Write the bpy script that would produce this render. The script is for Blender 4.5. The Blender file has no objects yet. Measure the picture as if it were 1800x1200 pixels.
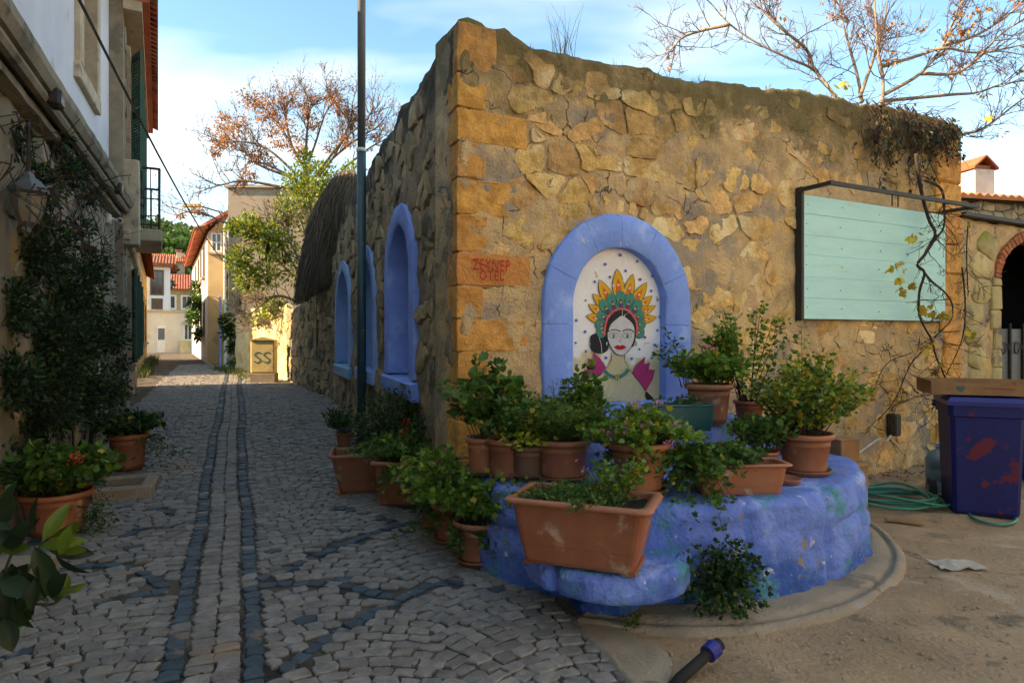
import bpy, bmesh, math, random
import numpy as np
from mathutils import Vector, Matrix, noise

R = math.radians
rnd = random.Random(7)
scene = bpy.context.scene
col = scene.collection

# ------------------------------------------------------------------ camera
EYE = 1.6
FPX, CU, CV = 1150.0, 900.0, 590.0        # focal length and principal point in photograph pixels
cd = bpy.data.cameras.new('camera')
cam = bpy.data.objects.new('camera', cd)
col.objects.link(cam)
cam.location = (0, 0, EYE)
cam.rotation_euler = (R(90), 0, 0)
cd.sensor_width = 36.0
cd.lens = FPX / 1800 * 36
cd.shift_y = -10 / 1800
cd.clip_start = 0.05
cd.clip_end = 3000
scene.camera = cam

# ------------------------------------------------------------------ sky and sun
SUN_AZ = math.atan2(-0.98, -0.26)          # direction towards the sun in plan: (sin, cos) = (x, y)
SUN_EL = R(29)
sun_vec = Vector((math.sin(SUN_AZ) * math.cos(SUN_EL), math.cos(SUN_AZ) * math.cos(SUN_EL), math.sin(SUN_EL)))
world = bpy.data.worlds.new('World')
scene.world = world
world.use_nodes = True
nt = world.node_tree
nt.nodes.clear()
def wn(t, **k):
    n = nt.nodes.new(t)
    for a, b in k.items():
        setattr(n, a, b)
    return n
out = wn('ShaderNodeOutputWorld')
bg = wn('ShaderNodeBackground')
bg.inputs['Strength'].default_value = 0.15
sky = wn('ShaderNodeTexSky', sky_type='NISHITA')
sky.sun_disc = False
sky.sun_elevation = SUN_EL
sky.sun_rotation = SUN_AZ
sky.air_density = 1.0
sky.dust_density = 0.3
sky.ozone_density = 3.5
tcw = wn('ShaderNodeTexCoord')
sep = wn('ShaderNodeSeparateXYZ')
nt.links.new(tcw.outputs['Generated'], sep.inputs[0])
dz = wn('ShaderNodeMath', operation='MAXIMUM')
nt.links.new(sep.outputs['Z'], dz.inputs[0]); dz.inputs[1].default_value = 0.0
dz2 = wn('ShaderNodeMath', operation='ADD')
nt.links.new(dz.outputs[0], dz2.inputs[0]); dz2.inputs[1].default_value = 0.16
px = wn('ShaderNodeMath', operation='DIVIDE'); py = wn('ShaderNodeMath', operation='DIVIDE')
nt.links.new(sep.outputs['X'], px.inputs[0]); nt.links.new(dz2.outputs[0], px.inputs[1])
nt.links.new(sep.outputs['Y'], py.inputs[0]); nt.links.new(dz2.outputs[0], py.inputs[1])
cmb = wn('ShaderNodeCombineXYZ')
nt.links.new(px.outputs[0], cmb.inputs[0]); nt.links.new(py.outputs[0], cmb.inputs[1])
mp = wn('ShaderNodeMapping')
mp.inputs['Rotation'].default_value = (0, 0, R(20))
mp.inputs['Scale'].default_value = (0.55, 1.15, 1)
mp.inputs['Location'].default_value = (3.9, 1.3, 0)
nt.links.new(cmb.outputs[0], mp.inputs[0])
cn = wn('ShaderNodeTexNoise')
cn.inputs['Scale'].default_value = 1.35; cn.inputs['Detail'].default_value = 4
cn.inputs['Roughness'].default_value = 0.5; cn.inputs['Distortion'].default_value = 0.0
nt.links.new(mp.outputs[0], cn.inputs['Vector'])
cr = wn('ShaderNodeValToRGB')
cr.color_ramp.elements[0].position = 0.47; cr.color_ramp.elements[0].color = (0.0, 0.0, 0.0, 1)
cr.color_ramp.elements[1].position = 0.74; cr.color_ramp.elements[1].color = (0.9, 0.9, 0.9, 1)
nt.links.new(cn.outputs['Fac'], cr.inputs[0])
hz = wn('ShaderNodeMapRange')              # thicker veil of cloud low over the horizon, all round
hz.inputs['From Min'].default_value = 0.0; hz.inputs['From Max'].default_value = 0.36
hz.inputs['To Min'].default_value = 0.32; hz.inputs['To Max'].default_value = 0.0
nt.links.new(dz.outputs[0], hz.inputs['Value'])
mx0 = wn('ShaderNodeMath', operation='MAXIMUM')
nt.links.new(cr.outputs[0], mx0.inputs[0]); nt.links.new(hz.outputs[0], mx0.inputs[1])
mix = wn('ShaderNodeMix', data_type='RGBA')
nt.links.new(mx0.outputs[0], mix.inputs['Factor'])
hsv = wn('ShaderNodeHueSaturation'); hsv.inputs['Saturation'].default_value = 1.15; hsv.inputs['Hue'].default_value = 0.485
nt.links.new(sky.outputs[0], hsv.inputs['Color'])
nt.links.new(hsv.outputs[0], mix.inputs['A'])
mix.inputs['B'].default_value = (3.5, 4.5, 5.0, 1)
nt.links.new(mix.outputs['Result'], bg.inputs['Color'])
nt.links.new(bg.outputs[0], out.inputs[0])

sd = bpy.data.lights.new('sun', 'SUN')
sun = bpy.data.objects.new('sun', sd)
col.objects.link(sun)
sd.energy = 5.0
sd.angle = R(0.5)
sd.color = (1.0, 0.86, 0.62)
sun.rotation_euler = sun_vec.to_track_quat('Z', 'Y').to_euler()
sun.location = (0, 0, 30)

vs = scene.view_settings
vs.view_transform = 'Standard'
vs.look = 'None'
vs.gamma = 1
vs.exposure = 1.46
vs.use_white_balance = True
vs.white_balance_temperature = 8600
vs.white_balance_tint = 22
vs.use_curve_mapping = False
scene.render.engine = 'CYCLES'
scene.cycles.max_bounces = 4
scene.cycles.transparent_max_bounces = 8
scene.cycles.use_adaptive_sampling = True
scene.cycles.adaptive_threshold = 0.03

# ------------------------------------------------------------------ pixel helpers and terrain
def sstep(a, b, x):
    t = np.clip((np.asarray(x, float) - a) / (b - a), 0, 1)
    return t * t * (3 - 2 * t)
def gz(x, y):
    """height of the terrain: the lane climbs a little past the house, the yard on the right is level"""
    rise = 0.27 * sstep(6, 13, y) + 0.12 * sstep(13, 24, y)
    return rise * sstep(0.9, -0.7, x)
def gzf(x, y): return float(gz(x, y))
def ray(u, v): return ((u - CU) / FPX, 1.0, (CV - v) / FPX)
def at(u, v, d):
    r = ray(u, v); return Vector((r[0] * d, d, EYE + r[2] * d))
def onz(u, v, h=0.0):
    r = ray(u, v); t = (h - EYE) / r[2]; return Vector((r[0] * t, t, h))
def onground(u, v):
    h = 0.0
    for _ in range(25):
        p = onz(u, v, h); h = 0.5 * h + 0.5 * gzf(p.x, p.y)
    return Vector((p.x, p.y, gzf(p.x, p.y)))

class Frame:
    """a wall's own axes: x along the face (left to right as seen), y into the wall, z up"""
    def __init__(s, o, d):
        s.o = np.array(o[:2], float); d = np.array(d, float); s.e = d / np.linalg.norm(d)
        s.n = np.array((-s.e[1], s.e[0]))
    def __call__(s, x, y, z):
        p = s.o + s.e * x + s.n * y
        return (p[0], p[1], z)
    def arr(s, A):
        A = np.asarray(A, float)
        P = s.o + A[:, :1] * s.e + A[:, 1:2] * s.n
        return np.column_stack((P, A[:, 2]))
    def hit(s, u, v, y=0.0):
        r = ray(u, v); r2 = np.array(r[:2])
        t = (s.o @ s.n + y) / (r2 @ s.n)
        return float((t * r2 - s.o) @ s.e), EYE + t * r[2]
    def s_at(s, u, y=0.0): return s.hit(u, 590, y)[0]

# ------------------------------------------------------------------ object helpers
WLOC = {}
def tag(o, label=None, cat=None, group=None, kind=None):
    if label: o['label'] = label
    if cat: o['category'] = cat
    if group: o['group'] = group
    if kind: o['kind'] = kind
    return o
def thing(name, loc, label, cat, group=None, kind=None):
    o = bpy.data.objects.new(name, None)
    o.empty_display_size = 0.1
    col.objects.link(o)
    o.location = loc
    WLOC[o.name] = Vector(loc)
    return tag(o, label, cat, group, kind)
def link(o, parent, loc):
    col.objects.link(o)
    o.location = loc
    WLOC[o.name] = Vector(loc)
    if parent is not None:
        o.parent = parent
        o.matrix_parent_inverse = Matrix.Translation(-WLOC[parent.name])
def build(name, V, F, mat, parent=None, smooth=False, label=None, cat=None, group=None, kind=None, mi=None, sharp=None):
    V = np.asarray(V, float).reshape(-1, 3)
    lo, hi = V.min(0), V.max(0)
    o0 = np.array(((lo[0] + hi[0]) / 2, (lo[1] + hi[1]) / 2, lo[2]))
    me = bpy.data.meshes.new(name)
    me.from_pydata((V - o0).tolist(), [], F if isinstance(F, list) else F.tolist())
    for m in (mat if isinstance(mat, (list, tuple)) else [mat]):
        me.materials.append(m)
    if mi is not None:
        me.polygons.foreach_set('material_index', np.asarray(mi, np.int32))
    if smooth:
        me.polygons.foreach_set('use_smooth', np.ones(len(me.polygons), bool))
    if sharp: me.set_sharp_from_angle(angle=R(sharp))
    me.update()
    o = bpy.data.objects.new(name, me)
    link(o, parent, Vector(o0))
    return tag(o, label, cat, group, kind)

class Geo:
    """collects shapes in world space; build() links them as one mesh"""
    def __init__(s): s.V = []; s.F = []; s.mi = []; s.m = 0
    def add(s, V, F):
        b = len(s.V)
        s.V.extend([tuple(v) for v in V]); s.F.extend([tuple(i + b for i in f) for f in F]); s.mi.extend([s.m] * len(F))
    def hexa(s, P):                        # eight corners: bottom ring then top ring
        s.add(P, [(3, 2, 1, 0), (4, 5, 6, 7), (0, 1, 5, 4), (1, 2, 6, 5), (2, 3, 7, 6), (3, 0, 4, 7)])
    def box(s, x0, x1, y0, y1, z0, z1, fr=None):
        f = fr or (lambda x, y, z: (x, y, z))
        s.hexa([f(x0, y0, z0), f(x1, y0, z0), f(x1, y1, z0), f(x0, y1, z0), f(x0, y0, z1), f(x1, y0, z1), f(x1, y1, z1), f(x0, y1, z1)])
    def bevbox(s, x0, x1, y0, y1, z0, z1, b, fr=None, jit=0.0):
        f = fr or (lambda x, y, z: (x, y, z))
        bm = bmesh.new()
        vs_ = [bm.verts.new((x0, y0, z0)), bm.verts.new((x1, y0, z0)), bm.verts.new((x1, y1, z0)), bm.verts.new((x0, y1, z0)),
               bm.verts.new((x0, y0, z1)), bm.verts.new((x1, y0, z1)), bm.verts.new((x1, y1, z1)), bm.verts.new((x0, y1, z1))]
        for q in [(3, 2, 1, 0), (4, 5, 6, 7), (0, 1, 5, 4), (1, 2, 6, 5), (2, 3, 7, 6), (3, 0, 4, 7)]:
            bm.faces.new([vs_[i] for i in q])
        bmesh.ops.bevel(bm, geom=bm.edges[:], offset=b, segments=1, affect='EDGES', profile=0.5)
        bm.verts.index_update()
        V = [f(v.co.x + rnd.uniform(-jit, jit), v.co.y + rnd.uniform(-jit, jit), v.co.z + rnd.uniform(-jit, jit)) for v in bm.verts]
        F = [[v.index for v in q.verts] for q in bm.faces]
        bm.free()
        s.add(V, F)
    def tube(s, pts, rad, n=6, cap=True):
        pts = [Vector(p) for p in pts]
        if not hasattr(rad, '__len__'): rad = [rad] * len(pts)
        b = len(s.V); up = Vector((0.13, 0.21, 1)).normalized()
        for i, p in enumerate(pts):
            t = (pts[min(i + 1, len(pts) - 1)] - pts[max(i - 1, 0)])
            if t.length < 1e-9: t = Vector((0, 0, 1))
            t.normalize()
            a = t.cross(up)
            if a.length < 0.05: a = t.cross(Vector((1, 0, 0)))
            a.normalize(); c = t.cross(a)
            for k in range(n):
                w = 2 * math.pi * k / n
                q = p + (a * math.cos(w) + c * math.sin(w)) * rad[i]
                s.V.append(tuple(q))
        for i in range(len(pts) - 1):
            for k in range(n):
                k2 = (k + 1) % n
                s.F.append((b + i * n + k, b + i * n + k2, b + (i + 1) * n + k2, b + (i + 1) * n + k)); s.mi.append(s.m)
        if cap:
            s.F.append(tuple(b + k for k in range(n))[::-1]); s.mi.append(s.m)
            e = b + (len(pts) - 1) * n
            s.F.append(tuple(e + k for k in range(n))); s.mi.append(s.m)
    def lathe(s, prof, c, n=28):           # prof: (radius, z) going up
        b = len(s.V)
        for r, z in prof:
            for k in range(n):
                w = 2 * math.pi * k / n
                s.V.append((c[0] + r * math.cos(w), c[1] + r * math.sin(w), c[2] + z))
        for i in range(len(prof) - 1):
            for k in range(n):
                k2 = (k + 1) % n
                s.F.append((b + i * n + k, b + i * n + k2, b + (i + 1) * n + k2, b + (i + 1) * n + k)); s.mi.append(s.m)
    def disc(s, c, r, n=20, nrm=None):
        b = len(s.V)
        for k in range(n):
            w = 2 * math.pi * k / n; s.V.append((c[0] + r * math.cos(w), c[1] + r * math.sin(w), c[2]))
        s.F.append(tuple(range(b, b + n))); s.mi.append(s.m)
    def build(s, name, mat, parent=None, **k):
        return build(name, s.V, s.F, mat, parent, mi=s.mi, **k)

def curve(pts, n=8):
    """Catmull-Rom through the points"""
    P = [np.array(p, float) for p in pts]
    if len(P) < 3: return [tuple(P[0] + (P[-1] - P[0]) * i / n) for i in range(n + 1)]
    P = [2 * P[0] - P[1]] + P + [2 * P[-1] - P[-2]]
    o = []
    for i in range(1, len(P) - 2):
        for k in range(n):
            t = k / n
            o.append(tuple(0.5 * ((2 * P[i]) + (P[i + 1] - P[i - 1]) * t + (2 * P[i - 1] - 5 * P[i] + 4 * P[i + 1] - P[i + 2]) * t * t
                                  + (3 * P[i] - P[i - 1] - 3 * P[i + 1] + P[i + 2]) * t ** 3)))
    o.append(tuple(P[-2]))
    return o
def nz(p, sc, oct=3, seed=0.0):
    return noise.fractal(Vector((p[0] * sc + seed, p[1] * sc - seed, p[2] * sc + 3.1 * seed)), 0.8, 2.1, oct)

# ------------------------------------------------------------------ materials
def M(name, c, c2=None, rough=0.85, sc=5.0, mid=0.5, wid=0.22, bump=0.25, bsc=35.0, bdist=0.012, isl=0.0, hue=0.0, stains=(), metal=0.0, spec=0.35,
      trans=0.0, alpha=None, pits=0.0, coat=0.0, emit=None, stretch=None, cracks=None, lump=0.0):
    m = bpy.data.materials.new(name)
    m.use_nodes = True
    t = m.node_tree; N = t.nodes; L = t.links
    b = N['Principled BSDF']
    b.inputs['Roughness'].default_value = rough
    b.inputs['Metallic'].default_value = metal
    b.inputs['Specular IOR Level'].default_value = spec
    if coat: b.inputs['Coat Weight'].default_value = coat; b.inputs['Coat Roughness'].default_value = 0.15
    geo = N.new('ShaderNodeNewGeometry')
    vec = geo.outputs['Position']
    if stretch:
        mpn = N.new('ShaderNodeMapping'); mpn.inputs['Scale'].default_value = stretch
        L.new(vec, mpn.inputs[0]); vec = mpn.outputs[0]
    def noi(scale, detail=5, rough_=0.6, dist=0.0):
        n = N.new('ShaderNodeTexNoise'); n.inputs['Scale'].default_value = scale; n.inputs['Detail'].default_value = detail
        n.inputs['Roughness'].default_value = rough_; n.inputs['Distortion'].default_value = dist
        L.new(vec, n.inputs['Vector']); return n.outputs['Fac']
    def ramp(src, a, bb):
        n = N.new('ShaderNodeMapRange'); n.inputs['From Min'].default_value = a; n.inputs['From Max'].default_value = bb
        n.interpolation_type = 'SMOOTHSTEP'
        L.new(src, n.inputs['Value']); return n.outputs[0]
    def mixc(f, A, B, mode='MIX'):
        n = N.new('ShaderNodeMix'); n.data_type = 'RGBA'; n.blend_type = mode
        if isinstance(f, float): n.inputs['Factor'].default_value = f
        else: L.new(f, n.inputs['Factor'])
        for k, x in (('A', A), ('B', B)):
            if isinstance(x, tuple): n.inputs[k].default_value = (*x, 1)
            else: L.new(x, n.inputs[k])
        return n.outputs['Result']
    c2 = c2 or tuple(x * 0.62 for x in c)
    colr = mixc(ramp(noi(sc, 4, 0.62), mid - wid, mid + wid), c2, c)
    fine = noi(bsc, 3, 0.65) if bump else None
    for st in stains:                     # (colour, scale, lo, hi, [zlo, zhi])
        f = ramp(noi(st[1], 4, 0.6, 0.0), st[2], st[3])
        if len(st) > 4:
            N.remove(f.node)
            s_ = N.new('ShaderNodeSeparateXYZ'); L.new(geo.outputs['Position'], s_.inputs[0])
            zr = N.new('ShaderNodeMapRange'); zr.inputs['From Min'].default_value = st[4]; zr.inputs['From Max'].default_value = st[5]
            L.new(s_.outputs['Z'], zr.inputs['Value'])
            ad = N.new('ShaderNodeMath'); ad.operation = 'ADD'; L.new(noi(st[1], 4, 0.62, 0.0), ad.inputs[0]); L.new(zr.outputs[0], ad.inputs[1])
            f = ramp(ad.outputs[0], st[2] + 0.5, st[3] + 0.5)
        colr = mixc(f, colr, st[0])
    if pits:
        vz = N.new('ShaderNodeTexVoronoi'); vz.inputs['Scale'].default_value = 55; L.new(vec, vz.inputs['Vector'])
        pm = N.new('ShaderNodeMath'); pm.operation = 'MULTIPLY'
        L.new(ramp(vz.outputs['Distance'], 0.28, 0.12), pm.inputs[0]); L.new(ramp(noi(9, 3), 0.5, 0.62), pm.inputs[1])
        colr = mixc(pm.outputs[0], colr, tuple(x * 0.3 for x in c))
    if cracks:
        wn_ = N.new('ShaderNodeTexNoise'); wn_.inputs['Scale'].default_value = 6.0; wn_.inputs['Detail'].default_value = 3; L.new(vec, wn_.inputs['Vector'])
        wa = N.new('ShaderNodeVectorMath'); wa.operation = 'MULTIPLY_ADD'; wa.inputs[1].default_value = (0.22, 0.22, 0.22); L.new(wn_.outputs['Color'], wa.inputs[0]); L.new(vec, wa.inputs[2])
        ve = N.new('ShaderNodeTexVoronoi'); ve.feature = 'DISTANCE_TO_EDGE'; ve.inputs['Scale'].default_value = cracks[0]; L.new(wa.outputs[0], ve.inputs['Vector'])
        cm = N.new('ShaderNodeMath'); cm.operation = 'MULTIPLY'
        L.new(ramp(ve.outputs['Distance'], cracks[1], cracks[1] * 0.25), cm.inputs[0]); L.new(ramp(noi(1.9, 3), 0.50, 0.60), cm.inputs[1])
        colr = mixc(cm.outputs[0], colr, tuple(x * 0.22 for x in c))
    if isl or hue:
        oi = N.new('ShaderNodeObjectInfo')
        ad = N.new('ShaderNodeMath'); ad.operation = 'ADD'; L.new(oi.outputs['Random'], ad.inputs[0]); L.new(geo.outputs['Random Per Island'], ad.inputs[1])
        fr = N.new('ShaderNodeMath'); fr.operation = 'FRACT'; L.new(ad.outputs[0], fr.inputs[0])
        hs = N.new('ShaderNodeHueSaturation'); L.new(colr, hs.inputs['Color'])
        vr = N.new('ShaderNodeMapRange'); vr.inputs['To Min'].default_value = 1 - isl; vr.inputs['To Max'].default_value = 1 + isl
        L.new(fr.outputs[0], vr.inputs['Value']); L.new(vr.outputs[0], hs.inputs['Value'])
        if hue:
            m7 = N.new('ShaderNodeMath'); m7.operation = 'MULTIPLY'; m7.inputs[1].default_value = 7.31; L.new(fr.outputs[0], m7.inputs[0])
            f7 = N.new('ShaderNodeMath'); f7.operation = 'FRACT'; L.new(m7.outputs[0], f7.inputs[0])
            hr = N.new('ShaderNodeMapRange'); hr.inputs['To Min'].default_value = 0.5 - hue; hr.inputs['To Max'].default_value = 0.5 + hue
            L.new(f7.outputs[0], hr.inputs['Value']); L.new(hr.outputs[0], hs.inputs['Hue'])
        colr = hs.outputs['Color']
    L.new(colr, b.inputs['Base Color'])
    if bump:
        bn = N.new('ShaderNodeBump'); bn.inputs['Strength'].default_value = bump; bn.inputs['Distance'].default_value = bdist
        hsum = fine
        if pits:
            sb = N.new('ShaderNodeMath'); sb.operation = 'SUBTRACT'; L.new(fine, sb.inputs[0]); L.new(pm.outputs[0], sb.inputs[1]); hsum = sb.outputs[0]
        if lump:
            lm = N.new('ShaderNodeMath'); lm.operation = 'MULTIPLY_ADD'; lm.inputs[1].default_value = lump; L.new(noi(bsc * 0.3, 2, 0.6), lm.inputs[0]); L.new(hsum, lm.inputs[2]); hsum = lm.outputs[0]
        if cracks:
            sb = N.new('ShaderNodeMath'); sb.operation = 'SUBTRACT'; L.new(hsum, sb.inputs[0]); L.new(cm.outputs[0], sb.inputs[1]); hsum = sb.outputs[0]
        L.new(hsum, bn.inputs['Height']); L.new(bn.outputs[0], b.inputs['Normal'])
    if trans:
        tr = N.new('ShaderNodeBsdfTranslucent'); L.new(colr, tr.inputs['Color'])
        mxs = N.new('ShaderNodeMixShader'); mxs.inputs[0].default_value = trans
        L.new(b.outputs[0], mxs.inputs[1]); L.new(tr.outputs[0], mxs.inputs[2]); L.new(mxs.outputs[0], N['Material Output'].inputs[0])
    if emit:
        b.inputs['Emission Color'].default_value = (*emit[0], 1); b.inputs['Emission Strength'].default_value = emit[1]
    return m

MT = {}
MT['ochre'] = M('ochre_stone', (0.76, 0.48, 0.185), (0.47, 0.27, 0.09), sc=9, wid=0.17, lump=1.8, bump=0.8, bsc=55, isl=0.24, hue=0.010, pits=1.0, bdist=0.016, 
                stains=[((0.74, 0.58, 0.32), 2.2, 0.50, 0.66), ((0.20, 0.145, 0.055), 2.8, 0.24, 0.80, 2.8, 4.7)])
MT['quoin'] = M('corner_stone', (0.78, 0.395, 0.105), (0.52, 0.235, 0.055), sc=8, wid=0.17, lump=1.8, bump=0.8, bsc=60, isl=0.10, hue=0.005, pits=1.0, bdist=0.014,
                stains=[((0.40, 0.29, 0.16), 3, 0.58, 0.7), ((0.20, 0.15, 0.075), 3.5, 0.36, 0.8, 3.0, 4.8)])
MT['redquoin'] = M('reddish_corner_stone', (0.66, 0.25, 0.075), (0.58, 0.27, 0.075), sc=4, lump=1.8, bump=0.8, bsc=60, pits=1.0, bdist=0.014)
MT['mortar'] = M('mortar', (0.66, 0.45, 0.22), (0.46, 0.32, 0.175), sc=4.5, wid=0.17, lump=1.8, bump=0.9, bsc=38, bdist=0.018, pits=0.6, cracks=(3.4, 0.022),
                 stains=[((0.34, 0.275, 0.205), 1.5, 0.52, 0.63), ((0.70, 0.49, 0.20), 1.3, 0.56, 0.70), ((0.15, 0.115, 0.045), 2.8, 0.22, 0.74, 2.7, 4.6)])
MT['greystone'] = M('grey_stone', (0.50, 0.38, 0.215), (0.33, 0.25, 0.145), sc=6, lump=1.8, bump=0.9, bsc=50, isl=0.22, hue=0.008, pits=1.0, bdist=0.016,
                    stains=[((0.15, 0.13, 0.09), 2.0, 0.5, 0.64)])  # greyer than the ochre: dirt and lane-face shade both put into the colour
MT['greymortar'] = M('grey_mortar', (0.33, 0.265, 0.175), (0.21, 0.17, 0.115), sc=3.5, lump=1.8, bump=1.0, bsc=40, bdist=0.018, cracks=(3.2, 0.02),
                     stains=[((0.38, 0.27, 0.14), 1.2, 0.55, 0.7), ((0.075, 0.07, 0.05), 2.2, 0.46, 0.66, 2.4, 4.6)])  # lane-face mortar, with its dirt and shade mixed into the base colour
MT['blue'] = M('periwinkle_paint', (0.20, 0.365, 0.84), (0.16, 0.305, 0.77), sc=4, bump=0.45, bsc=34, rough=0.75, isl=0.04, bdist=0.014,
               stains=[((0.30, 0.47, 0.86), 3, 0.56, 0.72), ((0.60, 0.60, 0.58), 9, 0.70, 0.74), ((0.17, 0.19, 0.42), 4.5, 0.66, 0.74)])
MT['lightblue'] = M('pale_blue_paint', (0.24, 0.43, 0.78), (0.19, 0.36, 0.68), sc=4, bump=0.35, bsc=40, rough=0.7)
MT['tealblue'] = M('teal_blue_paint', (0.14, 0.43, 0.60), (0.14, 0.35, 0.60), sc=2.2, bump=0.4, bsc=40, rough=0.7)
MT['platform'] = M('platform_paint', (0.15, 0.26, 0.68), (0.095, 0.18, 0.56), sc=2.6, bump=0.7, bsc=22, bdist=0.03, rough=0.78, spec=0.3,
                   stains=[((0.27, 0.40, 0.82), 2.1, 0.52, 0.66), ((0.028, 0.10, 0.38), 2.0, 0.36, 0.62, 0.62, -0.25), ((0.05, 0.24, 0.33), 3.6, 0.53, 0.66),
                           ((0.44, 0.49, 0.64), 8, 0.65, 0.72), ((0.26, 0.19, 0.10), 6.5, 0.645, 0.69), ((0.08, 0.30, 0.30), 9.5, 0.64, 0.70)])
MT['plaster'] = M('white_plaster', (0.60, 0.62, 0.66), (0.50, 0.53, 0.60), sc=1.2, bump=0.15, bsc=30,
                  stains=[((0.44, 0.43, 0.42), 2.0, 0.62, 0.75)])
MT['panel'] = M('mural_plaster', (0.86, 0.86, 0.83), (0.78, 0.79, 0.78), sc=3, bump=0.35, bsc=22, bdist=0.012,
                stains=[((0.66, 0.55, 0.31), 2.2, 0.56, 0.66, 2.1, 0.9), ((0.60, 0.50, 0.33), 7, 0.66, 0.7)])
MT['terracotta'] = M('terracotta_plastic', (0.33, 0.115, 0.058), (0.26, 0.085, 0.042), sc=5, bump=0.05, rough=0.55, spec=0.35, isl=0.22,
                     stains=[((0.22, 0.10, 0.055), 3, 0.56, 0.72), ((0.46, 0.30, 0.21), 6, 0.57, 0.72), ((0.10, 0.06, 0.035), 5, 0.66, 0.76)])
MT['terra_rim'] = M('terracotta_rim', (0.42, 0.155, 0.08), (0.35, 0.125, 0.062), sc=5, bump=0.05, rough=0.45, spec=0.45)
MT['brownpot'] = M('brown_pot', (0.20, 0.10, 0.06), (0.15, 0.075, 0.045), sc=5, bump=0.1, rough=0.6, stains=[((0.24, 0.17, 0.11), 4, 0.6, 0.7)])
MT['greenplastic'] = M('dark_green_plastic', (0.012, 0.105, 0.088), (0.01, 0.085, 0.07), sc=5, bump=0.03, rough=0.4, spec=0.5)
MT['soil'] = M('soil', (0.045, 0.028, 0.018), (0.02, 0.013, 0.009), sc=30, bump=1.0, bsc=60, bdist=0.02)
MT['pole'] = M('teal_painted_steel', (0.025, 0.085, 0.095), (0.018, 0.065, 0.075), sc=6, rough=0.45, bump=0.06, metal=0.0, spec=0.6,
               stains=[((0.16, 0.19, 0.20), 14, 0.66, 0.70)])
MT['polegrey'] = M('grey_steel', (0.13, 0.15, 0.165), (0.10, 0.12, 0.13), sc=5, rough=0.45, bump=0.05, metal=0.3)
MT['black'] = M('black_iron', (0.022, 0.02, 0.018), (0.035, 0.026, 0.02), sc=9, rough=0.55, bump=0.15)
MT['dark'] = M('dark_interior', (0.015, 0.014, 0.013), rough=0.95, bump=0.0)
MT['shutter'] = M('green_shutter_paint', (0.018, 0.09, 0.065), (0.014, 0.07, 0.05), sc=6, rough=0.55, bump=0.1)
MT['cobble'] = M('cobble_stone', (0.265, 0.25, 0.228), (0.17, 0.16, 0.148), sc=14, bump=0.7, bsc=60, isl=0.20, hue=0.012, bdist=0.012, rough=0.75,
                 stains=[((0.28, 0.225, 0.17), 1.1, 0.56, 0.70)])
MT['cobbledark'] = M('dark_cobble_stone', (0.046, 0.082, 0.108), (0.034, 0.06, 0.08), sc=14, bump=0.55, bsc=70, isl=0.22, bdist=0.008, rough=0.62,
                     stains=[((0.17, 0.15, 0.125), 5.0, 0.58, 0.68)])
MT['bark'] = M('bark', (0.20, 0.155, 0.11), (0.11, 0.085, 0.06), sc=12, bump=0.5, bsc=50)
MT['palebark'] = M('pale_bark', (0.36, 0.28, 0.20), (0.22, 0.16, 0.115), sc=9, bump=0.4, bsc=50)
MT['twig'] = M('red_brown_twig', (0.17, 0.095, 0.06), (0.10, 0.06, 0.04), sc=9, bump=0.2)
MT['vinewood'] = M('vine_wood', (0.062, 0.04, 0.025), (0.035, 0.024, 0.016), sc=16, bump=0.5, bsc=60)
MT['stem'] = M('green_stem', (0.06, 0.085, 0.025), (0.07, 0.06, 0.03), sc=9, bump=0.0)
def leafm(name, c, c2, isl=0.35, hue=0.02, rough=0.5, trans=0.3, spec=0.4):
    return M(name, c, c2, sc=14, rough=rough, bump=0.0, isl=isl, hue=hue, trans=trans, spec=spec)
MT['l_ger'] = leafm('geranium_leaf', (0.10, 0.225, 0.032), (0.062, 0.155, 0.024))
MT['l_bright'] = leafm('bright_leaf', (0.215, 0.335, 0.036), (0.15, 0.255, 0.03))
MT['l_dark'] = leafm('dark_leaf', (0.018, 0.055, 0.018), (0.012, 0.036, 0.014), rough=0.4)
MT['l_deep'] = leafm('deep_green_leaf', (0.07, 0.155, 0.03), (0.045, 0.11, 0.022))
MT['l_yellow'] = leafm('yellow_leaf', (0.56, 0.36, 0.03), (0.36, 0.30, 0.03), hue=0.03)
MT['l_yg'] = leafm('yellow_green_leaf', (0.40, 0.38, 0.04), (0.26, 0.30, 0.035), hue=0.025)
MT['l_orange'] = leafm('orange_seed', (0.50, 0.235, 0.055), (0.34, 0.14, 0.035), hue=0.02)
MT['l_gloss'] = leafm('glossy_leaf', (0.018, 0.05, 0.018), (0.012, 0.034, 0.013), rough=0.5, spec=0.3, trans=0.15)
MT['l_young'] = leafm('young_glossy_leaf', (0.12, 0.20, 0.018), (0.08, 0.15, 0.016), rough=0.45, spec=0.4)
MT['l_dry'] = leafm('dry_leaf', (0.10, 0.06, 0.028), (0.045, 0.03, 0.016))
MT['grass'] = leafm('grass_blade', (0.12, 0.16, 0.03), (0.08, 0.12, 0.025))
MT['drygrass'] = leafm('dry_grass', (0.30, 0.24, 0.11), (0.2, 0.16, 0.07))
MT['f_red'] = M('red_petal', (0.55, 0.012, 0.02), (0.42, 0.01, 0.02), bump=0, rough=0.6, trans=0.2)
MT['f_orange'] = M('orange_petal', (0.72, 0.09, 0.025), (0.6, 0.06, 0.02), bump=0, rough=0.6, trans=0.2)
MT['f_pink'] = M('pink_petal', (0.75, 0.28, 0.30), (0.65, 0.2, 0.25), bump=0, rough=0.6, trans=0.2)
MT['f_mag'] = M('magenta_petal', (0.50, 0.03, 0.22), (0.70, 0.42, 0.52), sc=70, bump=0, rough=0.6, trans=0.2)

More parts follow.
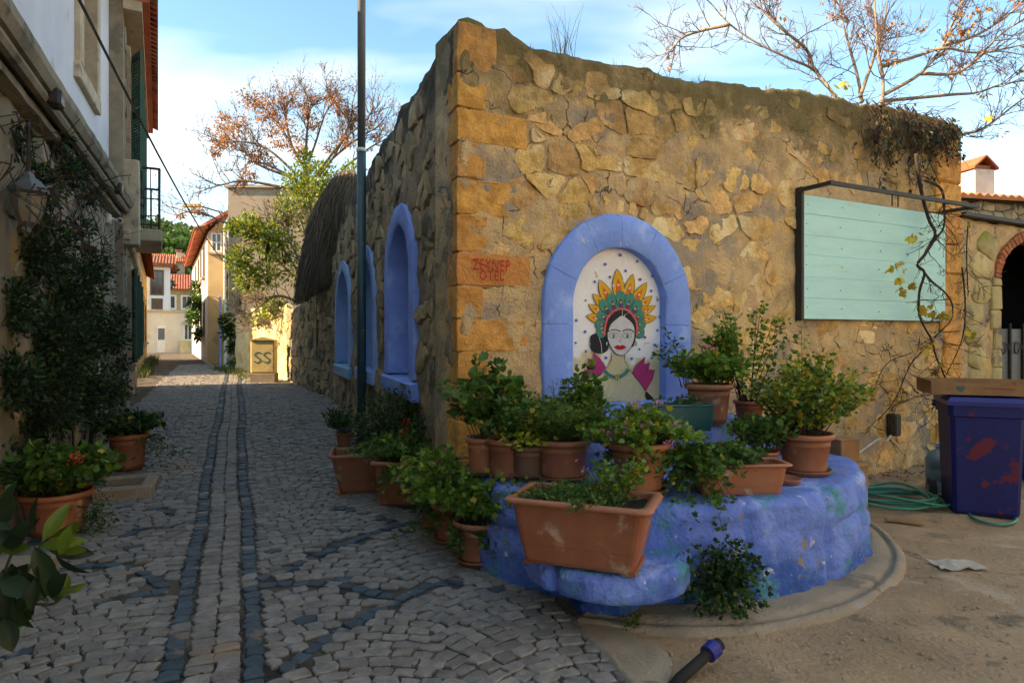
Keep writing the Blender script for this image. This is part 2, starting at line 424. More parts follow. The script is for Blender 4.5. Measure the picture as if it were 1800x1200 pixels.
# ================================================================== THE GROUND
def dirt_mat():
    m = M('yard_earth', (0.40, 0.275, 0.165), (0.28, 0.185, 0.11), sc=1.6, bump=0.7, bsc=26, bdist=0.03, rough=0.95,
          stains=[((0.18, 0.13, 0.085), 2.6, 0.56, 0.68), ((0.43, 0.33, 0.23), 1.1, 0.58, 0.7)])
    t = m.node_tree; N = t.nodes; L = t.links
    b = N['Principled BSDF']; old = b.inputs['Base Color'].links[0].from_socket
    geo = N.new('ShaderNodeNewGeometry'); sp = N.new('ShaderNodeSeparateXYZ'); L.new(geo.outputs['Position'], sp.inputs[0])
    # the lane's joint sand is greyer than the yard; the border runs along the edge of the paving
    def line(a, bb, c):
        m1 = N.new('ShaderNodeMath'); m1.operation = 'MULTIPLY'; m1.inputs[1].default_value = a; L.new(sp.outputs['X'], m1.inputs[0])
        m2 = N.new('ShaderNodeMath'); m2.operation = 'MULTIPLY_ADD'; m2.inputs[1].default_value = bb; L.new(sp.outputs['Y'], m2.inputs[0]); L.new(m1.outputs[0], m2.inputs[2])
        m3 = N.new('ShaderNodeMapRange'); m3.inputs['From Min'].default_value = c - 0.1; m3.inputs['From Max'].default_value = c + 0.1; L.new(m2.outputs[0], m3.inputs['Value'])
        return m3.outputs[0]
    f = line(1.0, 0.496, 2.233)
    mx = N.new('ShaderNodeMix'); mx.data_type = 'RGBA'; L.new(f, mx.inputs['Factor'])
    no = N.new('ShaderNodeTexNoise'); no.inputs['Scale'].default_value = 3.0; no.inputs['Detail'].default_value = 5
    L.new(geo.outputs['Position'], no.inputs['Vector'])
    cr_ = N.new('ShaderNodeValToRGB'); L.new(no.outputs['Fac'], cr_.inputs[0])
    cr_.color_ramp.elements[0].position = 0.38; cr_.color_ramp.elements[0].color = (0.035, 0.03, 0.025, 1)
    cr_.color_ramp.elements[1].position = 0.66; cr_.color_ramp.elements[1].color = (0.14, 0.115, 0.085, 1)
    L.new(cr_.outputs[0], mx.inputs['A']); L.new(old, mx.inputs['B']); L.new(mx.outputs['Result'], b.inputs['Base Color'])
    return m
MT['earth'] = dirt_mat()
def pave_edge(x, y): return x + 0.496 * min(y, 5.2) - 2.233          # < 0: cobbled lane, > 0: bare yard

def ground_sheet():
    xs = np.concatenate([[-900, -300, -120, -60, -40, -30, -22, -16, -12], np.arange(-9, 8.01, 0.06), [9, 11, 14, 20, 40, 90, 300, 900]])
    ys = np.concatenate([[-900, -200, -60, -20, -8, -3, 0, 1.2], np.arange(1.8, 11.0, 0.06), np.arange(11, 40, 1.0), [45, 60, 90, 150, 300, 1500]])
    X, Y = np.meshgrid(xs, ys)
    Z = gz(X, Y)
    near = (X > -9) & (X < 8) & (Y > 1.7) & (Y < 11)
    P = np.column_stack((X.ravel(), Y.ravel(), Z.ravel()))
    nf = near.ravel()
    for i in np.nonzero(nf)[0]:
        x, y = P[i, 0], P[i, 1]
        e = pave_edge(x, y)
        a = 0.006 if e < 0 else 0.006 + 0.016 * min(1, e / 0.5)
        P[i, 2] += a * nz((x, y, 0), 2.2, 4, 1.3)
    nx, ny = len(xs), len(ys)
    i = np.arange(nx * ny).reshape(ny, nx)
    F = np.stack((i[:-1, :-1], i[:-1, 1:], i[1:, 1:], i[1:, :-1]), -1).reshape(-1, 4)
    return build('ground', P, F.tolist(), MT['earth'], None, smooth=True, kind='structure')
ground_obj = ground_sheet()

# ------------------------------------------------------------------ cobbled lane
SD = np.array((-0.42, 1.0)); SD /= np.linalg.norm(SD)       # direction of the lane
SN = np.array((SD[1], -SD[0]))                              # to its right
S0 = np.array((-1.40, 3.07))                                # a point on the middle strip
def lane(a, b): return S0 + SD * b + SN * (a + 0.016 * math.sin(b * 0.8) + 0.008 * math.sin(b * 2.3 + 1))                 # a: across (right +), b: along
F1_O = np.array((-3.83, 4.9)); F1_D = np.array((-0.449, 1.0)); F1_D = F1_D / np.linalg.norm(F1_D)
HC = np.array((-0.43, 5.2))                                 # foot of the house corner
HL = np.array((-0.391, 1.0)); HL = HL / np.linalg.norm(HL)  # along its lane face, going away
HR = np.array((1.913, 1.0)); HR = HR / np.linalg.norm(HR)   # along its yard face
def in_lane(x, y):
    if y < 1.9 or y > 30: return False
    if pave_edge(x, y) > 0.0: return False
    lf = (x - F1_O[0]) * F1_D[1] - (y - F1_O[1]) * F1_D[0]   # > 0 right of the left facade
    if lf < 0.05: return False
    if y > 4.9:
        rt = (x - HC[0]) * HL[1] - (y - HC[1]) * HL[0]
        if rt > -0.03: return False
    return True
stones_xy = []                                              # centre, angle, length, width, dark
cell = {}
def free(x, y, r):
    k0, k1 = int(math.floor(x / 0.2)), int(math.floor(y / 0.2))
    for i in (-1, 0, 1):
        for j in (-1, 0, 1):
            for (q, w, s) in cell.get((k0 + i, k1 + j), ()):
                if (q - x) ** 2 + (w - y) ** 2 < (r + s) ** 2: return False
    return True
def put(x, y, ang, l, w, dark):
    stones_xy.append((x, y, ang, l, w, dark))
    cell.setdefault((int(math.floor(x / 0.2)), int(math.floor(y / 0.2))), []).append((x, y, min(l, w) * 0.5))
def band(pts, w=0.08, l=0.105, every=1.0, dark=True):
    pts = [np.array(p[:2]) for p in curve([(p[0], p[1], 0) for p in pts], 14)]
    acc = 0.0; nxt = l * 0.5
    for a, b in zip(pts[:-1], pts[1:]):
        d = np.linalg.norm(b - a)
        while acc + d >= nxt:
            p = a + (b - a) * ((nxt - acc) / max(d, 1e-9))
            if in_lane(*p) and free(p[0], p[1], 0.03) and rnd.random() < every:
                ll = l * rnd.uniform(0.85, 1.1)
                put(p[0], p[1], math.atan2(*(b - a)[::-1]), ll * 0.97, w * rnd.uniform(0.9, 1.08), dark and rnd.random() < 0.93)
            nxt += l
        acc += d
# the two dark gutters either side of the middle strip
band([lane(-0.20, t) for t in np.linspace(-1.2, 24, 40)], 0.092, 0.11)
band([lane(0.17, t) for t in np.linspace(-1.2, 24, 40)], 0.092, 0.11)
for aa in (-0.075, 0.048):
    band([lane(aa, t + 0.03) for t in np.linspace(-1.2, 24, 40)], 0.116, 0.10, dark=False)
def gp(u, v): return onground(u, v)[:2]
band([gp(450, 1022), gp(520, 995), gp(604, 958), gp(708, 921)])
band([gp(455, 1030), gp(540, 1027), gp(600, 1030), gp(667, 1046), gp(700, 1050)])
band([gp(505, 1185), gp(521, 1162), gp(625, 1096), gp(750, 1033), gp(830, 1022)])
band([gp(720, 925), gp(640, 905), gp(590, 893)], every=0.7)
band([gp(300, 1042), gp(255, 1010), gp(205, 996), gp(150, 995)], every=0.75)
band([gp(375, 925), gp(310, 925), gp(250, 930), gp(205, 950)], every=0.8)
band([gp(380, 905), gp(320, 905), gp(270, 895)], every=0.5)
band([gp(160, 1060), gp(230, 1050), gp(290, 1040)], every=0.5)
# the fill: shallow segmental arcs
def fill(sign):
    b = -1.6
    while b < 27:
        big = 1.25 if b > 14 else 1.0
        step = 0.097 * big
        a = 0.226 if sign > 0 else 0.256
        l = rnd.uniform(0.06, 0.12) * big
        a += l * 0.5
        while a < 7.5:
            ph = (a / 1.05) % 1.0
            slope = 0.21 * math.pi / 1.05 * math.cos(math.pi * ph); cs = 1 / math.sqrt(1 + slope * slope)
            bb = b + 0.21 * math.sin(math.pi * ph) + rnd.uniform(-0.006, 0.006)
            p = lane(sign * a, bb)
            if in_lane(*p):
                w = (step - 0.007) * cs * rnd.uniform(0.95, 1.06)
                if free(p[0], p[1], 0.030 * big):
                    tx = SN * sign + SD * slope
                    put(p[0], p[1], math.atan2(tx[1], tx[0]) + rnd.uniform(-.05, .05), l, w, rnd.random() < 0.03)
            l2 = rnd.uniform(0.085, 0.135) * big
            a += ((l + l2) * 0.5 + 0.007) * cs
            l = l2
        b += step
fill(1); fill(-1)
def cobble(x, y, ang, l, w):
    ca, sa = math.cos(ang), math.sin(ang)
    tilt = (rnd.uniform(-.05, .05), rnd.uniform(-.05, .05))
    top = rnd.uniform(0.009, 0.019)
    V = []
    j = [(rnd.uniform(-.011, .011), rnd.uniform(-.011, .011)) for _ in range(8)]
    base = gzf(x, y)
    ring0 = [(-.5, -.5), (0, -.53), (.5, -.5), (.53, 0), (.5, .5), (0, .53), (-.5, .5), (-.53, 0)]
    for k, (ins, z) in enumerate(((0.0, -0.025), (0.001, top * 0.62), (0.007, top))):
        for (qx, qy), (jx, jy) in zip(ring0, j):
            rx = qx * l + jx - math.copysign(ins, qx) * (abs(qx) > 0.01); ry = qy * w + jy - math.copysign(ins, qy) * (abs(qy) > 0.01)
            if abs(qx) == .5 and abs(qy) == .5: rx *= 0.95; ry *= 0.95
            zz = z + (tilt[0] * rx + tilt[1] * ry if k else 0)
            V.append((x + ca * rx - sa * ry, y + sa * rx + ca * ry, base + zz))
    n = 8
    F = []
    for r_ in range(2):
        for k in range(n):
            k2 = (k + 1) % n
            F.append((r_ * n + k, r_ * n + k2, (r_ + 1) * n + k2, (r_ + 1) * n + k))
    F.append(tuple(range(2 * n, 3 * n)))
    return V, F
def seen(x, y):
    u = CU + FPX * x / y; v = CV + FPX * (EYE - gzf(x, y)) / y
    return -20 < u < 1820 and v < 1215
order = sorted(stones_xy, key=lambda s: (not seen(s[0], s[1]), s[1] * 1.0))
lane_V, lane_F, lane_mi = [], [], []
lane_parent = None
singles = []
for i, (x, y, ang, l, w, dk) in enumerate(order):
    V, F = cobble(x, y, ang, l, w)
    if i < 300: singles.append((V, F, dk)); continue
    b = len(lane_V); lane_V += V; lane_F += [tuple(q + b for q in f) for f in F]; lane_mi += [int(dk)] * len(F)
lane_root = bpy.data.objects.new('cobbled_lane', None); col.objects.link(lane_root); WLOC[lane_root.name] = Vector((0, 0, 0)); lane_root['kind'] = 'structure'
lane_far = build('cobblestones', lane_V, lane_F, [MT['cobble'], MT['cobbledark']], lane_root, mi=lane_mi, kind='stuff')
for V, F, dk in singles:
    build('cobblestone', V, F, MT['cobbledark'] if dk else MT['cobble'], lane_root)

# concrete strip between the paving and the yard, and the apron round the platform
def patch(name, ring, z, mat, amp=0.006, th=0.02, parent=None, kind='structure', **k):
    """an uneven slab: outline ring (closed), raised z over the ground"""
    pts = curve(list(ring) + [ring[0]], 6)[:-1]
    c = np.mean(np.array(pts), 0)
    V, F = [], []
    n = len(pts); rings = 6
    for r_ in range(rings):
        f = 1 - r_ / (rings - 1) * 0.999
        for p in pts:
            q = c + (np.array(p) - c) * f
            h = gzf(q[0], q[1]) + (z if r_ else -0.03) + (amp * nz((q[0], q[1], 0), 3.5, 4, 2.0) if r_ else 0)
            if r_ == 0: q = c + (np.array(p) - c) * 1.012
            V.append((q[0], q[1], h))
    for r_ in range(rings - 1):
        for k_ in range(n):
            k2 = (k_ + 1) % n
            F.append((r_ * n + k_, r_ * n + k2, (r_ + 1) * n + k2, (r_ + 1) * n + k_))
    return build(name, V, F, mat, parent, smooth=True, kind=kind, **k)
MT['concrete'] = M('rough_concrete', (0.36, 0.29, 0.21), (0.26, 0.21, 0.155), sc=4, bump=0.7, bsc=40, bdist=0.02, rough=0.95,
                   stains=[((0.20, 0.16, 0.12), 3, 0.58, 0.68), ((0.24, 0.27, 0.50), 5.0, 0.68, 0.72)])
patch('concrete_strip', [tuple(gp(*q)) for q in ((985, 1078), (1040, 1082), (1120, 1118), (1190, 1155), (1175, 1225), (1120, 1225), (1060, 1160), (1010, 1110))], 0.022, MT['concrete'], amp=0.01)

# ================================================================== WALL MAKING
def clip(poly, a, b, c):
    """keep the part of the polygon where a x + b y <= c"""
    o = []
    n = len(poly)
    for i in range(n):
        p, q = poly[i], poly[(i + 1) % n]
        dp, dq = a * p[0] + b * p[1] - c, a * q[0] + b * q[1] - c
        if dp <= 0: o.append(p)
        if dp * dq < 0:
            t = dp / (dp - dq); o.append((p[0] + t * (q[0] - p[0]), p[1] + t * (q[1] - p[1])))
    return o
def cells(x0, x1, z0, z1, dx, dz, jit=0.33, seed=1):
    rg = random.Random(seed)
    pts = []
    row = 0; z = z0
    while z < z1 + dz:
        x = x0 - dx + (row % 2) * dx * 0.5
        while x < x1 + dx:
            pts.append((x + rg.uniform(-jit, jit) * dx, z + rg.uniform(-jit, jit) * dz)); x += dx * rg.uniform(0.75, 1.35)
        z += dz; row += 1
    k = dx / dz                                             # cells stay wider than tall
    out_ = []
    P = np.array(pts)
    for i, p in enumerate(pts):
        if not (x0 - 0.02 < p[0] < x1 + 0.02 and z0 - 0.02 < p[1] < z1 + 0.02): continue
        d2 = (P[:, 0] - p[0]) ** 2 + ((P[:, 1] - p[1]) * k) ** 2
        nb = np.argsort(d2)[1:16]
        poly = [(p[0] - dx * 1.3, p[1] - dz * 1.3), (p[0] + dx * 1.3, p[1] - dz * 1.3), (p[0] + dx * 1.3, p[1] + dz * 1.3), (p[0] - dx * 1.3, p[1] + dz * 1.3)]
        for j in nb:
            a, b = P[j, 0] - p[0], (P[j, 1] - p[1]) * k * k
            c = 0.5 * (P[j, 0] ** 2 - p[0] ** 2 + k * k * (P[j, 1] ** 2 - p[1] ** 2))
            poly = clip(poly, a, b, c)
            if len(poly) < 3: break
        if len(poly) >= 3:
            if rg.random() < 0.22:                              # broken in two
                w = rg.uniform(-0.6, 0.6); a, b = math.cos(w), math.sin(w); c0 = np.mean(np.array(poly), 0); c = a * c0[0] + b * c0[1] + rg.uniform(-.04, .04)
                for q in (clip(poly, a, b, c), clip(poly, -a, -b, -c)):
                    if len(q) >= 3: out_.append(q)
            else: out_.append(poly)
    return out_
def stone_shape(poly, fr, gap, h, rg, embed=0.03, rough=1.0):
    """a rounded block: outline shrunk by the joint, front bulging out of the wall by h"""
    P = np.array(poly); c = P.mean(0)
    ch = []
    n = len(P)
    for i in range(n):
        a, b = P[i], P[(i + 1) % n]
        if np.linalg.norm(b - a) < 0.03: ch.append((a + b) / 2); continue
        L0 = np.linalg.norm(b - a)
        ch.append(a * 0.86 + b * 0.14)
        for tt in ((0.36, 0.64) if L0 > 0.16 else ((0.5,) if L0 > .1 else ())): ch.append(a * (1 - tt) + b * tt + np.array((rg.uniform(-1, 1), rg.uniform(-1, 1))) * 0.010 * rough)
        ch.append(a * 0.14 + b * 0.86)
    P = np.array(ch); n = len(P)
    V = []
    for f, y in ((0.0, embed), (0.003, -h * 0.75), (0.011, -h)):
        for q in P:
            d = q - c; L_ = np.linalg.norm(d) + 1e-6
            w = c + d * max(0.25, (L_ - gap - f) / L_)
            jx, jz = rg.uniform(-1, 1) * 0.004 * rough, rg.uniform(-1, 1) * 0.004 * rough
            yy = y + (nz((w[0], w[1], 0.3), 7, 2, 5.0) * 0.012 * rough if y < 0 else 0)
            V.append((w[0] + jx, yy, w[1] + jz))
    V.append((c[0], -h * 1.02 + rg.uniform(-.006, .006), c[1]))
    F = []
    for r_ in range(2):
        for k in range(n):
            k2 = (k + 1) % n
            F.append((r_ * n + k, r_ * n + k2, (r_ + 1) * n + k2, (r_ + 1) * n + k))
    for k in range(n): F.append((2 * n + k, 2 * n + (k + 1) % n, 3 * n))
    return fr.arr(V), F
def slab_wall(name, fr, x0, x1, top, thick, mat, parent, hole=lambda x, z: False, res=0.05, amp=0.02, base=None, dx_top=0.03, seed=0.0, kind=None):
    """thick masonry wall with an uneven face and a broken top edge"""
    nx = max(2, int((x1 - x0) / res)); xs = np.linspace(x0, x1, nx + 1)
    zmax = max(top(x) for x in xs); nzv = max(2, int(zmax / res)); ntop = 6
    rows = nzv + 1 + ntop + 2
    V = []
    for x in xs:
        g = fr(x, 0, 0); b0 = (base if base is not None else gzf(g[0], g[1])) - 0.15
        H = top(x)
        for k in range(nzv + 1):
            z = b0 + (H - b0) * k / nzv
            off = amp * nz((x, z, 0.0), 2.4, 4, seed + 1.0) + amp * 0.5 * nz((x, z, 0), 9, 2, seed + 4.0)
            if k == nzv: off += 0.015
            V.append((x, off, z))
        for k in range(1, ntop + 1):
            y = thick * k / ntop
            V.append((x, y, H + dx_top * nz((x, y, 0), 5, 3, seed + 2.0)))
        V.append((x, thick, (H + b0) / 2)); V.append((x, thick, b0))
    F = []
    for i in range(nx):
        for k in range(rows - 1):
            a = i * rows + k
            q = (a, a + rows, a + rows + 1, a + 1)
            if k < nzv:
                cx = (V[q[0]][0] + V[q[2]][0]) / 2; cz = (V[q[0]][2] + V[q[2]][2]) / 2
                if hole(cx, cz): continue
            elif k >= nzv + ntop and hole((V[q[0]][0] + V[q[2]][0]) / 2, 1.5): continue
            F.append(q)
    F.append(tuple(range(rows))); e = nx * rows; F.append(tuple(range(e, e + rows))[::-1])
    return build(name, fr.arr(V), F, mat, parent, smooth=True, kind=kind)
def arch_path(s0, s1, z0, zs, n=12, rise=None):
    """outline of an arched opening, from the left foot over the top to the right foot"""
    r_ = (s1 - s0) / 2; c = (s0 + s1) / 2; rz = rise if rise else r_
    p = [(s0, z0 + (zs - z0) * i / 5) for i in range(5)]
    p += [(c - r_ * math.cos(math.pi * i / n), zs + rz * math.sin(math.pi * i / n)) for i in range(n + 1)]
    p += [(s1, zs + (z0 - zs) * i / 5) for i in range(1, 6)]
    return p
def in_arch(s0, s1, z0, zs, m=0.0, rise=None):
    r_ = (s1 - s0) / 2; c = (s0 + s1) / 2; rz = (rise if rise else r_) + m
    def f(x, z):
        if not (s0 - m < x < s1 + m and z > z0 - m): return False
        if z < zs: return True
        return ((x - c) / (r_ + m)) ** 2 + ((z - zs) / rz) ** 2 < 1
    return f
def surround(fr, s0, s1, z0, zs, fw, proud, depth, mat, parent, nblocks, rg, name='surround_block', rise=None, amp=0.006):
    """painted stone surround: separate blocks round the opening, each with front, outer edge and reveal"""
    inn = arch_path(s0, s1, z0, zs, 24, rise); outp = arch_path(s0 - fw, s1 + fw, z0, zs, 24, (rise if rise else (s1 - s0) / 2) + fw)
    n = len(inn)
    cuts = [round(i * (n - 1) / nblocks) for i in range(nblocks + 1)]
    for a, b in zip(cuts[:-1], cuts[1:]):
        V, F = [], []
        pr = proud + rg.uniform(-0.0025, 0.0025)
        idx = list(range(a, b + 1)); m = len(idx)
        for q, i in enumerate(idx):
            I, O = np.array(inn[i]), np.array(outp[i])
            tshift = 0.004 if q == 0 else (-0.004 if q == m - 1 else 0)
            if tshift:                                       # a fine joint between blocks
                j = idx[1] if q == 0 else idx[-2]
                dI = np.array(inn[j]) - I; dO = np.array(outp[j]) - O
                I = I + dI / (np.linalg.norm(dI) + 1e-9) * 0.0015; O = O + dO / (np.linalg.norm(dO) + 1e-9) * 0.0015
            prof = [(I, depth), (I, -pr + 0.014), (I * 0.94 + O * 0.06, -pr), (I * 0.5 + O * 0.5, -pr), (I * 0.05 + O * 0.95, -pr), (O, -pr + 0.015), (O, 0.05)]
            for k, (w, y) in enumerate(prof):
                jj = amp * nz((w[0], w[1], y), 6, 3, 9.0)
                wig = 0.010 * nz((w[0], w[1], 0), 9, 2, 3.0) if k >= 4 else 0
                V.append((w[0] + wig, y + jj, w[1] + wig))
        np_ = 7
        for q in range(m - 1):
            for k in range(np_ - 1):
                c0 = q * np_ + k
                F.append((c0, c0 + 1, c0 + np_ + 1, c0 + np_))
        k0 = len(V); V += V[:np_] + V[(m - 1) * np_:m * np_]
        F.append(tuple(range(k0, k0 + np_))); F.append(tuple(range(k0 + np_, k0 + 2 * np_))[::-1])
        build(name, fr.arr(V), F, mat, parent, smooth=True, sharp=50)

# ================================================================== THE STONE HOUSE
YF = Frame(HC, HR)                                            # yard face: x from the corner to the right
LF = Frame(HC, -HL)                                           # lane face: x negative away from the corner
house = thing('stone_house', (HC[0], HC[1], 0), 'roofless ochre stone house on the corner with painted blue arches', 'house')
rgH = random.Random(21)
# niche measured from the face
n_s0, n_s1 = YF.s_at(1004), YF.s_at(1167)
n_zs, n_z0, n_fw = 1.88, 1.00, 0.30
yard_end = YF.s_at(1684)
def ytop(x):
    b = 4.13 + 0.03 * x
    return b + 0.05 * nz((x, 0, 0), 1.1, 3, 7.0) + 0.03 * nz((x, 0, 0), 5, 3, 2.0) - 0.12 * float(sstep(0.35, 0.75, x)) * (1 - float(sstep(2.5, 4, x)))
ny_hole = in_arch(n_s0, n_s1, n_z0, n_zs, 0.14)
ywall = slab_wall('wall', YF, 0.02, yard_end, ytop, 0.55, MT['mortar'], house, ny_hole, 0.04, 0.028, base=0.0, seed=1.0)
qrows = []
z = -0.05
zz = [0.0, 0.33, 0.62, 0.93, 1.21, 1.47, 1.735, 2.00, 2.27, 2.57, 2.86, 3.15, 3.42, 3.70, 4.11]
quoin_long = [0.62, 0.3, 0.66, 0.62, 0.30, 0.62, 0.22, 0.66, 0.26, 0.46, 0.24, 0.62, 0.24, 0.34]
def corner_block(a, b, z0, z1, mat, parent):
    """corner stone reaching a along the yard face and b along the lane face"""
    pr = 0.004 + rgH.uniform(0, 0.010)
    def pt(x, y, zc):                                         # x along the yard face, y along the lane face (both from the corner)
        p = HC + HR * x + HL * y
        return (p[0], p[1], zc)
    bm = bmesh.new()
    q = [(-pr, -pr), (a, -pr), (a, 0.12), (0.12, 0.12), (0.12, b), (-pr, b)]
    lo = [bm.verts.new((x, y, z0)) for x, y in q]; hi = [bm.verts.new((x, y, z1)) for x, y in q]
    bm.faces.new(lo[::-1]); bm.faces.new(hi)
    for i in range(6): bm.faces.new((lo[i], lo[(i + 1) % 6], hi[(i + 1) % 6], hi[i]))
    bmesh.ops.bevel(bm, geom=[e for e in bm.edges if all(v.co.x < 0.05 or v.co.y < 0.05 for v in e.verts)], offset=0.012, segments=2, affect='EDGES', profile=0.6)
    bmesh.ops.triangulate(bm, faces=bm.faces[:])
    bmesh.ops.subdivide_edges(bm, edges=[e for e in bm.edges if e.calc_length() > 0.14], cuts=2)
    bm.verts.index_update()
    V = []; i_ = round(z0 * 10)
    for v in bm.verts:
        n1 = 0.012 * nz(v.co, 7, 3, 3.0 + i_ * .7); n2 = 0.012 * nz(v.co, 7, 3, 8.0 + i_ * .7)
        V.append(pt(v.co.x + n1, v.co.y + n2, v.co.z + 0.006 * nz(v.co, 8, 2, 5.0)))
    F = [[v.index for v in f.verts] for f in bm.faces]
    bm.free()
    return build('corner_stone', V, F, mat, parent, smooth=False)
for i in range(len(zz) - 1):
    a = quoin_long[i]; b = 0.30 if a > 0.4 else 0.60
    corner_block(a * 1, b, zz[i] + 0.006, zz[i + 1] - 0.006, MT['redquoin'] if i == 7 else MT['quoin'], ywall)
def qlen(z, arr=quoin_long):
    for i in range(len(zz) - 1):
        if zz[i] <= z < zz[i + 1]: return arr[i]
    return 0.3
out_niche = in_arch(n_s0, n_s1, n_z0, n_zs, n_fw - 0.02)
out_wide = in_arch(n_s0, n_s1, n_z0, n_zs, n_fw + 0.22)
cnt = 0
for poly in cells(0.2, yard_end - 0.05, 0.15, 4.2, 0.345, 0.23, 0.42, 4):
    P = np.array(poly); c = P.mean(0)
    if P[:, 0].min() < qlen(c[1]) + 0.0 and c[0] < qlen(c[1]) + 0.1: continue
    if P[:, 0].min() < 0.05 or P[:, 0].max() > yard_end - 0.02 or P[:, 1].max() > ytop(c[0]) - 0.03: continue
    if out_niche(*c) or sum(out_niche(*p) for p in poly) > len(poly) * 0.35: continue
    if c[1] < 0.95 and c[0] < 3.0: continue                    # behind the platform
    if rgH.random() < (0.08 if c[0] < 3.2 else 0.42): continue                           # buried under the mortar
    small = out_wide(*c)
    V, F = stone_shape(poly, YF, rgH.choice((0.004, 0.008, 0.015, 0.03)), rgH.uniform(-0.004, 0.013), rgH, rough=2.0)
    build('stone', V, F, MT['ochre'], ywall, smooth=True, sharp=32)
    cnt += 1
# small packing stones fanned over the arch
for k in range(7):
    w = math.pi * (0.30 + 0.30 * k / 6)
    r0 = (n_s1 - n_s0) / 2 + n_fw + 0.015; cc = (n_s0 + n_s1) / 2
    r1 = r0 + rgH.uniform(0.10, 0.22)
    da = 0.05
    poly = [(cc - r_ * math.cos(w + s_ * da), n_zs + r_ * math.sin(w + s_ * da)) for r_, s_ in ((r0, -1), (r0, 1), (r1, 1), (r1, -1))]
    V, F = stone_shape(poly, YF, 0.006, rgH.uniform(0.004, 0.016), rgH)
    build('stone', V, F, MT['ochre'], ywall, smooth=True, sharp=32)
# dressed stones at the far end of the yard face
z = 0.1
while z < 4.0:
    h = rgH.uniform(0.28, 0.42); a = rgH.uniform(0.3, 0.6)
    g = Geo(); g.bevbox(yard_end - a, yard_end + 0.02, -0.035, 0.2, z + .006, min(z + h, 4.2) - .006, 0.018, YF, 0.008)
    g.build('corner_stone', MT['quoin'], ywall); z += h

# the painted niche
niche = build('niche', *(lambda p: (YF.arr([(x, 0.075 + 0.008 * nz((x, zc, 0), 5, 3), zc) for x, zc in p]), [tuple(range(len(p)))]))(arch_path(n_s0 - 0.02, n_s1 + 0.02, n_z0 - 0.02, n_zs, 24)), MT['dark'], house)
# plaster panel as an uneven sheet
pv, pf = [], []
nxp, nzp = 44, 60
ap_top = n_zs + (n_s1 - n_s0) / 2
inside = in_arch(n_s0, n_s1, n_z0, n_zs, 0.03)
for i in range(nxp + 1):
    for k in range(nzp + 1):
        x = n_s0 - 0.02 + (n_s1 - n_s0 + 0.04) * i / nxp; zc = n_z0 + (ap_top + 0.02 - n_z0) * k / nzp
        pv.append((x, 0.06 + 0.004 * nz((x, zc, 0), 5, 3), zc))
for i in range(nxp):
    for k in range(nzp):
        x = n_s0 - 0.02 + (n_s1 - n_s0 + 0.04) * (i + .5) / nxp; zc = n_z0 + (ap_top + 0.02 - n_z0) * (k + .5) / nzp
        if inside(x, zc): pf.append((i * (nzp + 1) + k, (i + 1) * (nzp + 1) + k, (i + 1) * (nzp + 1) + k + 1, i * (nzp + 1) + k + 1))
build('plaster_panel', YF.arr(pv), pf, MT['panel'], niche, smooth=True)
surround(YF, n_s0, n_s1, n_z0, n_zs, n_fw, 0.045, 0.09, MT['blue'], niche, 8, rgH, amp=0.010)
g = Geo(); g.bevbox(n_s0 - n_fw - .02, n_s1 + n_fw + .02, -0.10, 0.12, n_z0 - 0.16, n_z0 - 0.002, 0.02, YF, 0.004); g.build('sill', MT['blue'], niche)

# ------------------------------------------------------------------ mural: woman in a feather headdress
PAINT = {k: M('mural_' + k, c, tuple(x * 0.85 for x in c), sc=30, bump=0.3, bsc=40, rough=0.8, stains=[((0.60, 0.56, 0.46), 16, 0.64, 0.69)]) for k, c in dict(
    black=(0.022, 0.022, 0.024), yellow=(0.78, 0.42, 0.03), orange=(0.74, 0.15, 0.03), pale=(0.80, 0.62, 0.55), teal=(0.035, 0.27, 0.20), purple=(0.12, 0.05, 0.16),
    gold=(0.70, 0.50, 0.10), red=(0.62, 0.07, 0.05), face=(0.60, 0.61, 0.62), lips=(0.60, 0.02, 0.02), iris=(0.16, 0.32, 0.27), white=(0.72, 0.72, 0.70),
    pink=(0.55, 0.035, 0.18), aqua=(0.02, 0.23, 0.26), blue=(0.10, 0.16, 0.50), skin=(0.66, 0.54, 0.31)).items()}
pk = list(PAINT)
mural = Geo()
mz = [0]
def mp_(x, y):                                                 # zoomed drawing coordinates -> point on the panel
    s_, z_ = YF.hit(950 + x / 4, 420 + y / 4, 0.05)
    return s_, z_
def paint(pts, colr, layer, smooth=True):
    if smooth: pts = curve(list(pts) + [pts[0]], 5)[:-1]
    q = [mp_(*p[:2]) for p in pts]
    mural.m = pk.index(colr)
    mural.add([YF(x, 0.052 - 0.0011 * layer, z_) for x, z_ in q], [tuple(range(len(q)))])
def stroke(pts, w, colr, layer):
    pts = [np.array(p[:2]) for p in curve(pts, 6)]
    L_, R_ = [], []
    for i, p in enumerate(pts):
        t = pts[min(i + 1, len(pts) - 1)] - pts[max(i - 1, 0)]; t = t / (np.linalg.norm(t) + 1e-9); nn = np.array((-t[1], t[0])) * w / 2
        L_.append(p + nn); R_.append(p - nn)
    for i in range(len(pts) - 1):
        q = [mp_(*x) for x in (L_[i], L_[i + 1], R_[i + 1], R_[i])]
        mural.m = pk.index(colr); mural.add([YF(x, 0.052 - 0.0011 * layer, z_) for x, z_ in q], [(0, 1, 2, 3)])
def dot(x, y, r_, colr, layer, ry=None, n=12):
    paint([(x + r_ * math.cos(2 * math.pi * k / n), y + (ry or r_) * math.sin(2 * math.pi * k / n)) for k in range(n)], colr, layer, False)
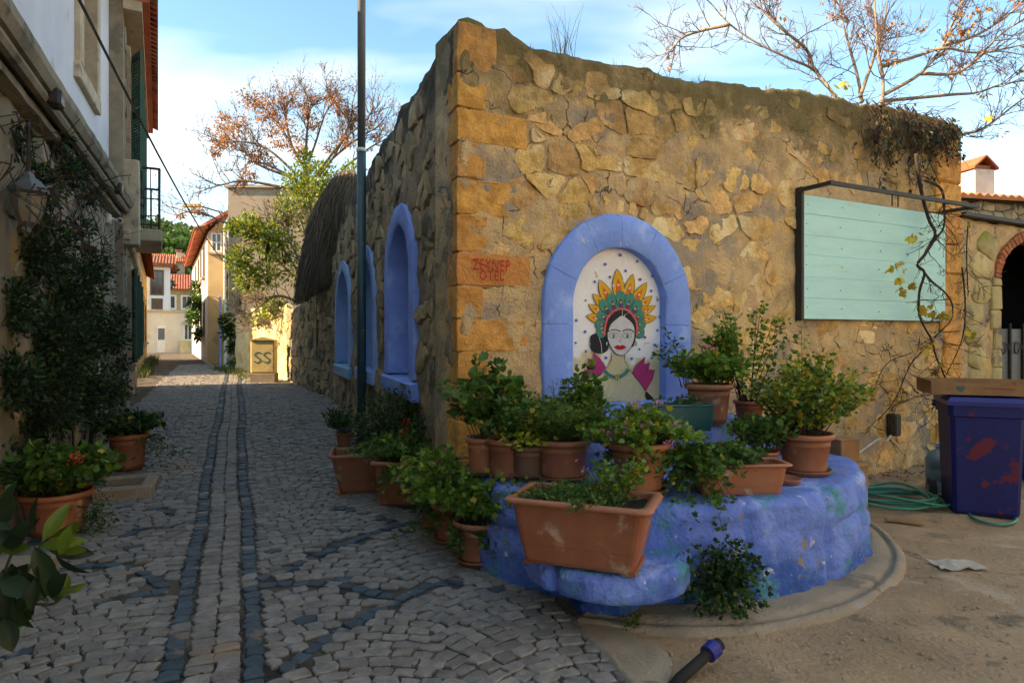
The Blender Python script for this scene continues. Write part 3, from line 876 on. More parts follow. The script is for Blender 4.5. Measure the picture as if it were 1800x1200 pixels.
def petal(bx, by, tx, ty, w, colr, layer, blunt=0.0):
    d = np.array((tx - bx, ty - by), float); L_ = np.linalg.norm(d); d /= L_; nn = np.array((-d[1], d[0])); b = np.array((bx, by))
    if blunt: prof = [(0, .35), (.3, .8), (.6, 1.0), (.85, .8), (.97, .4)]
    else: prof = [(0, .4), (.25, .85), (.5, 1.0), (.75, .72), (.93, .3)]
    pts = [b + d * L_ * t + nn * w * k for t, k in prof] + [b + d * L_] + [b + d * L_ * t - nn * w * k for t, k in prof[::-1]]
    paint([tuple(p) for p in pts], colr, layer)
fx, fy = 562, 600
tips = [(325, 540), (340, 462), (372, 388), (415, 290), (542, 215), (650, 250), (745, 310), (785, 402), (808, 470), (815, 550)]
ws = [30, 28, 30, 38, 40, 34, 36, 30, 26, 28]
for (tx, ty), w in zip(tips, ws):
    bx, by = fx + (tx - fx) * 0.42, fy + (ty - fy) * 0.42
    petal(bx, by, fx + (tx - fx) * 1.012, fy + (ty - fy) * 1.012, w + 4, 'black', 1); petal(bx, by, tx, ty, w, 'yellow', 2)
    mx_, my_ = fx + (tx - fx) * 0.84, fy + (ty - fy) * 0.84
    petal(bx, by, mx_, my_, w * 0.5, 'orange', 3)
    dot(fx + (tx - fx) * 0.72, fy + (ty - fy) * 0.72, 8, 'pale', 4)
for k in range(11):
    w = math.pi * (-0.10 + 1.20 * k / 10); rr = 236 if 2 < k < 8 else 205
    tx, ty = fx - rr * math.cos(w) * 0.86, fy + 5 - rr * math.sin(w) * 1.02
    bx, by = fx - 100 * math.cos(w), fy + 15 - 100 * math.sin(w)
    petal(bx, by, tx, ty, 38, 'black', 5, 1); petal(bx, by, tx, ty - 1, 36, 'teal', 6, 1)
    petal(bx, by, bx + (tx - bx) * 0.66, by + (ty - by) * 0.66, 15, 'purple', 7)
    dot(bx + (tx - bx) * 0.46, by + (ty - by) * 0.46, 7, 'gold', 8)
arc = [(448, 670), (452, 610), (470, 555), (510, 508), (565, 490), (620, 508), (660, 555), (676, 610), (672, 672)]
stroke(arc, 16, 'red', 9)
ac = curve(arc, 5)
for p in ac[::1]: dot(p[0], p[1], 2.6, 'pale', 10, n=6)
paint([(455, 670), (460, 605), (480, 555), (518, 515), (566, 500), (612, 515), (648, 555), (668, 610), (668, 670), (640, 760), (480, 750)], 'black', 9)
paint([(345, 730), (355, 680), (395, 662), (440, 670), (470, 720), (478, 770), (440, 803), (390, 800), (355, 775)], 'black', 3)
stroke([(410, 690), (425, 740), (430, 800)], 4, 'face', 5)
paint([(468, 660), (492, 600), (535, 560), (570, 540), (605, 560), (645, 600), (658, 655), (652, 710), (625, 770), (590, 808), (560, 816), (520, 800), (485, 750), (470, 705)], 'face', 11)
stroke([(572, 500), (571, 525), (571, 545)], 3, 'face', 11)
stroke([(470, 705), (485, 750), (520, 800), (560, 817), (590, 809), (625, 771), (652, 711), (659, 655)], 3.5, 'black', 12)
stroke([(463, 655), (490, 640), (525, 638), (558, 650)], 7, 'black', 13); stroke([(572, 650), (600, 636), (632, 640), (656, 656)], 7, 'black', 13)
for ex in (508, 605):
    paint([(ex - 34, 682), (ex - 15, 668), (ex + 12, 668), (ex + 33, 682), (ex + 10, 696), (ex - 14, 696)], 'black', 13)
    paint([(ex - 30, 682), (ex - 14, 671), (ex + 11, 671), (ex + 29, 682), (ex + 9, 693), (ex - 13, 693)], 'white', 14)
    dot(ex, 682, 12, 'iris', 15); dot(ex, 682, 5, 'black', 16)
    stroke([(ex - 36, 668), (ex - 10, 657), (ex + 15, 657), (ex + 38, 668)], 2.6, 'black', 13)
stroke([(560, 665), (562, 700), (546, 716), (556, 722), (568, 716)], 2.6, 'black', 13)
paint([(510, 760), (535, 745), (553, 750), (572, 745), (597, 760), (572, 776), (535, 777)], 'lips', 13)
stroke([(515, 760), (553, 758), (592, 760)], 2, 'black', 14)
for ex in (461, 667): dot(ex, 735, 7, 'aqua', 13, 17); dot(ex, 735, 3, 'white', 14, 10)
paint([(505, 800), (500, 850), (470, 905), (440, 935), (400, 980), (395, 1060), (480, 1130), (740, 1135), (735, 1060), (690, 1000), (640, 940), (600, 870), (592, 800)], 'skin', 1)
stroke([(497, 800), (493, 855), (462, 905)], 3, 'black', 4); stroke([(590, 808), (592, 850), (620, 905), (645, 940), (700, 1010), (735, 1065)], 3, 'black', 4)
def sleeve(pts):
    c = np.mean(np.array(pts), 0)
    paint([tuple(c + (np.array(p) - c) * 1.03) for p in pts], 'black', 5, False); paint(pts, 'pink', 6, False)
sleeve([(462, 908), (440, 870), (412, 835), (368, 798), (372, 850), (330, 838), (338, 880), (345, 900), (305, 925), (335, 975), (390, 972)])
sleeve([(645, 940), (670, 890), (735, 828), (728, 880), (768, 868), (760, 915), (802, 920), (785, 985), (740, 1065), (700, 1010)])
for (a, b) in (((440, 905), (365, 830)), ((430, 930), (335, 860)), ((410, 950), (325, 930)), ((665, 945), (728, 850)), ((700, 985), (755, 890)), ((725, 1020), (785, 930)), ((735, 1045), (770, 960))):
    stroke([a, ((a[0] + b[0]) / 2 + 6, (a[1] + b[1]) / 2), b], 4, 'red' if a[0] % 2 else 'purple', 7)
nk = [(443, 920), (480, 955), (530, 972), (580, 955), (618, 915)]
stroke(nk, 34, 'gold', 5); stroke(nk, 24, 'aqua', 6)
dot(537, 972, 20, 'black', 7); dot(537, 972, 17, 'gold', 8); stroke([(537, 955), (537, 972), (537, 990)], 3, 'black', 9); stroke([(520, 972), (537, 972), (555, 972)], 3, 'black', 9)
paint([(738, 1068), (760, 1085), (800, 1130), (760, 1135), (735, 1110)], 'black', 5)
for (x, y) in ((562, 112), (457, 177), (682, 157), (600, 224), (490, 267), (383, 300), (702, 284), (791, 260), (780, 365), (318, 432), (824, 429), (252, 572), (842, 547), (314, 652), (823, 642), (248, 730), (735, 690),
               (320, 790), (461, 835), (641, 840), (785, 836), (805, 745), (697, 775), (255, 888)):
    dot(x, y, rgH.uniform(8, 12), 'blue', 1, n=9)
mural.build('painted_portrait', [PAINT[k] for k in pk], niche)

# stencilled lettering on the reddish corner stone
def lettering(text, name, fr, u0, u1, v0, v1, y, mat, parent, bold=0.02):
    cu = bpy.data.curves.new('lettering', 'FONT'); cu.body = text; cu.size = 1.0; cu.offset = bold; cu.extrude = 0.0; cu.resolution_u = 3; cu.space_character = 1.18
    ob = bpy.data.objects.new('tmp_lettering', cu); col.objects.link(ob)
    dg = bpy.context.evaluated_depsgraph_get(); me = bpy.data.meshes.new_from_object(ob.evaluated_get(dg))
    V = np.array([v.co[:] for v in me.vertices]); F = [tuple(p.vertices) for p in me.polygons]
    bpy.data.objects.remove(ob); bpy.data.curves.remove(cu); bpy.data.meshes.remove(me)
    lo, hi = V.min(0), V.max(0)
    sa, za = fr.hit(u0, v1, y); sb, zb = fr.hit(u1, v0, y)
    W = [(sa + (p[0] - lo[0]) / (hi[0] - lo[0]) * (sb - sa), y + rnd.uniform(-.0006, .0006), za + (p[1] - lo[1]) / (hi[1] - lo[1]) * (zb - za)) for p in V]
    return build(name, fr.arr(W), F, mat, parent)
MT['stencil'] = M('red_stencil_paint', (0.56, 0.015, 0.018), (0.46, 0.025, 0.02), sc=60, bump=0.2, rough=0.8)
LETTER_Y = -0.036
lettering('ZEYNEP', 'stencil_lettering', YF, 831, 896, 458, 474, LETTER_Y, MT['stencil'], house, 0.008)
lettering('OTEL', 'stencil_lettering', YF, 843, 886, 477, 492, LETTER_Y, MT['stencil'], house, 0.008)

# ------------------------------------------------------------------ lane face
lane_end = LF.s_at(584)
wins = []                                                     # inner left, inner right, foot, spring, frame width
for uL, uR, vt, vb in ((682, 735, 360, 660), (633, 663, 432, 645), (593, 620, 458, 640)):
    a, b = LF.s_at(uL), LF.s_at(uR); m = (a + b) / 2
    fwd = 0.24 if uL == 682 else 0.2
    um = CU + FPX * LF(m, 0, 0)[0] / LF(m, 0, 0)[1]
    zt = LF.hit(um, vt)[1]; zb = LF.hit(um, vb)[1]
    s0, s1 = a + fwd, b - fwd
    rr = (s1 - s0) / 2
    wins.append((s0, s1, zb, zt - fwd - rr, fwd))
def lane_hole(x, z): return any(in_arch(w[0], w[1], w[2], w[3], 0.1)(x, z) for w in wins)
def ltop(x):
    d = -x
    b = 4.11 - 0.02 * d - 0.75 * float(sstep(6.5, 9.2, d))
    return b + 0.07 * nz((x, 0, 0), 1.0, 3, 17.0) + 0.03 * nz((x, 0, 0), 5, 3, 12.0)
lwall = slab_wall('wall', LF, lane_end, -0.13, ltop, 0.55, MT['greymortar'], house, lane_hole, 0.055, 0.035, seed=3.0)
qb = [0.6 if q < 0.4 else 0.30 for q in quoin_long]
for poly in cells(lane_end + 0.05, -0.2, 0.2, 4.1, 0.40, 0.28, 0.38, 9):
    P = np.array(poly); c = P.mean(0)
    if P[:, 0].max() > -qlen(c[1], qb): continue
    if P[:, 0].min() < lane_end + 0.02 or P[:, 1].max() > ltop(c[0]) - 0.04: continue
    if any(in_arch(w[0], w[1], w[2], w[3], w[4] - 0.02)(*c) or sum(in_arch(w[0], w[1], w[2], w[3], w[4] - 0.03)(*p) for p in poly) > len(poly) * .3 for w in wins): continue
    if rgH.random() < 0.18: continue
    V, F = stone_shape(poly, LF, rgH.choice((0.004, 0.008, 0.015, 0.03)), rgH.uniform(0.006, 0.034), rgH, rough=2.0)
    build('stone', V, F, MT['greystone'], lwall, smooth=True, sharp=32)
for k, w in enumerate(wins):
    mt = [MT['blue'], MT['lightblue'], MT['lightblue']][k]
    zsill = w[2] - 0.02
    wn_ = Geo(); pth = arch_path(w[0] - .02, w[1] + .02, w[2] - .02, w[3], 18)
    wn_.add(LF.arr([(x, 0.46, z) for x, z in pth]), [tuple(range(len(pth)))])
    wo = wn_.build('arched_window', MT['greymortar'] if k != 2 else MT['tealblue'], house)
    surround(LF, w[0], w[1], w[2], w[3], w[4], 0.05, 0.45, mt if k != 2 else MT['lightblue'], wo, 9, rgH)
    g = Geo(); g.bevbox(w[0] - w[4] - .03, w[1] + w[4] + .03, -0.085, 0.45, zsill - 0.20, zsill, 0.025, LF, 0.008); g.build('sill', [MT['blue'], MT['lightblue'], MT['tealblue']][k], wo)
    if k == 0:                                                # rubble filling inside the nearest window
        for poly in cells(w[0], w[1], w[2], w[3] + (w[1] - w[0]) / 2, 0.26, 0.16, 0.3, 31):
            c = np.mean(np.array(poly), 0)
            if in_arch(w[0], w[1], w[2], w[3], -0.05)(*c):
                fr2 = Frame(LF.o + LF.n * 0.45, -HL)
                V, F = stone_shape(poly, fr2, 0.012, rgH.uniform(0.02, 0.05), rgH); build('stone', V, F, MT['greystone'], wo, smooth=True)
# grass tufts along the top of both walls
def blades(name, roots, hgt, mat, parent, rg, n=14, label=None, cat=None, kind='stuff', bend=0.5, w=0.004):
    g = Geo()
    for r_ in roots:
        for _ in range(n):
            a = rg.uniform(0, 2 * math.pi); L_ = hgt * rg.uniform(0.4, 1.1); bd = bend * rg.uniform(0.2, 1)
            p0 = Vector(r_) + Vector((rg.uniform(-.05, .05), rg.uniform(-.05, .05), -0.02))
            pts = [p0 + Vector((math.cos(a) * bd * L_ * t * t, math.sin(a) * bd * L_ * t * t, L_ * t)) for t in (0, .35, .7, 1)]
            g.tube(pts, [w, w * .8, w * .5, w * .2], 3, False)
    return g.build(name, mat, parent, label=label, cat=cat, kind=kind)
roots = []
for k in range(26):
    x = rgH.uniform(0.3, yard_end); roots.append(YF(x, rgH.uniform(0.02, 0.3), ytop(x)))
blades('grass', roots, 0.10, MT['drygrass'], house, rgH, 8)
x = YF.s_at(995); blades('grass', [YF(x + d, 0.05, ytop(x) - .02) for d in (0, .06, -.05)], 0.42, MT['drygrass'], house, rgH, 9, bend=0.7, w=0.003)
blades('grass', [LF(-rgH.uniform(.3, 8), 0.2, ltop(-4)) for _ in range(14)], 0.10, MT['grass'], house, rgH, 9)

# ================================================================== LEFT SIDE OF THE LANE
MT['glass'] = M('window_glass', (0.03, 0.04, 0.045), rough=0.08, bump=0, spec=0.8)
MT['whitepaint'] = M('white_paint', (0.74, 0.74, 0.70), (0.66, 0.66, 0.62), bump=0.05, rough=0.6)
MT['trim'] = M('pale_stone_trim', (0.50, 0.42, 0.30), (0.38, 0.31, 0.22), sc=5, bump=0.4, bsc=40, stains=[((0.2, 0.17, 0.13), 2.4, 0.58, 0.7)])
MT['cornice'] = M('weathered_cornice', (0.30, 0.25, 0.17), (0.19, 0.16, 0.11), sc=4, bump=0.5, bsc=40, stains=[((0.10, 0.085, 0.055), 2.0, 0.52, 0.66)])
MT['rooftile'] = M('clay_roof_tile', (0.42, 0.13, 0.06), (0.30, 0.085, 0.04), sc=3, bump=0.3, isl=0.3, hue=0.012, stains=[((0.20, 0.12, 0.08), 1.5, 0.58, 0.7)])
MT['lanewall'] = M('warm_lime_wall', (0.25, 0.21, 0.14), (0.17, 0.14, 0.095), sc=3, bump=0.7, bsc=30, stains=[((0.20, 0.17, 0.12), 1.6, 0.52, 0.66), ((0.30, 0.20, 0.07), 1.1, 0.60, 0.7)])
MT['lanestone'] = M('pale_lane_stone', (0.35, 0.30, 0.215), (0.24, 0.20, 0.14), sc=5, bump=0.7, bsc=50, isl=0.22, hue=0.01, stains=[((0.2, 0.17, 0.12), 2.3, 0.56, 0.68)])
MT['wood'] = M('old_wood', (0.16, 0.095, 0.05), (0.09, 0.055, 0.03), sc=8, bump=0.4, stretch=(1, 1, 0.2))
MT['lampglass'] = M('frosted_lamp_glass', (0.24, 0.21, 0.155), (0.18, 0.16, 0.12), sc=6, bump=0, rough=0.3, spec=0.6)
rgB = random.Random(5)
def window_unit(parent, fr, s0, s1, z0, z1, frame_mat, y=0.0, fw=0.07, bars=(1, 1), pane_mat=None, sill=True, recess=0.0):
    """pane set on the wall face with a frame round it and glazing bars"""
    g = Geo()
    yo = y - 0.03
    g.box(s0 - fw, s0, yo, y + 0.05, z0, z1, fr); g.box(s1, s1 + fw, yo, y + 0.05, z0, z1, fr)
    g.box(s0 - fw, s1 + fw, yo - .004, y + 0.05, z1, z1 + fw, fr); g.box(s0 - fw, s1 + fw, yo - .004, y + 0.05, z0 - fw, z0, fr)
    for k in range(1, bars[0] + 1):
        x = s0 + (s1 - s0) * k / (bars[0] + 1); g.box(x - .025, x + .025, yo + .006, y + .04, z0, z1, fr)
    for k in range(1, bars[1] + 1):
        zc = z0 + (z1 - z0) * k / (bars[1] + 1); g.box(s0, s1, yo + .010, y + .04, zc - .02, zc + .02, fr)
    w = g.build('window', frame_mat, parent)
    p = Geo(); p.box(s0, s1, y - 0.012, y + 0.03, z0, z1, fr); p.build('pane', pane_mat or MT['glass'], w)
    if sill:
        q = Geo(); q.box(s0 - fw - .08, s1 + fw + .08, y - 0.14, y + .05, z0 - fw - .09, z0 - fw - .003, fr); q.build('sill', MT['trim'], w)
    return w

# ------------------------------------------------------------------ plastered house, left foreground
FF = Frame(F1_O, F1_D)
f_end = FF.s_at(206)
fh = thing('plastered_house', (F1_O[0], F1_O[1], 0), 'tall house at left with pale blue-white plaster over a vine-covered stone ground floor', 'house')
ZC0, ZC1 = 3.45, 3.80
lowwall = slab_wall('wall', FF, -3.0, f_end + 0.35, lambda x: ZC0 + 0.05, 0.6, MT['lanewall'], fh, res=0.09, amp=0.03, seed=6.0,
                    hole=lambda x, z: FF.s_at(134) < x < FF.s_at(164) and 0.9 < z < 2.72)
for poly in cells(0.2, f_end + 0.3, 0.25, ZC0, 0.42, 0.27, 0.33, 12):
    P = np.array(poly); c = P.mean(0)
    if P[:, 1].max() > ZC0 - 0.02 or P[:, 0].max() > f_end + 0.33 or rgB.random() < 0.2: continue
    if FF.s_at(134) - .25 < c[0] < FF.s_at(164) + .25 and c[1] < 3.0: continue
    V, F = stone_shape(poly, FF, rgB.uniform(0.005, 0.02), rgB.uniform(0.01, 0.035), rgB, rough=1.6)
    build('stone', V, F, MT['lanestone'], lowwall, smooth=True, sharp=32)
g = Geo(); g.box(-8, -3.0, 0, 0.6, -0.2, ZC0, FF); g.build('wall', MT['lanewall'], fh)
g = Geo(); a0, a1 = FF.s_at(134), FF.s_at(164)
g.box(a0 - .05, a1 + .05, 0.32, 0.36, 0.8, 2.8, FF); dr = g.build('doorway', MT['dark'], fh)
for (x0, x1, z0, z1) in ((a0 - .2, a0, 0.3, 2.72), (a1, a1 + .2, 0.3, 2.72), (a0 - .26, a1 + .26, 2.725, 2.95)):
    q = Geo(); q.bevbox(x0, x1, -0.05, 0.3, z0, z1, 0.015, FF, 0.004); q.build('stone_jamb', MT['trim'], dr)
# upper storey, with an opening for the window
wz0 = FF.hit(172, 170)[1]; w0, w1 = FF.s_at(146, 0.0), FF.s_at(172)
wz1 = wz0 + 1.9
g = Geo(); YU = 0.06
for (x0, x1, z0, z1) in ((-8, w0, ZC1 - .02, 7.6), (w1, f_end, ZC1 - .02, 7.6), (w0, w1, ZC1 - .02, wz0), (w0, w1, wz1, 7.6)):
    g.box(x0, x1, YU, 0.5, z0, z1, FF)
g.box(-8, f_end - .01, 0.5, 7.0, ZC0, 7.6, FF)
g.build('plaster_wall', MT['plaster'], fh)
w = Geo()
w.box(w0, w1, 0.40, 0.44, wz0, wz1, FF); wo = w.build('window', MT['glass'], fh)
for (x0, x1, z0, z1) in ((w0 - .17, w0 + .03, wz0, wz1), (w1 - .03, w1 + .17, wz0, wz1), (w0 - .22, w1 + .22, wz0 - .2, wz0 - .003), (w0 - .2, w1 + .2, wz1 + .003, wz1 + .2)):
    q = Geo(); q.bevbox(x0, x1, YU - 0.07, 0.39, z0, z1, 0.012, FF, 0.003); q.build('stone_trim', MT['trim'], wo)
q = Geo(); q.box(w0 + .035, w0 + .12, 0.28, 0.38, wz0, wz1, FF); q.build('frame', MT['shutter'], wo)
# cornice: moulded string course and half-round gutter
prof = [(0.0, 3.44), (-0.10, 3.46), (-0.10, 3.52), (-0.05, 3.54), (-0.05, 3.60), (-0.22, 3.63), (-0.26, 3.70), (-0.26, 3.78), (0.07, 3.83)]
g = Geo(); V = []
xs = np.linspace(-5, f_end + 0.42, 60)
for x in xs:
    for (y, z) in prof: V.append(FF(x, y + 0.008 * nz((x, y, z), 3, 2), z + 0.010 * nz((x, y, z), 2, 2, 3)))
n = len(prof)
F = [(i * n + k, (i + 1) * n + k, (i + 1) * n + k + 1, i * n + k + 1) for i in range(len(xs) - 1) for k in range(n - 1)] + [tuple(range((len(xs) - 1) * n, len(xs) * n))]
build('cornice', V, F, MT['cornice'], fh)
g = Geo(); g.tube([FF(x, -0.15, 3.585) for x in np.linspace(-5, f_end + .40, 12)], 0.052, 8); g.build('gutter', MT['cornice'], fh)
g = Geo()
rf = [(-0.55, 7.45), (-0.55, 7.55), (3.5, 9.3), (7.2, 7.6), (7.2, 7.5)]
V = [FF(x, y, z) for x in (-8.2, f_end - .02) for y, z in rf]
build('roof', V, [tuple(range(5)), tuple(range(5, 10))[::-1]] + [(k, (k + 1) % 5, 5 + (k + 1) % 5, 5 + k) for k in range(5)], MT['rooftile'], fh)

# ------------------------------------------------------------------ second house with green shutters and a balcony
BF = Frame((-6.20, 10.45), (-0.54, 1.0))
b_len = 7.15
bh = thing('shuttered_house', (-6.20, 10.45, 0.2), 'stone house with green shutters and tiled eave behind the plastered house', 'house')
g = Geo(); g.box(-0.25, b_len, 0, 5.5, -0.1, 6.85, BF); bw = g.build('wall', MT['lanestone'], bh)
for poly in cells(0.1, b_len - 0.05, 0.3, 6.7, 0.62, 0.36, 0.26, 44):
    P = np.array(poly)
    if P[:, 0].max() > b_len or P[:, 0].min() < 0 or P[:, 1].max() > 6.75: continue
    V, F = stone_shape(poly, BF, 0.006, rgB.uniform(0.008, 0.022), rgB); build('stone', V, F, MT['lanestone'], bw, smooth=True)
def shutter_window(fr, s0, s1, z0, z1, parent, ang):
    g = Geo(); g.box(s0, s1, -0.045, 0.02, z0, z1, fr); wo = g.build('window', MT['glass'], parent)
    q = Geo(); q.box(s0 - .14, s0, -0.07, 0.02, z0 - .1, z1 + .12, fr); q.box(s1, s1 + .14, -0.07, 0.02, z0 - .1, z1 + .12, fr); q.box(s0, s1, -0.07, .02, z1, z1 + .12, fr); q.box(s0, s1, -0.09, .02, z0 - .1, z0, fr)
    q.build('stone_trim', MT['trim'], wo)
    for hinge, sg in ((s0, -1), (s1, 1)):
        L_ = (s1 - s0) * 0.5
        dx, dy = sg * math.cos(ang) * L_, -math.sin(ang) * L_
        ex, ey = -dy / L_ * 0.035, dx / L_ * 0.035
        sh = Geo()
        def quad(t0, t1, za, zb, k0, k1):
            P = []
            for zc in (za, zb):
                for (t, k) in ((t0, k0), (t1, k0), (t1, k1), (t0, k1)):
                    P.append(fr(hinge + dx * t + ex * k, -0.08 + dy * t + ey * k, zc))
            sh.hexa(P)
        quad(0, .1, z0, z1, 0, 1); quad(.9, 1, z0, z1, 0, 1); quad(.1, .9, z0, z0 + .1, .02, .98); quad(.1, .9, z1 - .1, z1, .02, .98); quad(.1, .9, (z0 + z1) / 2 - .05, (z0 + z1) / 2 + .05, .02, .98)
        so = sh.build('shutter', MT['shutter'], wo)
        sl = Geo()
        sh = sl
        k = z0 + .12
        while k < z1 - .12:
            if abs(k - (z0 + z1) / 2) > .08: quad(.1, .9, k, k + .02, .2, .8)
            k += 0.05
        sl.build('slats', MT['shutter'], so, kind='stuff')
    return wo
for s in (0.75, 2.4, 4.05, 5.7):
    shutter_window(BF, s, s + 0.8, 4.35, 6.35, bh, R(20))
for s in (1.0, 2.6, 4.2, 5.8):
    shutter_window(BF, s, s + 0.7, 1.15, 2.75, bh, R(10))
g = Geo(); g.bevbox(-0.1, b_len, -0.10, 0.02, 3.12, 3.3, 0.02, BF); g.build('string_course', MT['trim'], bh)
g = Geo(); g.bevbox(-0.05, 0.35, -0.22, 0.02, 3.05, 4.42, 0.02, BF, 0.004); g.build('stone_bracket', MT['trim'], bh)
# balcony
ba0, ba1, bz = BF.s_at(243) - .0, 0, 0
ba0, ba1 = 1.3, 3.3
g = Geo(); g.bevbox(ba0, ba1, -0.55, 0.02, 3.30, 3.52, 0.02, BF); bal = g.build('balcony', MT['trim'], bh)
g = Geo(); zt = 4.62
for (a, b) in (((ba0 + .04, -.50), (ba1 - .04, -.50)), ((ba0 + .04, -.50), (ba0 + .04, 0)), ((ba1 - .04, -.50), (ba1 - .04, 0))):
    for zc, r_ in ((zt, .025), (zt - .55, .014), (3.60, .016)): g.tube([BF(a[0], a[1], zc), BF(b[0], b[1], zc)], r_, 5)
rail = g.build('railing', MT['black'], bal)
for x in np.linspace(ba0 + .04, ba1 - .04, 14):
    b = Geo(); b.tube([BF(x, -.50, 3.52), BF(x, -.50, zt)], .022 if x in (ba0 + .04, ba1 - .04) else .009, 5); b.build('baluster', MT['black'], rail)
for y in np.linspace(-.36, -.08, 3):
    for x in (ba0 + .04, ba1 - .04):
        b = Geo(); b.tube([BF(x, y, 3.52), BF(x, y, zt)], .009, 5); b.build('baluster', MT['black'], rail)
# tiled eave
g = Geo()
V = [BF(x, y, z) for x in (-0.3, b_len + .15) for y, z in ((-0.36, 6.86), (-0.36, 6.98), (2.8, 8.2), (5.9, 6.9), (5.9, 6.8))]
bro = build('roof', V, [tuple(range(5)), tuple(range(5, 10))[::-1]] + [(k, (k + 1) % 5, 5 + (k + 1) % 5, 5 + k) for k in range(5)], MT['rooftile'], bh)
g = Geo(); g.box(-.3, b_len + .1, -0.26, 0.0, 6.70, 6.855, BF); g.build('eave_board', MT['trim'], bh)
x = -0.25
while x < b_len + .1:
    t = Geo()
    for i in range(2):
        V = []
        for y, zb in ((-0.48, 6.93), (0.9, 7.46)):
            for k in range(7):
                w = math.pi * k / 6; V.append(BF(x - 0.085 * math.cos(w), y, zb + 0.075 * math.sin(w)))
        if i == 0: t.add(V, [(k, k + 1, k + 8, k + 7) for k in range(6)])
    V2 = []
    for y, zb in ((-0.48, 6.93), (0.9, 7.46)):
        for k in range(7):
            w = math.pi * k / 6; V2.append(BF(x - 0.065 * math.cos(w), y, zb + 0.055 * math.sin(w)))
    t.add(V2, [(k, k + 7, k + 8, k + 1) for k in range(6)])
    t.F += [(k, k + 1, 14 + k + 1, 14 + k) for k in range(6)]; t.mi += [0] * 6
    t.build('roof_tile', MT['rooftile'], bro, smooth=False); x += 0.2

# ------------------------------------------------------------------ buildings further up the lane
MT['yellowstone'] = M('yellow_ashlar', (0.56, 0.40, 0.17), (0.42, 0.29, 0.12), sc=2, bump=0.5, bsc=20, isl=0.2, stains=[((0.35, 0.25, 0.12), 1.2, 0.56, 0.7)])  # the stone's own yellow
MT['yellowwall'] = M('yellow_stucco', (0.62, 0.47, 0.25), (0.5, 0.38, 0.2), sc=1.2, bump=0.2, bsc=12, stains=[((0.42, 0.30, 0.15), 1.0, 0.58, 0.7)])
MT['whitewall'] = M('off_white_stucco', (0.68, 0.62, 0.50), (0.58, 0.52, 0.40), sc=1.0, bump=0.2, bsc=12, stains=[((0.48, 0.40, 0.27), 0.9, 0.58, 0.7)])
MT['greywall'] = M('grey_concrete_wall', (0.36, 0.30, 0.22), (0.28, 0.23, 0.17), sc=0.9, bump=0.2, bsc=12, stains=[((0.22, 0.19, 0.15), 0.8, 0.55, 0.7)])
MT['cream'] = M('cream_limewash', (0.72, 0.60, 0.34), (0.60, 0.47, 0.24), sc=2.4, bump=0.8, bsc=16, bdist=0.05, stains=[((0.50, 0.36, 0.16), 1.6, 0.56, 0.66)])
def house_box(name, fr, x0, x1, depth, z0, z1, mat, label, eave=0.35, pitch=0.45, roof=True, ridge='x'):
    p = fr((x0 + x1) / 2, depth / 2, z0)
    h = thing(name, p, label, 'house')
    g = Geo(); g.box(x0, x1, 0, depth, z0 - 0.3, z1, fr); g.build('wall', mat, h)
    if roof:
        V, F = [], []
        if ridge == 'x':                                       # ridge along the face; corrugated with tile rows
            n = int((x1 - x0 + 2 * eave) / 0.11)
            for side in (0, 1):
                b = len(V)
                for i in range(n + 1):
                    x = x0 - eave + (x1 - x0 + 2 * eave) * i / n; w = 0.035 * (1 if i % 2 else -1)
                    ye, yr = (-eave, depth / 2) if side == 0 else (depth + eave, depth / 2)
                    rise = pitch * (depth / 2 + eave)
                    for t in (0, 0.25, .5, .75, 1.0): V.append(fr(x, ye + (yr - ye) * t, z1 - 0.08 + rise * t + w + .06))
                    V.append(fr(x, ye, z1 - 0.12))
                for i in range(n):
                    for k in range(4): F.append((b + i * 6 + k, b + (i + 1) * 6 + k, b + (i + 1) * 6 + k + 1, b + i * 6 + k + 1))
                    F.append((b + i * 6, b + (i + 1) * 6, b + (i + 1) * 6 + 5, b + i * 6 + 5))
            rise = pitch * (depth / 2 + eave)
            for x in (x0, x1):
                b = len(V); V += [fr(x, 0, z1 - .01), fr(x, depth, z1 - .01), fr(x, depth / 2, z1 - .15 + rise)]; F.append((b, b + 1, b + 2))
        build('roof', V, F, MT['rooftile'], h)
    return h
# ashlar house on the left
AF = Frame((-12.25, 21.5), (-0.536, 1.0))
ah = house_box('ashlar_house', AF, 0, 13, 6, 0.3, 4.5, MT['yellowstone'], 'low yellow ashlar house on the left beyond the shuttered house')
AF2 = Frame((-12.25, 21.5), (-0.536, 1.0))
for k, s in enumerate((2.0, 5.0, 8.5)):
    window_unit(ah, AF, s, s + 1.0, 1.4, 2.9, MT['wood'], bars=(1, 1))
for poly in cells(0.05, 12.9, 0.5, 4.4, 1.0, 0.42, 0.08, 77):
    P = np.array(poly)
    if P[:, 0].max() > 13 or P[:, 0].min() < 0 or P[:, 1].max() > 4.45: continue
    c = P.mean(0)
    if any(s - .5 < c[0] < s + 1.5 and 1.1 < c[1] < 3.1 for s in (2.0, 5.0, 8.5)): continue
    V, F = stone_shape(poly, AF, 0.012, 0.02, rgB, rough=0.5); build('stone', V, F, MT['yellowstone'], ah)
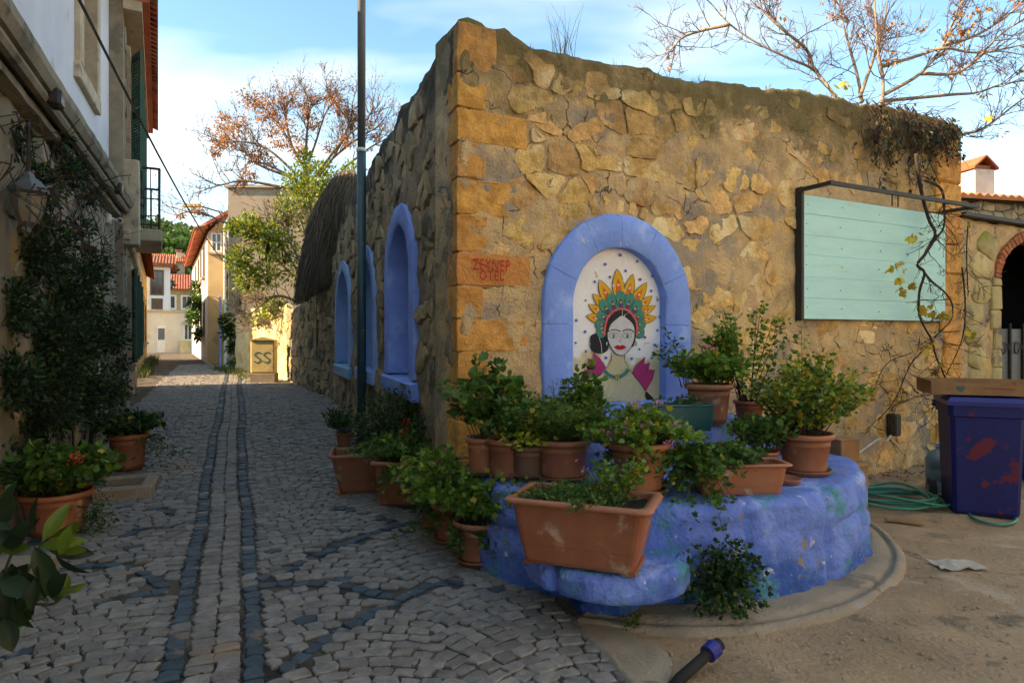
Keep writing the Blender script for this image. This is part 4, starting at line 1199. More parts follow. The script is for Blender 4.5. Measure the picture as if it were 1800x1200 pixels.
# bay-window house
def ux(u, d): return (u - CU) / FPX * d
def vz(v, d): return EYE + (CV - v) / FPX * d
def facing(u, d): return Frame((ux(u, d), d), (1, 0.50))       # walls across the end of the lane
def SZ(fr, u=None, v=None): return fr.s_at(u) if v is None else fr.hit(305, v)[1]
EF = facing(280, 52.0)
bay = house_box('bay_window_house', EF, SZ(EF, 240), SZ(EF, 297), 5, 0.4, SZ(EF, v=464), MT['whitewall'], 'white house with brown bay window at the far end of the lane', eave=0.5, pitch=0.3)
F2 = Frame(EF.o - EF.n * 1.0, EF.e)
g = Geo(); g.box(SZ(F2, 263), SZ(F2, 299), 0, 1.0, SZ(F2, v=560), SZ(F2, v=470), F2); byo = g.build('bay', MT['whitepaint'], bay)
window_unit(bay, F2, SZ(F2, 267), SZ(F2, 285), SZ(F2, v=517), SZ(F2, v=478), MT['wood'], bars=(1, 2), fw=.12, pane_mat=MT['glass'], sill=False)
g = Geo(); g.box(SZ(F2, 266), SZ(F2, 286), -.03, .02, SZ(F2, v=544), SZ(F2, v=525), F2); g.build('bay_panel', MT['wood'], byo)
g = Geo(); g.box(SZ(F2, 261), SZ(F2, 302), -.25, .9, SZ(F2, v=560), SZ(F2, v=553), F2); g.build('bay_floor', MT['trim'], byo)
g = Geo(); g.box(SZ(F2, 258), SZ(F2, 303), -.45, .9, SZ(F2, v=470), SZ(F2, v=464), F2); g.build('bay_roof', MT['rooftile'], byo)
# low white end wall with door and window
WF = facing(300, 46.0)
S_ = lambda u: SZ(WF, u); Z_ = lambda v: SZ(WF, v=v)
ew = house_box('white_cottage', WF, S_(240), S_(345), 3.0, 0.4, Z_(549), MT['whitewall'], 'low whitewashed cottage with white door closing off the lane', roof=False)
g = Geo(); g.bevbox(S_(276), S_(291), -.06, .02, 0.42, Z_(573), .02, WF); do = g.build('door', MT['whitepaint'], ew)
g = Geo(); g.box(S_(278), S_(289.5), -.075, -.05, Z_(597), Z_(577), WF); g.build('door_grille', MT['polegrey'], do)
window_unit(ew, WF, S_(325), S_(336), Z_(596), Z_(571), MT['whitepaint'], bars=(1, 0), fw=.12)
g = Geo(); g.box(S_(320), S_(341), -.35, .02, Z_(568), Z_(565), WF); g.build('window_hood', MT['trim'], ew)
g = Geo(); g.box(S_(316), S_(344), -.5, .0, .3, Z_(598), WF); g.build('plinth', MT['cream'], ew)
g = Geo(); g.box(S_(239), S_(346), -.12, 3.1, Z_(549), Z_(545), WF); g.build('coping', MT['trim'], ew)
# red-roofed stone house behind
RF = facing(310, 60.0)
S_ = lambda u: SZ(RF, u); Z_ = lambda v: SZ(RF, v=v)
rh = house_box('red_roofed_house', RF, S_(287), S_(362), 7, 0.4, Z_(507), MT['yellowstone'], 'stone house with red tiled roof behind the white cottage', pitch=0.42)
for a in (292, 321):
    window_unit(rh, RF, S_(a), S_(a + 15), Z_(541), Z_(521), MT['whitepaint'], bars=(1, 0), fw=.16)
UF = facing(290, 78.0)
S_ = lambda u: SZ(UF, u); Z_ = lambda v: SZ(UF, v=v)
uh = house_box('hilltop_house', UF, S_(240), S_(325), 7, 1.0, Z_(459), MT['greywall'], 'grey stone house with chimney and tiled roof at the foot of the wooded hill', pitch=0.32)
g = Geo(); g.bevbox(S_(310), S_(319), 1.5, 2.3, Z_(470), Z_(440), .03, UF); ch = g.build('chimney', MT['whitewall'], uh)
g = Geo(); g.bevbox(S_(308.5), S_(320.5), 1.4, 2.4, Z_(440), Z_(436), .03, UF); g.build('chimney_cap', MT['rooftile'], ch)
# yellow gabled house on the right of the lane
d = 28.0
GX = ux(366, d)
GF = Frame((GX, d), (1, 0.06))
gh = thing('yellow_house', (GX + 1, d + 2, 0.35), 'tall yellow house on the right of the lane with sloping tiled eave', 'house')
gl = np.array((-22.0, 45.0)) - np.array((GX, d)); glen = float(np.linalg.norm(gl)); gl = gl / glen
GL = Frame(np.array((GX, d)) + gl * glen, -gl)                 # lane side, near end at x = glen
zr0 = vz(408, 28); zr1 = vz(384, 28)
wid = (392 - 366) / FPX * 28
P0 = np.array((GX, d)); P1 = P0 + GF.e * wid; P2 = P1 + gl * glen; P3 = P0 + gl * glen
V = [(*P0, 0), (*P1, 0), (*P2, 0), (*P3, 0), (*P0, zr0), (*P1, zr1), (*P2, zr1 + .3), (*P3, zr0 + .3)]
g = Geo(); g.hexa(V); g.build('wall', MT['yellowwall'], gh)
g = Geo(); g.box(0.05, glen - .02, -0.012, 0.02, 0.2, zr0 - .05, GL); g.build('lane_wall', MT['whitewall'], gh)
e_ = -GF.e * 0.55
V = []
for (p, zc) in ((P0 - gl * .4, zr0), (P3 + gl * .3, zr0 + .3)):
    V.append((*(p + e_), zc - .02))
for (p, zc) in ((P2 + gl * .3, zr1 + .3), (P1 - gl * .4, zr1)):
    V.append((*(p + GF.e * .3), zc + .25))
Vt = [(v[0], v[1], v[2] + .14) for v in V]
build('roof', V + Vt, [(3, 2, 1, 0), (4, 5, 6, 7), (0, 1, 5, 4), (1, 2, 6, 5), (2, 3, 7, 6), (3, 0, 4, 7)], MT['rooftile'], gh)
for k in range(52):
    t = k / 51; p = P0 - gl * .35 + gl * (glen + .6) * t + e_ * 1.03
    b = Geo(); zc = zr0 + .3 * t + .10
    b.tube([(*p, zc), (*(p + GF.e * 0.5), zc + .12)], .10, 6); b.build('roof_tile', MT['rooftile'], gh)
window_unit(gh, GF, ux(374, d) - GX, ux(387, d) - GX, vz(440, d), vz(412, d), MT['whitepaint'], bars=(1, 1), fw=.08, pane_mat=MT['glass'])
for s in (2.5, 5.5, 8.5, 12):
    window_unit(gh, GL, glen - s - 1, glen - s, 4.4, 5.7, MT['wood'], y=-.01, bars=(1, 0))
    window_unit(gh, GL, glen - s - 1, glen - s, 1.6, 3.1, MT['black'], y=-.01, bars=(2, 2))
# tall plain grey building
d = 26.5
KF = Frame((ux(401, d), d), (1, 0.05))
kh = house_box('grey_block', KF, 0, 7.5, 3.5, 0.3, vz(330, d), MT['greywall'], 'tall plain grey-brown building behind the autumn tree', roof=False)
g = Geo(); g.box(-.12, 7.6, -.12, 3.6, vz(330, d), vz(326, d), KF); g.build('coping', MT['trim'], kh)
window_unit(kh, KF, 3.2, 4.2, 4.6, 5.9, MT['whitepaint'], bars=(1, 1))
g = Geo(); g.tube([KF(-.10, -.08, 0.3), KF(-.10, -.08, 6.0), KF(-0.02, 0, 6.2)], .055, 6); g.build('drainpipe', MT['whitepaint'], kh)
g = Geo(); g.tube([KF(-.28, -.08, 0.3), KF(-.28, -.08, 3.2)], .05, 6); g.build('drainpipe', MT['lightblue'], kh)
# street light arm on the yellow house
p0 = at(398, 395, 27.5); p1 = at(385, 372, 27.2); p2 = at(350, 362, 27)
sl = thing('street_light', p0, 'grey arm street light reaching over the lane from the yellow house', 'street light')
g = Geo(); g.tube([at(399, 440, 27.5), p0, p1, p2], .035, 6); g.build('arm', MT['polegrey'], sl)
g = Geo(); g.bevbox(p2.x - .65, p2.x + .05, p2.y - .12, p2.y + .12, p2.z - .06, p2.z + .09, .03); g.build('lamp_head', MT['cream'], sl)

# unseen house added right of and behind the viewer to bounce warm sunlight
XF = Frame((9.5, 5.0), (0, -1))
xh = house_box('light_bounce_house', XF, 0, 17, 6, 0.0, 7.0, MT['cream'], 'tall cream house across the yard on the right', eave=.4, pitch=.4)
xh['kind'] = 'structure'; del xh['label']; del xh['category']
for k in range(4):
    for zb in (1.2, 4.3): window_unit(xh, XF, 1.6 + k * 4, 2.8 + k * 4, zb, zb + 1.6, MT['shutter'], bars=(1, 1))
# ------------------------------------------------------------------ garden walls on the right of the lane
wa = LF(lane_end + .02, 0, 0); wa = np.array(wa[:2]); wb = np.array((ux(504, 18.5), 18.5)); wc = np.array((ux(414, 23.0), 23.0))
RW = Frame(wb, wa - wb); rwl = float(np.linalg.norm(wa - wb))
rw = thing('rubble_garden_wall', (wb[0], wb[1], .3), 'low grey rubble wall running from the stone house up the lane', 'wall')
rt = lambda x: 2.25 + 0.85 * (x / rwl) ** 1.4 + 0.08 * nz((x, 0, 0), 1.3, 3, 5.0)
rwo = slab_wall('wall', RW, 0, rwl, rt, 0.45, MT['greymortar'], rw, res=0.08, amp=0.04, seed=8.0)
for poly in cells(0.05, rwl - .05, 0.3, 3.0, 0.36, 0.22, 0.38, 15):
    P = np.array(poly); c = P.mean(0)
    if P[:, 1].max() > rt(c[0]) - .02 or P[:, 0].max() > rwl or P[:, 0].min() < 0: continue
    V, F = stone_shape(poly, RW, rgB.uniform(0.006, 0.016), rgB.uniform(0.02, 0.06), rgB, rough=1.5); build('stone', V, F, MT['greystone'], rwo, smooth=True, sharp=32)
CW = Frame(wc, wb - wc); cwl = float(np.linalg.norm(wb - wc))
cw = thing('cream_garden_wall', (wc[0], wc[1], .35), 'sunlit cream limewashed garden wall behind the utility box', 'wall')
slab_wall('wall', CW, 0, cwl, lambda x: 2.45 + 0.12 * nz((x, 0, 0), 1.5, 3, 2.0) - .25 * float(sstep(1.2, 0, x)), 0.4, MT['cream'], cw, res=0.09, amp=0.05, seed=9.0)
# utility box
p = onground(461, 673)
ub = thing('utility_box', p, 'beige electrical cabinet with teal scrawl standing against the cream wall', 'utility box')
UBF = Frame((p.x, p.y), (1, 0.12))
g = Geo(); g.bevbox(-.33, .33, 0, .42, p.z - .05, p.z + .26, .01, UBF); g.build('plinth', MT['concrete'], ub)
MT['cabinet'] = M('beige_cabinet', (0.74, 0.58, 0.24), (0.64, 0.50, 0.21), sc=4, bump=.05, rough=.6, stains=[((.35, .27, .13), 3, .6, .7)])
g = Geo(); g.bevbox(-.31, .31, .015, .41, p.z + .262, p.z + 1.16, .012, UBF); cb = g.build('cabinet', MT['cabinet'], ub)
V = [UBF(x, y, p.z + zc) for x, y, zc in ((-.35, -.03, 1.163), (.35, -.03, 1.163), (.35, .45, 1.163), (-.35, .45, 1.163), (0, -.03, 1.25), (0, .45, 1.25))]
build('cap', V, [(0, 3, 2, 1), (0, 1, 4), (2, 3, 5), (0, 4, 5, 3), (1, 2, 5, 4)], MT['cabinet'], ub)
g = Geo(); g.bevbox(-.28, .28, 0.0, .014, p.z + .3, p.z + 1.12, .004, UBF); g.build('door', MT['cabinet'], ub)
MT['tealpaint'] = M('teal_spray', (0.03, 0.22, 0.24), bump=0, rough=.7)
def squiggle(fr, pts, y, w, mat, parent, name):
    g = Geo(); P = [np.array(q) for q in curve(pts, 8)]
    for i in range(len(P) - 1):
        t = P[i + 1] - P[i]; t = t / (np.linalg.norm(t) + 1e-9); n_ = np.array((-t[1], t[0])) * w / 2
        q = [P[i] + n_, P[i + 1] + n_, P[i + 1] - n_, P[i] - n_]
        g.add([fr(a[0], y - .00003 * i, a[1]) for a in q], [(0, 1, 2, 3)])
    return g.build(name, mat, parent)
for ox in (-.12, .12):
    squiggle(UBF, [(ox + a * 1.1, p.z + .62 + b) for a, b in ((.09, .18), (.0, .21), (-.07, .14), (0, .07), (.07, 0), (0, -.07), (-.09, -.03))], -.004, .035, MT['tealpaint'], ub, 'graffiti')

# ------------------------------------------------------------------ wooded hill
rgW = random.Random(99)
def hz_(x, y): return 31 * math.exp(-((x + 108) / 52) ** 2 - ((y - 185) / 60) ** 2) - .6
V = []; nxh, nyh = 40, 30
for j in range(nyh + 1):
    for i in range(nxh + 1):
        x = -260 + 300 * i / nxh; y = 100 + 200 * j / nyh; V.append((x, y, hz_(x, y)))
build('hill', V, [(j * (nxh + 1) + i, j * (nxh + 1) + i + 1, (j + 1) * (nxh + 1) + i + 1, (j + 1) * (nxh + 1) + i) for j in range(nyh) for i in range(nxh)],
      M('hill_scrub', (0.09, 0.10, 0.04), (0.05, 0.065, 0.025), sc=.2, bump=0), None, smooth=True, kind='structure')

# ================================================================== PAINTED PLATFORM UNDER THE NICHE
rgP = random.Random(314)
TOP1, TOP2, LEDGE = 0.60, 0.86, 0.36
plat = thing('painted_platform', (1.2, 5.0, 0), 'lumpy blue-painted stepped masonry bench built against the corner house', 'bench')
def lumpy(name, front, back, z0, z1, parent, mat, batter=0.10, edge=0.07, amp=0.035, seed=0.0, n=150, under=None, joints=()):
    """front: plan curve of the outer edge; back: matching inner curve. Rounded, uneven masonry mass."""
    f = [np.array(p) for p in curve(front, 14)]; b = [np.array(p) for p in curve(back, 14)]
    def resample(c):
        L_ = np.concatenate([[0], np.cumsum([np.linalg.norm(c[i + 1] - c[i]) for i in range(len(c) - 1)])]); t = np.linspace(0, L_[-1], n + 1)
        A = np.array(c); return np.column_stack([np.interp(t, L_, A[:, 0]), np.interp(t, L_, A[:, 1])])
    f, b = resample(f), resample(b)
    V = []
    nf, nt_ = 34, 14
    rows = nf + nt_
    for i in range(n + 1):
        t = f[min(i + 1, n)] - f[max(i - 1, 0)]; t = t / np.linalg.norm(t); o = np.array((t[1], -t[0]))      # outward
        if (f[i] - b[i]) @ o < 0: o = -o
        for k in range(rows):
            if k < nf:
                h = k / (nf - 1); z = z0 + (z1 - z0) * (1 - (1 - h) ** 1.3)
                rd = max(0.0, (z - (z1 - edge)) / edge); off = batter * (1 - h) - edge * (1 - math.sqrt(max(0, 1 - rd * rd)))
                if under: off -= under * (1 - float(sstep(.42, .60, (z - z0) / (z1 - z0))))
                p = f[i] + o * off; a = 1.0
            else:
                q = (k - nf + 1) / nt_; p = f[i] * (1 - q) + b[i] * q - o * edge * (1 - q); z = z1; a = 0.35
            P3 = (p[0], p[1], z)
            dsp = amp * (0.8 * nz(P3, 2.6, 3, seed) + 0.5 * nz(P3, 9, 3, seed + 3)) * a
            if k < nf + 3:
                vd = noise.voronoi(Vector((p[0] * 1.75 + seed, p[1] * 1.75, z * 2.6 + .35)))[0]; dsp -= amp * 0.4 * math.exp(-((vd[1] - vd[0]) / 0.07) ** 2) * a
            for (jx, jy, wd) in joints:
                dj = abs((p[0] - jx))
                if k < nf + 2 and p[1] < jy: dsp -= 0.04 * math.exp(-(dj / (wd * 1.0)) ** 2) * a
            if k < nf and joints and len(joints) > 1: dsp -= 0.045 * math.exp(-((z - .33 - .05 * nz((p[0], p[1], 0), 1.5, 2, 3.0)) / .022) ** 2) * float(sstep(-.15, .25, nz((p[0], p[1], 0), 1.7, 2, 9.0)))
            if k >= nf: V.append((p[0], p[1], z + dsp * 0.8))
            else: V.append((p[0] + o[0] * dsp, p[1] + o[1] * dsp, z + dsp * 0.3 * (k / nf)))
    F = [(i * rows + k, (i + 1) * rows + k, (i + 1) * rows + k + 1, i * rows + k + 1) for i in range(n) for k in range(rows - 1)]
    F.append(tuple(range(rows))[::-1]); F.append(tuple(range(n * rows, (n + 1) * rows)))
    return build(name, V, F, mat, parent, smooth=True)
front = [(-0.20, 5.25), (-0.22, 4.75), (-0.10, 4.38), (0.22, 4.12), (0.6, 3.98), (0.95, 3.90), (1.35, 3.92), (1.8, 4.10), (2.27, 4.45), (2.64, 4.95), (2.86, 5.6), (2.98, 6.6)]
def wallpt(x, off=0.08): q = HC + HR * x; m = np.array((HR[1], -HR[0])); return tuple(q + m * off)
back = [wallpt(s) for s in np.linspace(0.05, 3.6, 12)]
lumpy('main_step', front, back, -0.03, TOP1, plat, MT['platform'], batter=0.07, edge=0.06, amp=0.027, seed=2.0, n=260, joints=((1.42, 4.3, .025), (0.75, 4.2, .03), (2.05, 4.6, .03), (2.5, 5.0, .03)))
lumpy('lower_step', [(0.06, 4.2), (0.07, 3.85), (0.16, 3.60), (0.35, 3.44), (0.60, 3.36), (0.85, 3.44), (0.98, 3.62), (1.08, 3.85), (1.14, 4.05)],
      [(0.2, 4.2), (0.25, 4.15), (0.32, 4.1), (0.45, 4.06), (0.62, 4.05), (0.75, 4.05), (0.85, 4.05), (0.95, 4.08), (1.1, 4.1)], 0.0, LEDGE, plat, MT['platform'], batter=0.0, edge=0.06, amp=0.03, seed=7.0, under=0.30, n=110, joints=((0.22, 3.75, .02),))
lumpy('upper_step', [wallpt(0.55, .12), wallpt(0.62, .62), wallpt(1.0, .82), wallpt(1.8, .80), wallpt(2.45, .62), wallpt(2.72, .35), wallpt(2.75, .12)],
      [wallpt(s, .06) for s in np.linspace(.6, 2.7, 7)], TOP1 - .05, TOP2, plat, MT['platform'], batter=0.05, edge=0.05, amp=0.02, seed=12.0, n=90)
# apron: curved concrete skirt with a shallow gutter
ap_f = [(0.35, 3.62), (0.8, 3.50), (1.3, 3.50), (1.85, 3.72), (2.35, 4.08), (2.78, 4.62), (3.0, 5.2), (3.08, 5.8)]
ap_b = [(0.55, 3.9), (0.8, 3.84), (1.3, 3.86), (1.75, 4.05), (2.2, 4.4), (2.55, 4.9), (2.75, 5.4), (2.8, 5.8)]
f_ = np.array(curve(ap_f, 16)); b_ = np.array(curve(ap_b, 16)); V = []
prof = [(-.03, -.04), (0.0, 0.018), (0.10, 0.030), (0.17, 0.034), (0.20, 0.012), (0.27, 0.012), (0.30, 0.032), (0.6, 0.03), (1.0, 0.03)]
for i in range(len(f_)):
    for q, z in prof:
        p = f_[i] * (1 - q) + b_[i] * q; V.append((p[0], p[1], z + .006 * nz((p[0], p[1], 0), 5, 3) + (.03 * nz((p[0], p[1], 0), 1.2, 2) if q <= 0 else 0)))
m_ = len(prof)
build('concrete_apron', V, [(i * m_ + k, (i + 1) * m_ + k, (i + 1) * m_ + k + 1, i * m_ + k + 1) for i in range(len(f_) - 1) for k in range(m_ - 1)], MT['concrete'], None, smooth=True, kind='structure')

# ================================================================== YARD SIDE
# arched wall carrying on past the house
MT['archstone'] = M('mossy_ashlar', (0.52, 0.42, 0.19), (0.38, 0.29, 0.13), sc=4, bump=0.6, bsc=45, isl=0.18, stains=[((0.28, 0.28, 0.04), 2.0, 0.50, 0.64, 2.0, 3.6), ((0.2, 0.16, 0.1), 2.2, 0.58, 0.7)])
MT['brick'] = M('orange_brick', (0.46, 0.15, 0.05), (0.34, 0.10, 0.04), sc=9, bump=0.5, bsc=60, isl=0.22)
aw = thing('arched_yard_wall', YF(yard_end + 1, 0, 0), 'lower mossy stone wall with a brick-lined archway at the right edge', 'wall')
az0, az1 = yard_end + 0.005, yard_end + 4.6
as0 = YF.s_at(1755); as1 = as0 + 2.4; asz, arise = 2.38, 0.62
arch_hole = in_arch(as0, as1, -1, asz, 0.02, arise)
awall = slab_wall('wall', YF, az0, az1, lambda x: 3.12 + .02 * nz((x, 0, 0), 3, 2), 0.45, MT['mortar'], aw, arch_hole, 0.05, 0.02, base=0.0, seed=14.0)
for poly in cells(az0 + .02, az1, 0.1, 3.1, 0.42, 0.30, 0.16, 51):
    P = np.array(poly); c = P.mean(0)
    if P[:, 0].min() < az0 or P[:, 0].max() > az1 or P[:, 1].max() > 3.1: continue
    if any(in_arch(as0, as1, -1, asz, 0.12, arise)(*p) for p in poly): continue
    V, F = stone_shape(poly, YF, 0.01, rgP.uniform(0.015, 0.035), rgP, rough=.8); build('stone', V, F, MT['archstone'], awall, smooth=True)
pth = arch_path(as0, as1, 0.0, asz, 34, arise); po = arch_path(as0 - .13, as1 + .13, 0.0, asz, 34, arise + .13)
for i in range(5, len(pth) - 6):
    V = []
    for y in (-0.04, 0.42):
        for (a, b, s_) in ((pth, i, .06), (po, i, .06), (po, i, .94), (pth, i, .94)):
            q = np.array(a[b]) * (1 - s_) + np.array(a[b + 1]) * s_; V.append(YF(q[0], y + rgP.uniform(-.008, .008), q[1]))
    build('brick', V, [(0, 1, 2, 3), (7, 6, 5, 4), (0, 4, 5, 1), (1, 5, 6, 2), (2, 6, 7, 3), (3, 7, 4, 0)], MT['brick'], awall)
z = 0.05
while z < asz - .05:
    h = rgP.uniform(.2, .34); g = Geo(); g.bevbox(as0 - rgP.uniform(.12, .3), as0 + .01, -.045, .43, z + .005, min(z + h, asz) - .005, .015, YF, .006); g.build('stone', MT['archstone'], awall); z += h
g = Geo(); g.bevbox(az0, az1, -0.09, 0.5, 3.13, 3.19, .01, YF, .003); g.build('coping', MT['black'], aw)
# dark room behind the archway
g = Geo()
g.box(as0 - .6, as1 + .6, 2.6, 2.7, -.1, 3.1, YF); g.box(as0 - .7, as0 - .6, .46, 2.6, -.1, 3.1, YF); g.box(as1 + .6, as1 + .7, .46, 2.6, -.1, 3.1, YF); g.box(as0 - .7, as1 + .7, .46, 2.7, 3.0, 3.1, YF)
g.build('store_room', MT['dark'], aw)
gate = thing('metal_gate', YF(as0 + .4, .3, 0), 'grey sheet-metal gate leaf with scrollwork standing in the dark archway', 'gate')
MT['gategrey'] = M('grey_sheet_metal', (0.11, 0.115, 0.11), (0.08, 0.085, 0.08), sc=4, rough=.5, bump=.05)
for k in range(3):
    g = Geo(); g.bevbox(as0 + .06 + k * .36, as0 + .40 + k * .36, .24, .27, .1, 1.7, .01, YF); g.build('panel', MT['gategrey'], gate)
for k in range(4):
    g = Geo(); g.tube([YF(as0 + .05 + k * .36, .22, .08), YF(as0 + .05 + k * .36, .22, 1.78)], .02, 5); g.build('bar', MT['black'], gate)
for k in range(3):
    cx_ = as0 + .23 + k * .36
    g = Geo(); g.tube([YF(cx_ + math.cos(w) * (.13 - .016 * w), .215, 1.4 + math.sin(w) * (.13 - .016 * w)) for w in np.linspace(0, 6.5, 22)], .011, 5); g.build('scroll', MT['black'], gate)
# house behind with chimney
d = 15.0
QF = Frame((ux(1672, d), d), (1, .22))
qh = house_box('tiled_roof_house', QF, 0, 6.5, 5, 0.0, vz(342, d), MT['greymortar'], 'grey stone house with old clay tile roof behind the arched wall', eave=.25, pitch=.16)
for poly in cells(0.05, 6.3, 2.6, vz(342, d) - .1, .34, .2, .3, 63):
    P = np.array(poly)
    if P[:, 1].max() > vz(342, d) - .05 or P[:, 0].min() < 0: continue
    V, F = stone_shape(poly, QF, .01, rgP.uniform(.02, .04), rgP); build('stone', V, F, MT['greystone'], qh, smooth=True)
c0 = ux(1716, 16.5) - QF.o[0]
g = Geo(); g.bevbox(c0, c0 + .62, .9, 1.5, 4.6, vz(292, 16), .02, QF, .01); ch = g.build('chimney', MT['whitewall'], qh)
zc = vz(292, 16)
for sgn in (0, 1):
    g = Geo(); P = []
    xa, xb = (c0 - .06, c0 + .31) if sgn == 0 else (c0 + .68, c0 + .31)
    for dz_ in (0, .05):
        P += [QF(xa, .84, zc + dz_), QF(xb, .84, zc + .30 + dz_), QF(xb, 1.56, zc + .30 + dz_), QF(xa, 1.56, zc + dz_)]
    g.hexa(P); g.build('chimney_tile', MT['rooftile'], ch)
g = Geo(); g.bevbox(c0 + .06, c0 + .56, .95, 1.45, zc - .01, zc + .12, .02, QF); g.build('chimney_cap', MT['brick'], ch)

# ------------------------------------------------------------------ mint board with its iron frame
MT['mint'] = M('mint_paint', (0.43, 0.82, 0.79), (0.39, 0.76, 0.73), sc=2.5, bump=.25, bsc=18, rough=.6, isl=.03, stretch=(1, 1, 6),
               stains=[((.46, .64, .46), 1.5, .6, .74)])
sb0, sb1 = YF.s_at(1412, -.08), YF.s_at(1662, -.08)
zb0, zb1 = 1.78, 3.10
sgn_ = thing('notice_board', YF((sb0 + sb1) / 2, -.1, zb0), 'blank mint-green plank board in a black iron frame on the ochre wall', 'sign board')
hs = [0, .17, .34, .52, .68, .85, 1.0]
for a, b in zip(hs[:-1], hs[1:]):
    g = Geo(); g.bevbox(sb0 + .005, sb1, -.08 + rgP.uniform(-.002, .002), -.058, zb0 + (zb1 - zb0) * a + .0008, zb0 + (zb1 - zb0) * b - .0008, .002, YF); g.build('plank', MT['mint'], sgn_)
for k in range(6):
    for x in (sb0 + .05, sb0 + .62, sb0 + 1.3, sb1 - .06):
        zc = zb0 + (zb1 - zb0) * (hs[k] + hs[k + 1]) / 2 + rgP.uniform(-.02, .02); xx = x + rgP.uniform(-.02, .02)
        q = Geo(); q.tube([YF(xx, -.0835, zc), YF(xx, -.070, zc)], .006, 7); q.build('nail', MT['black'], sgn_)
g = Geo(); g.box(sb0 - .035, sb0 + .003, -.088, -.01, zb0 - .02, zb1 + .08, YF); g.build('frame_post', MT['black'], sgn_)
g = Geo(); g.box(sb0 + .003, sb1, -.056, -.02, zb0 - .005, zb0 + .05, YF); g.build('frame_rail', MT['black'], sgn_)
g = Geo(); g.box(sb0 + .003, sb1, -.056, -.02, zb1 - .05, zb1 - .01, YF); g.build('frame_rail', MT['black'], sgn_)
zf = zb1 + .03
for (a, b) in (((sb0 - .02, -.02), (sb0 - .02, -.42)), ((sb0 - .05, -.42), (sb1 + .05, -.42)), ((sb1 + .02, -.42), (sb1 + .02, -.02))):
    q = Geo()
    if a[1] == b[1]: q.box(a[0], b[0], -.445, -.405, zf, zf + .04, YF)
    else: q.box(a[0] - .02, a[0] + .02, -.4045, -.02, zf, zf + .04, YF)
    q.build('canopy_bar', MT['black'], sgn_)
for k in (.38, .42):
    q = Geo(); x = sb0 + (sb1 - sb0) * k; q.tube([YF(x, -.42, zf), YF(x, -.42, zf - .12)], .008, 5); q.build('hook', MT['black'], sgn_)

# ------------------------------------------------------------------ wheelie bins
MT['binblue'] = M('navy_bin_plastic', (0.006, 0.010, 0.10), (0.005, 0.008, 0.075), sc=3, bump=.04, rough=.6, spec=.3)
MT['binlid'] = M('violet_bin_plastic', (0.012, 0.014, 0.17), (0.01, 0.012, 0.13), sc=3, bump=.03, rough=.4, spec=.5)
MT['binspray'] = M('navy_plastic_with_red_spray', (0.006, 0.010, 0.10), (0.005, 0.008, 0.075), sc=3, bump=.04, rough=.6, spec=.3, stains=[((0.115, 0.010, 0.022), 4.2, 0.54, 0.60)])
MT['rubber'] = M('black_rubber', (0.018, 0.018, 0.018), bump=.1, rough=.8)
def wheelie(u0, u1, vbase, label, rot, spray=False):
    p0, p1 = onz(u0, vbase), onz(u1, vbase)
    fr = Frame((p0.x, p0.y), (math.cos(rot), math.sin(rot)))
    W = .55; D = .60; H = 1.0
    b = thing('wheelie_bin', fr(W / 2, D / 2, 0), label, 'bin', 'wheelie bins by the archway')
    V = []
    levels = [(0.0, .86, .84), (.03, .90, .88), (.5, .95, .95), (.86, .99, .995), (.87, 1.05, 1.05), (.96, 1.05, 1.05)]
    for z, sx, sy in levels:
        for (x, y) in ((.06, 0), (.94, 0), (1, .06), (1, .94), (.94, 1), (.06, 1), (0, .94), (0, .06)):
            V.append(fr(W / 2 + (x - .5) * W * sx, D * .45 + (y - .45) * D * sy, z * H + .02))
    F = [(k * 8 + i, k * 8 + (i + 1) % 8, (k + 1) * 8 + (i + 1) % 8, (k + 1) * 8 + i) for k in range(len(levels) - 1) for i in range(8)] + [tuple(range(8))[::-1], tuple(range(40, 48))]
    build('body', V, F, [MT['binblue'], MT['binspray']], b, mi=[1 if (spray and q < 40 and q % 8 == 0) else 0 for q in range(len(F))])
    V = []
    for z, e in ((.962, .04), (1.0, .045), (1.035, .0)):
        for (x, y) in ((-e, -e), (1 + e, -e), (1 + e, 1 + e), (-e, 1 + e)): V.append(fr(x * W, y * D, z * H + .02 + (.03 * y if z > 1 else 0)))
    build('lid', V, [(0, 1, 5, 4), (1, 2, 6, 5), (2, 3, 7, 6), (3, 0, 4, 7), (4, 5, 9, 8), (5, 6, 10, 9), (6, 7, 11, 10), (7, 4, 8, 11), (8, 9, 10, 11), (3, 2, 1, 0)], MT['binlid'], b)
    g = Geo(); g.tube([fr(-.02, D * 1.05, .93), fr(-.02, D * 1.16, .96), fr(W + .02, D * 1.16, .96), fr(W + .02, D * 1.05, .93)], .018, 6); g.build('handle', MT['binblue'], b)
    for x in (-.045, W + .045):
        g = Geo(); c = Vector(fr(x, D * .95, .105))
        ax = Vector((*(fr.e), 0))
        pts = [c - ax * .03, c - ax * .028, c + ax * .028, c + ax * .03]; g.tube(pts, [.085, .105, .105, .085], 18)
        w = g.build('wheel', MT['rubber'], b)
        g = Geo(); g.tube([c - ax * .034, c + ax * .034], .05, 12); g.build('hub', MT['polegrey'], w)
    return b, fr, W, D
bin1, bfr, bW, bD = wheelie(1671, 1797, 906, 'navy wheelie bin smeared with red paint carrying a cardboard tray', R(-23), True)
wheelie(1815, 1935, 858, 'second blue wheelie bin cut off by the right edge', R(-20))
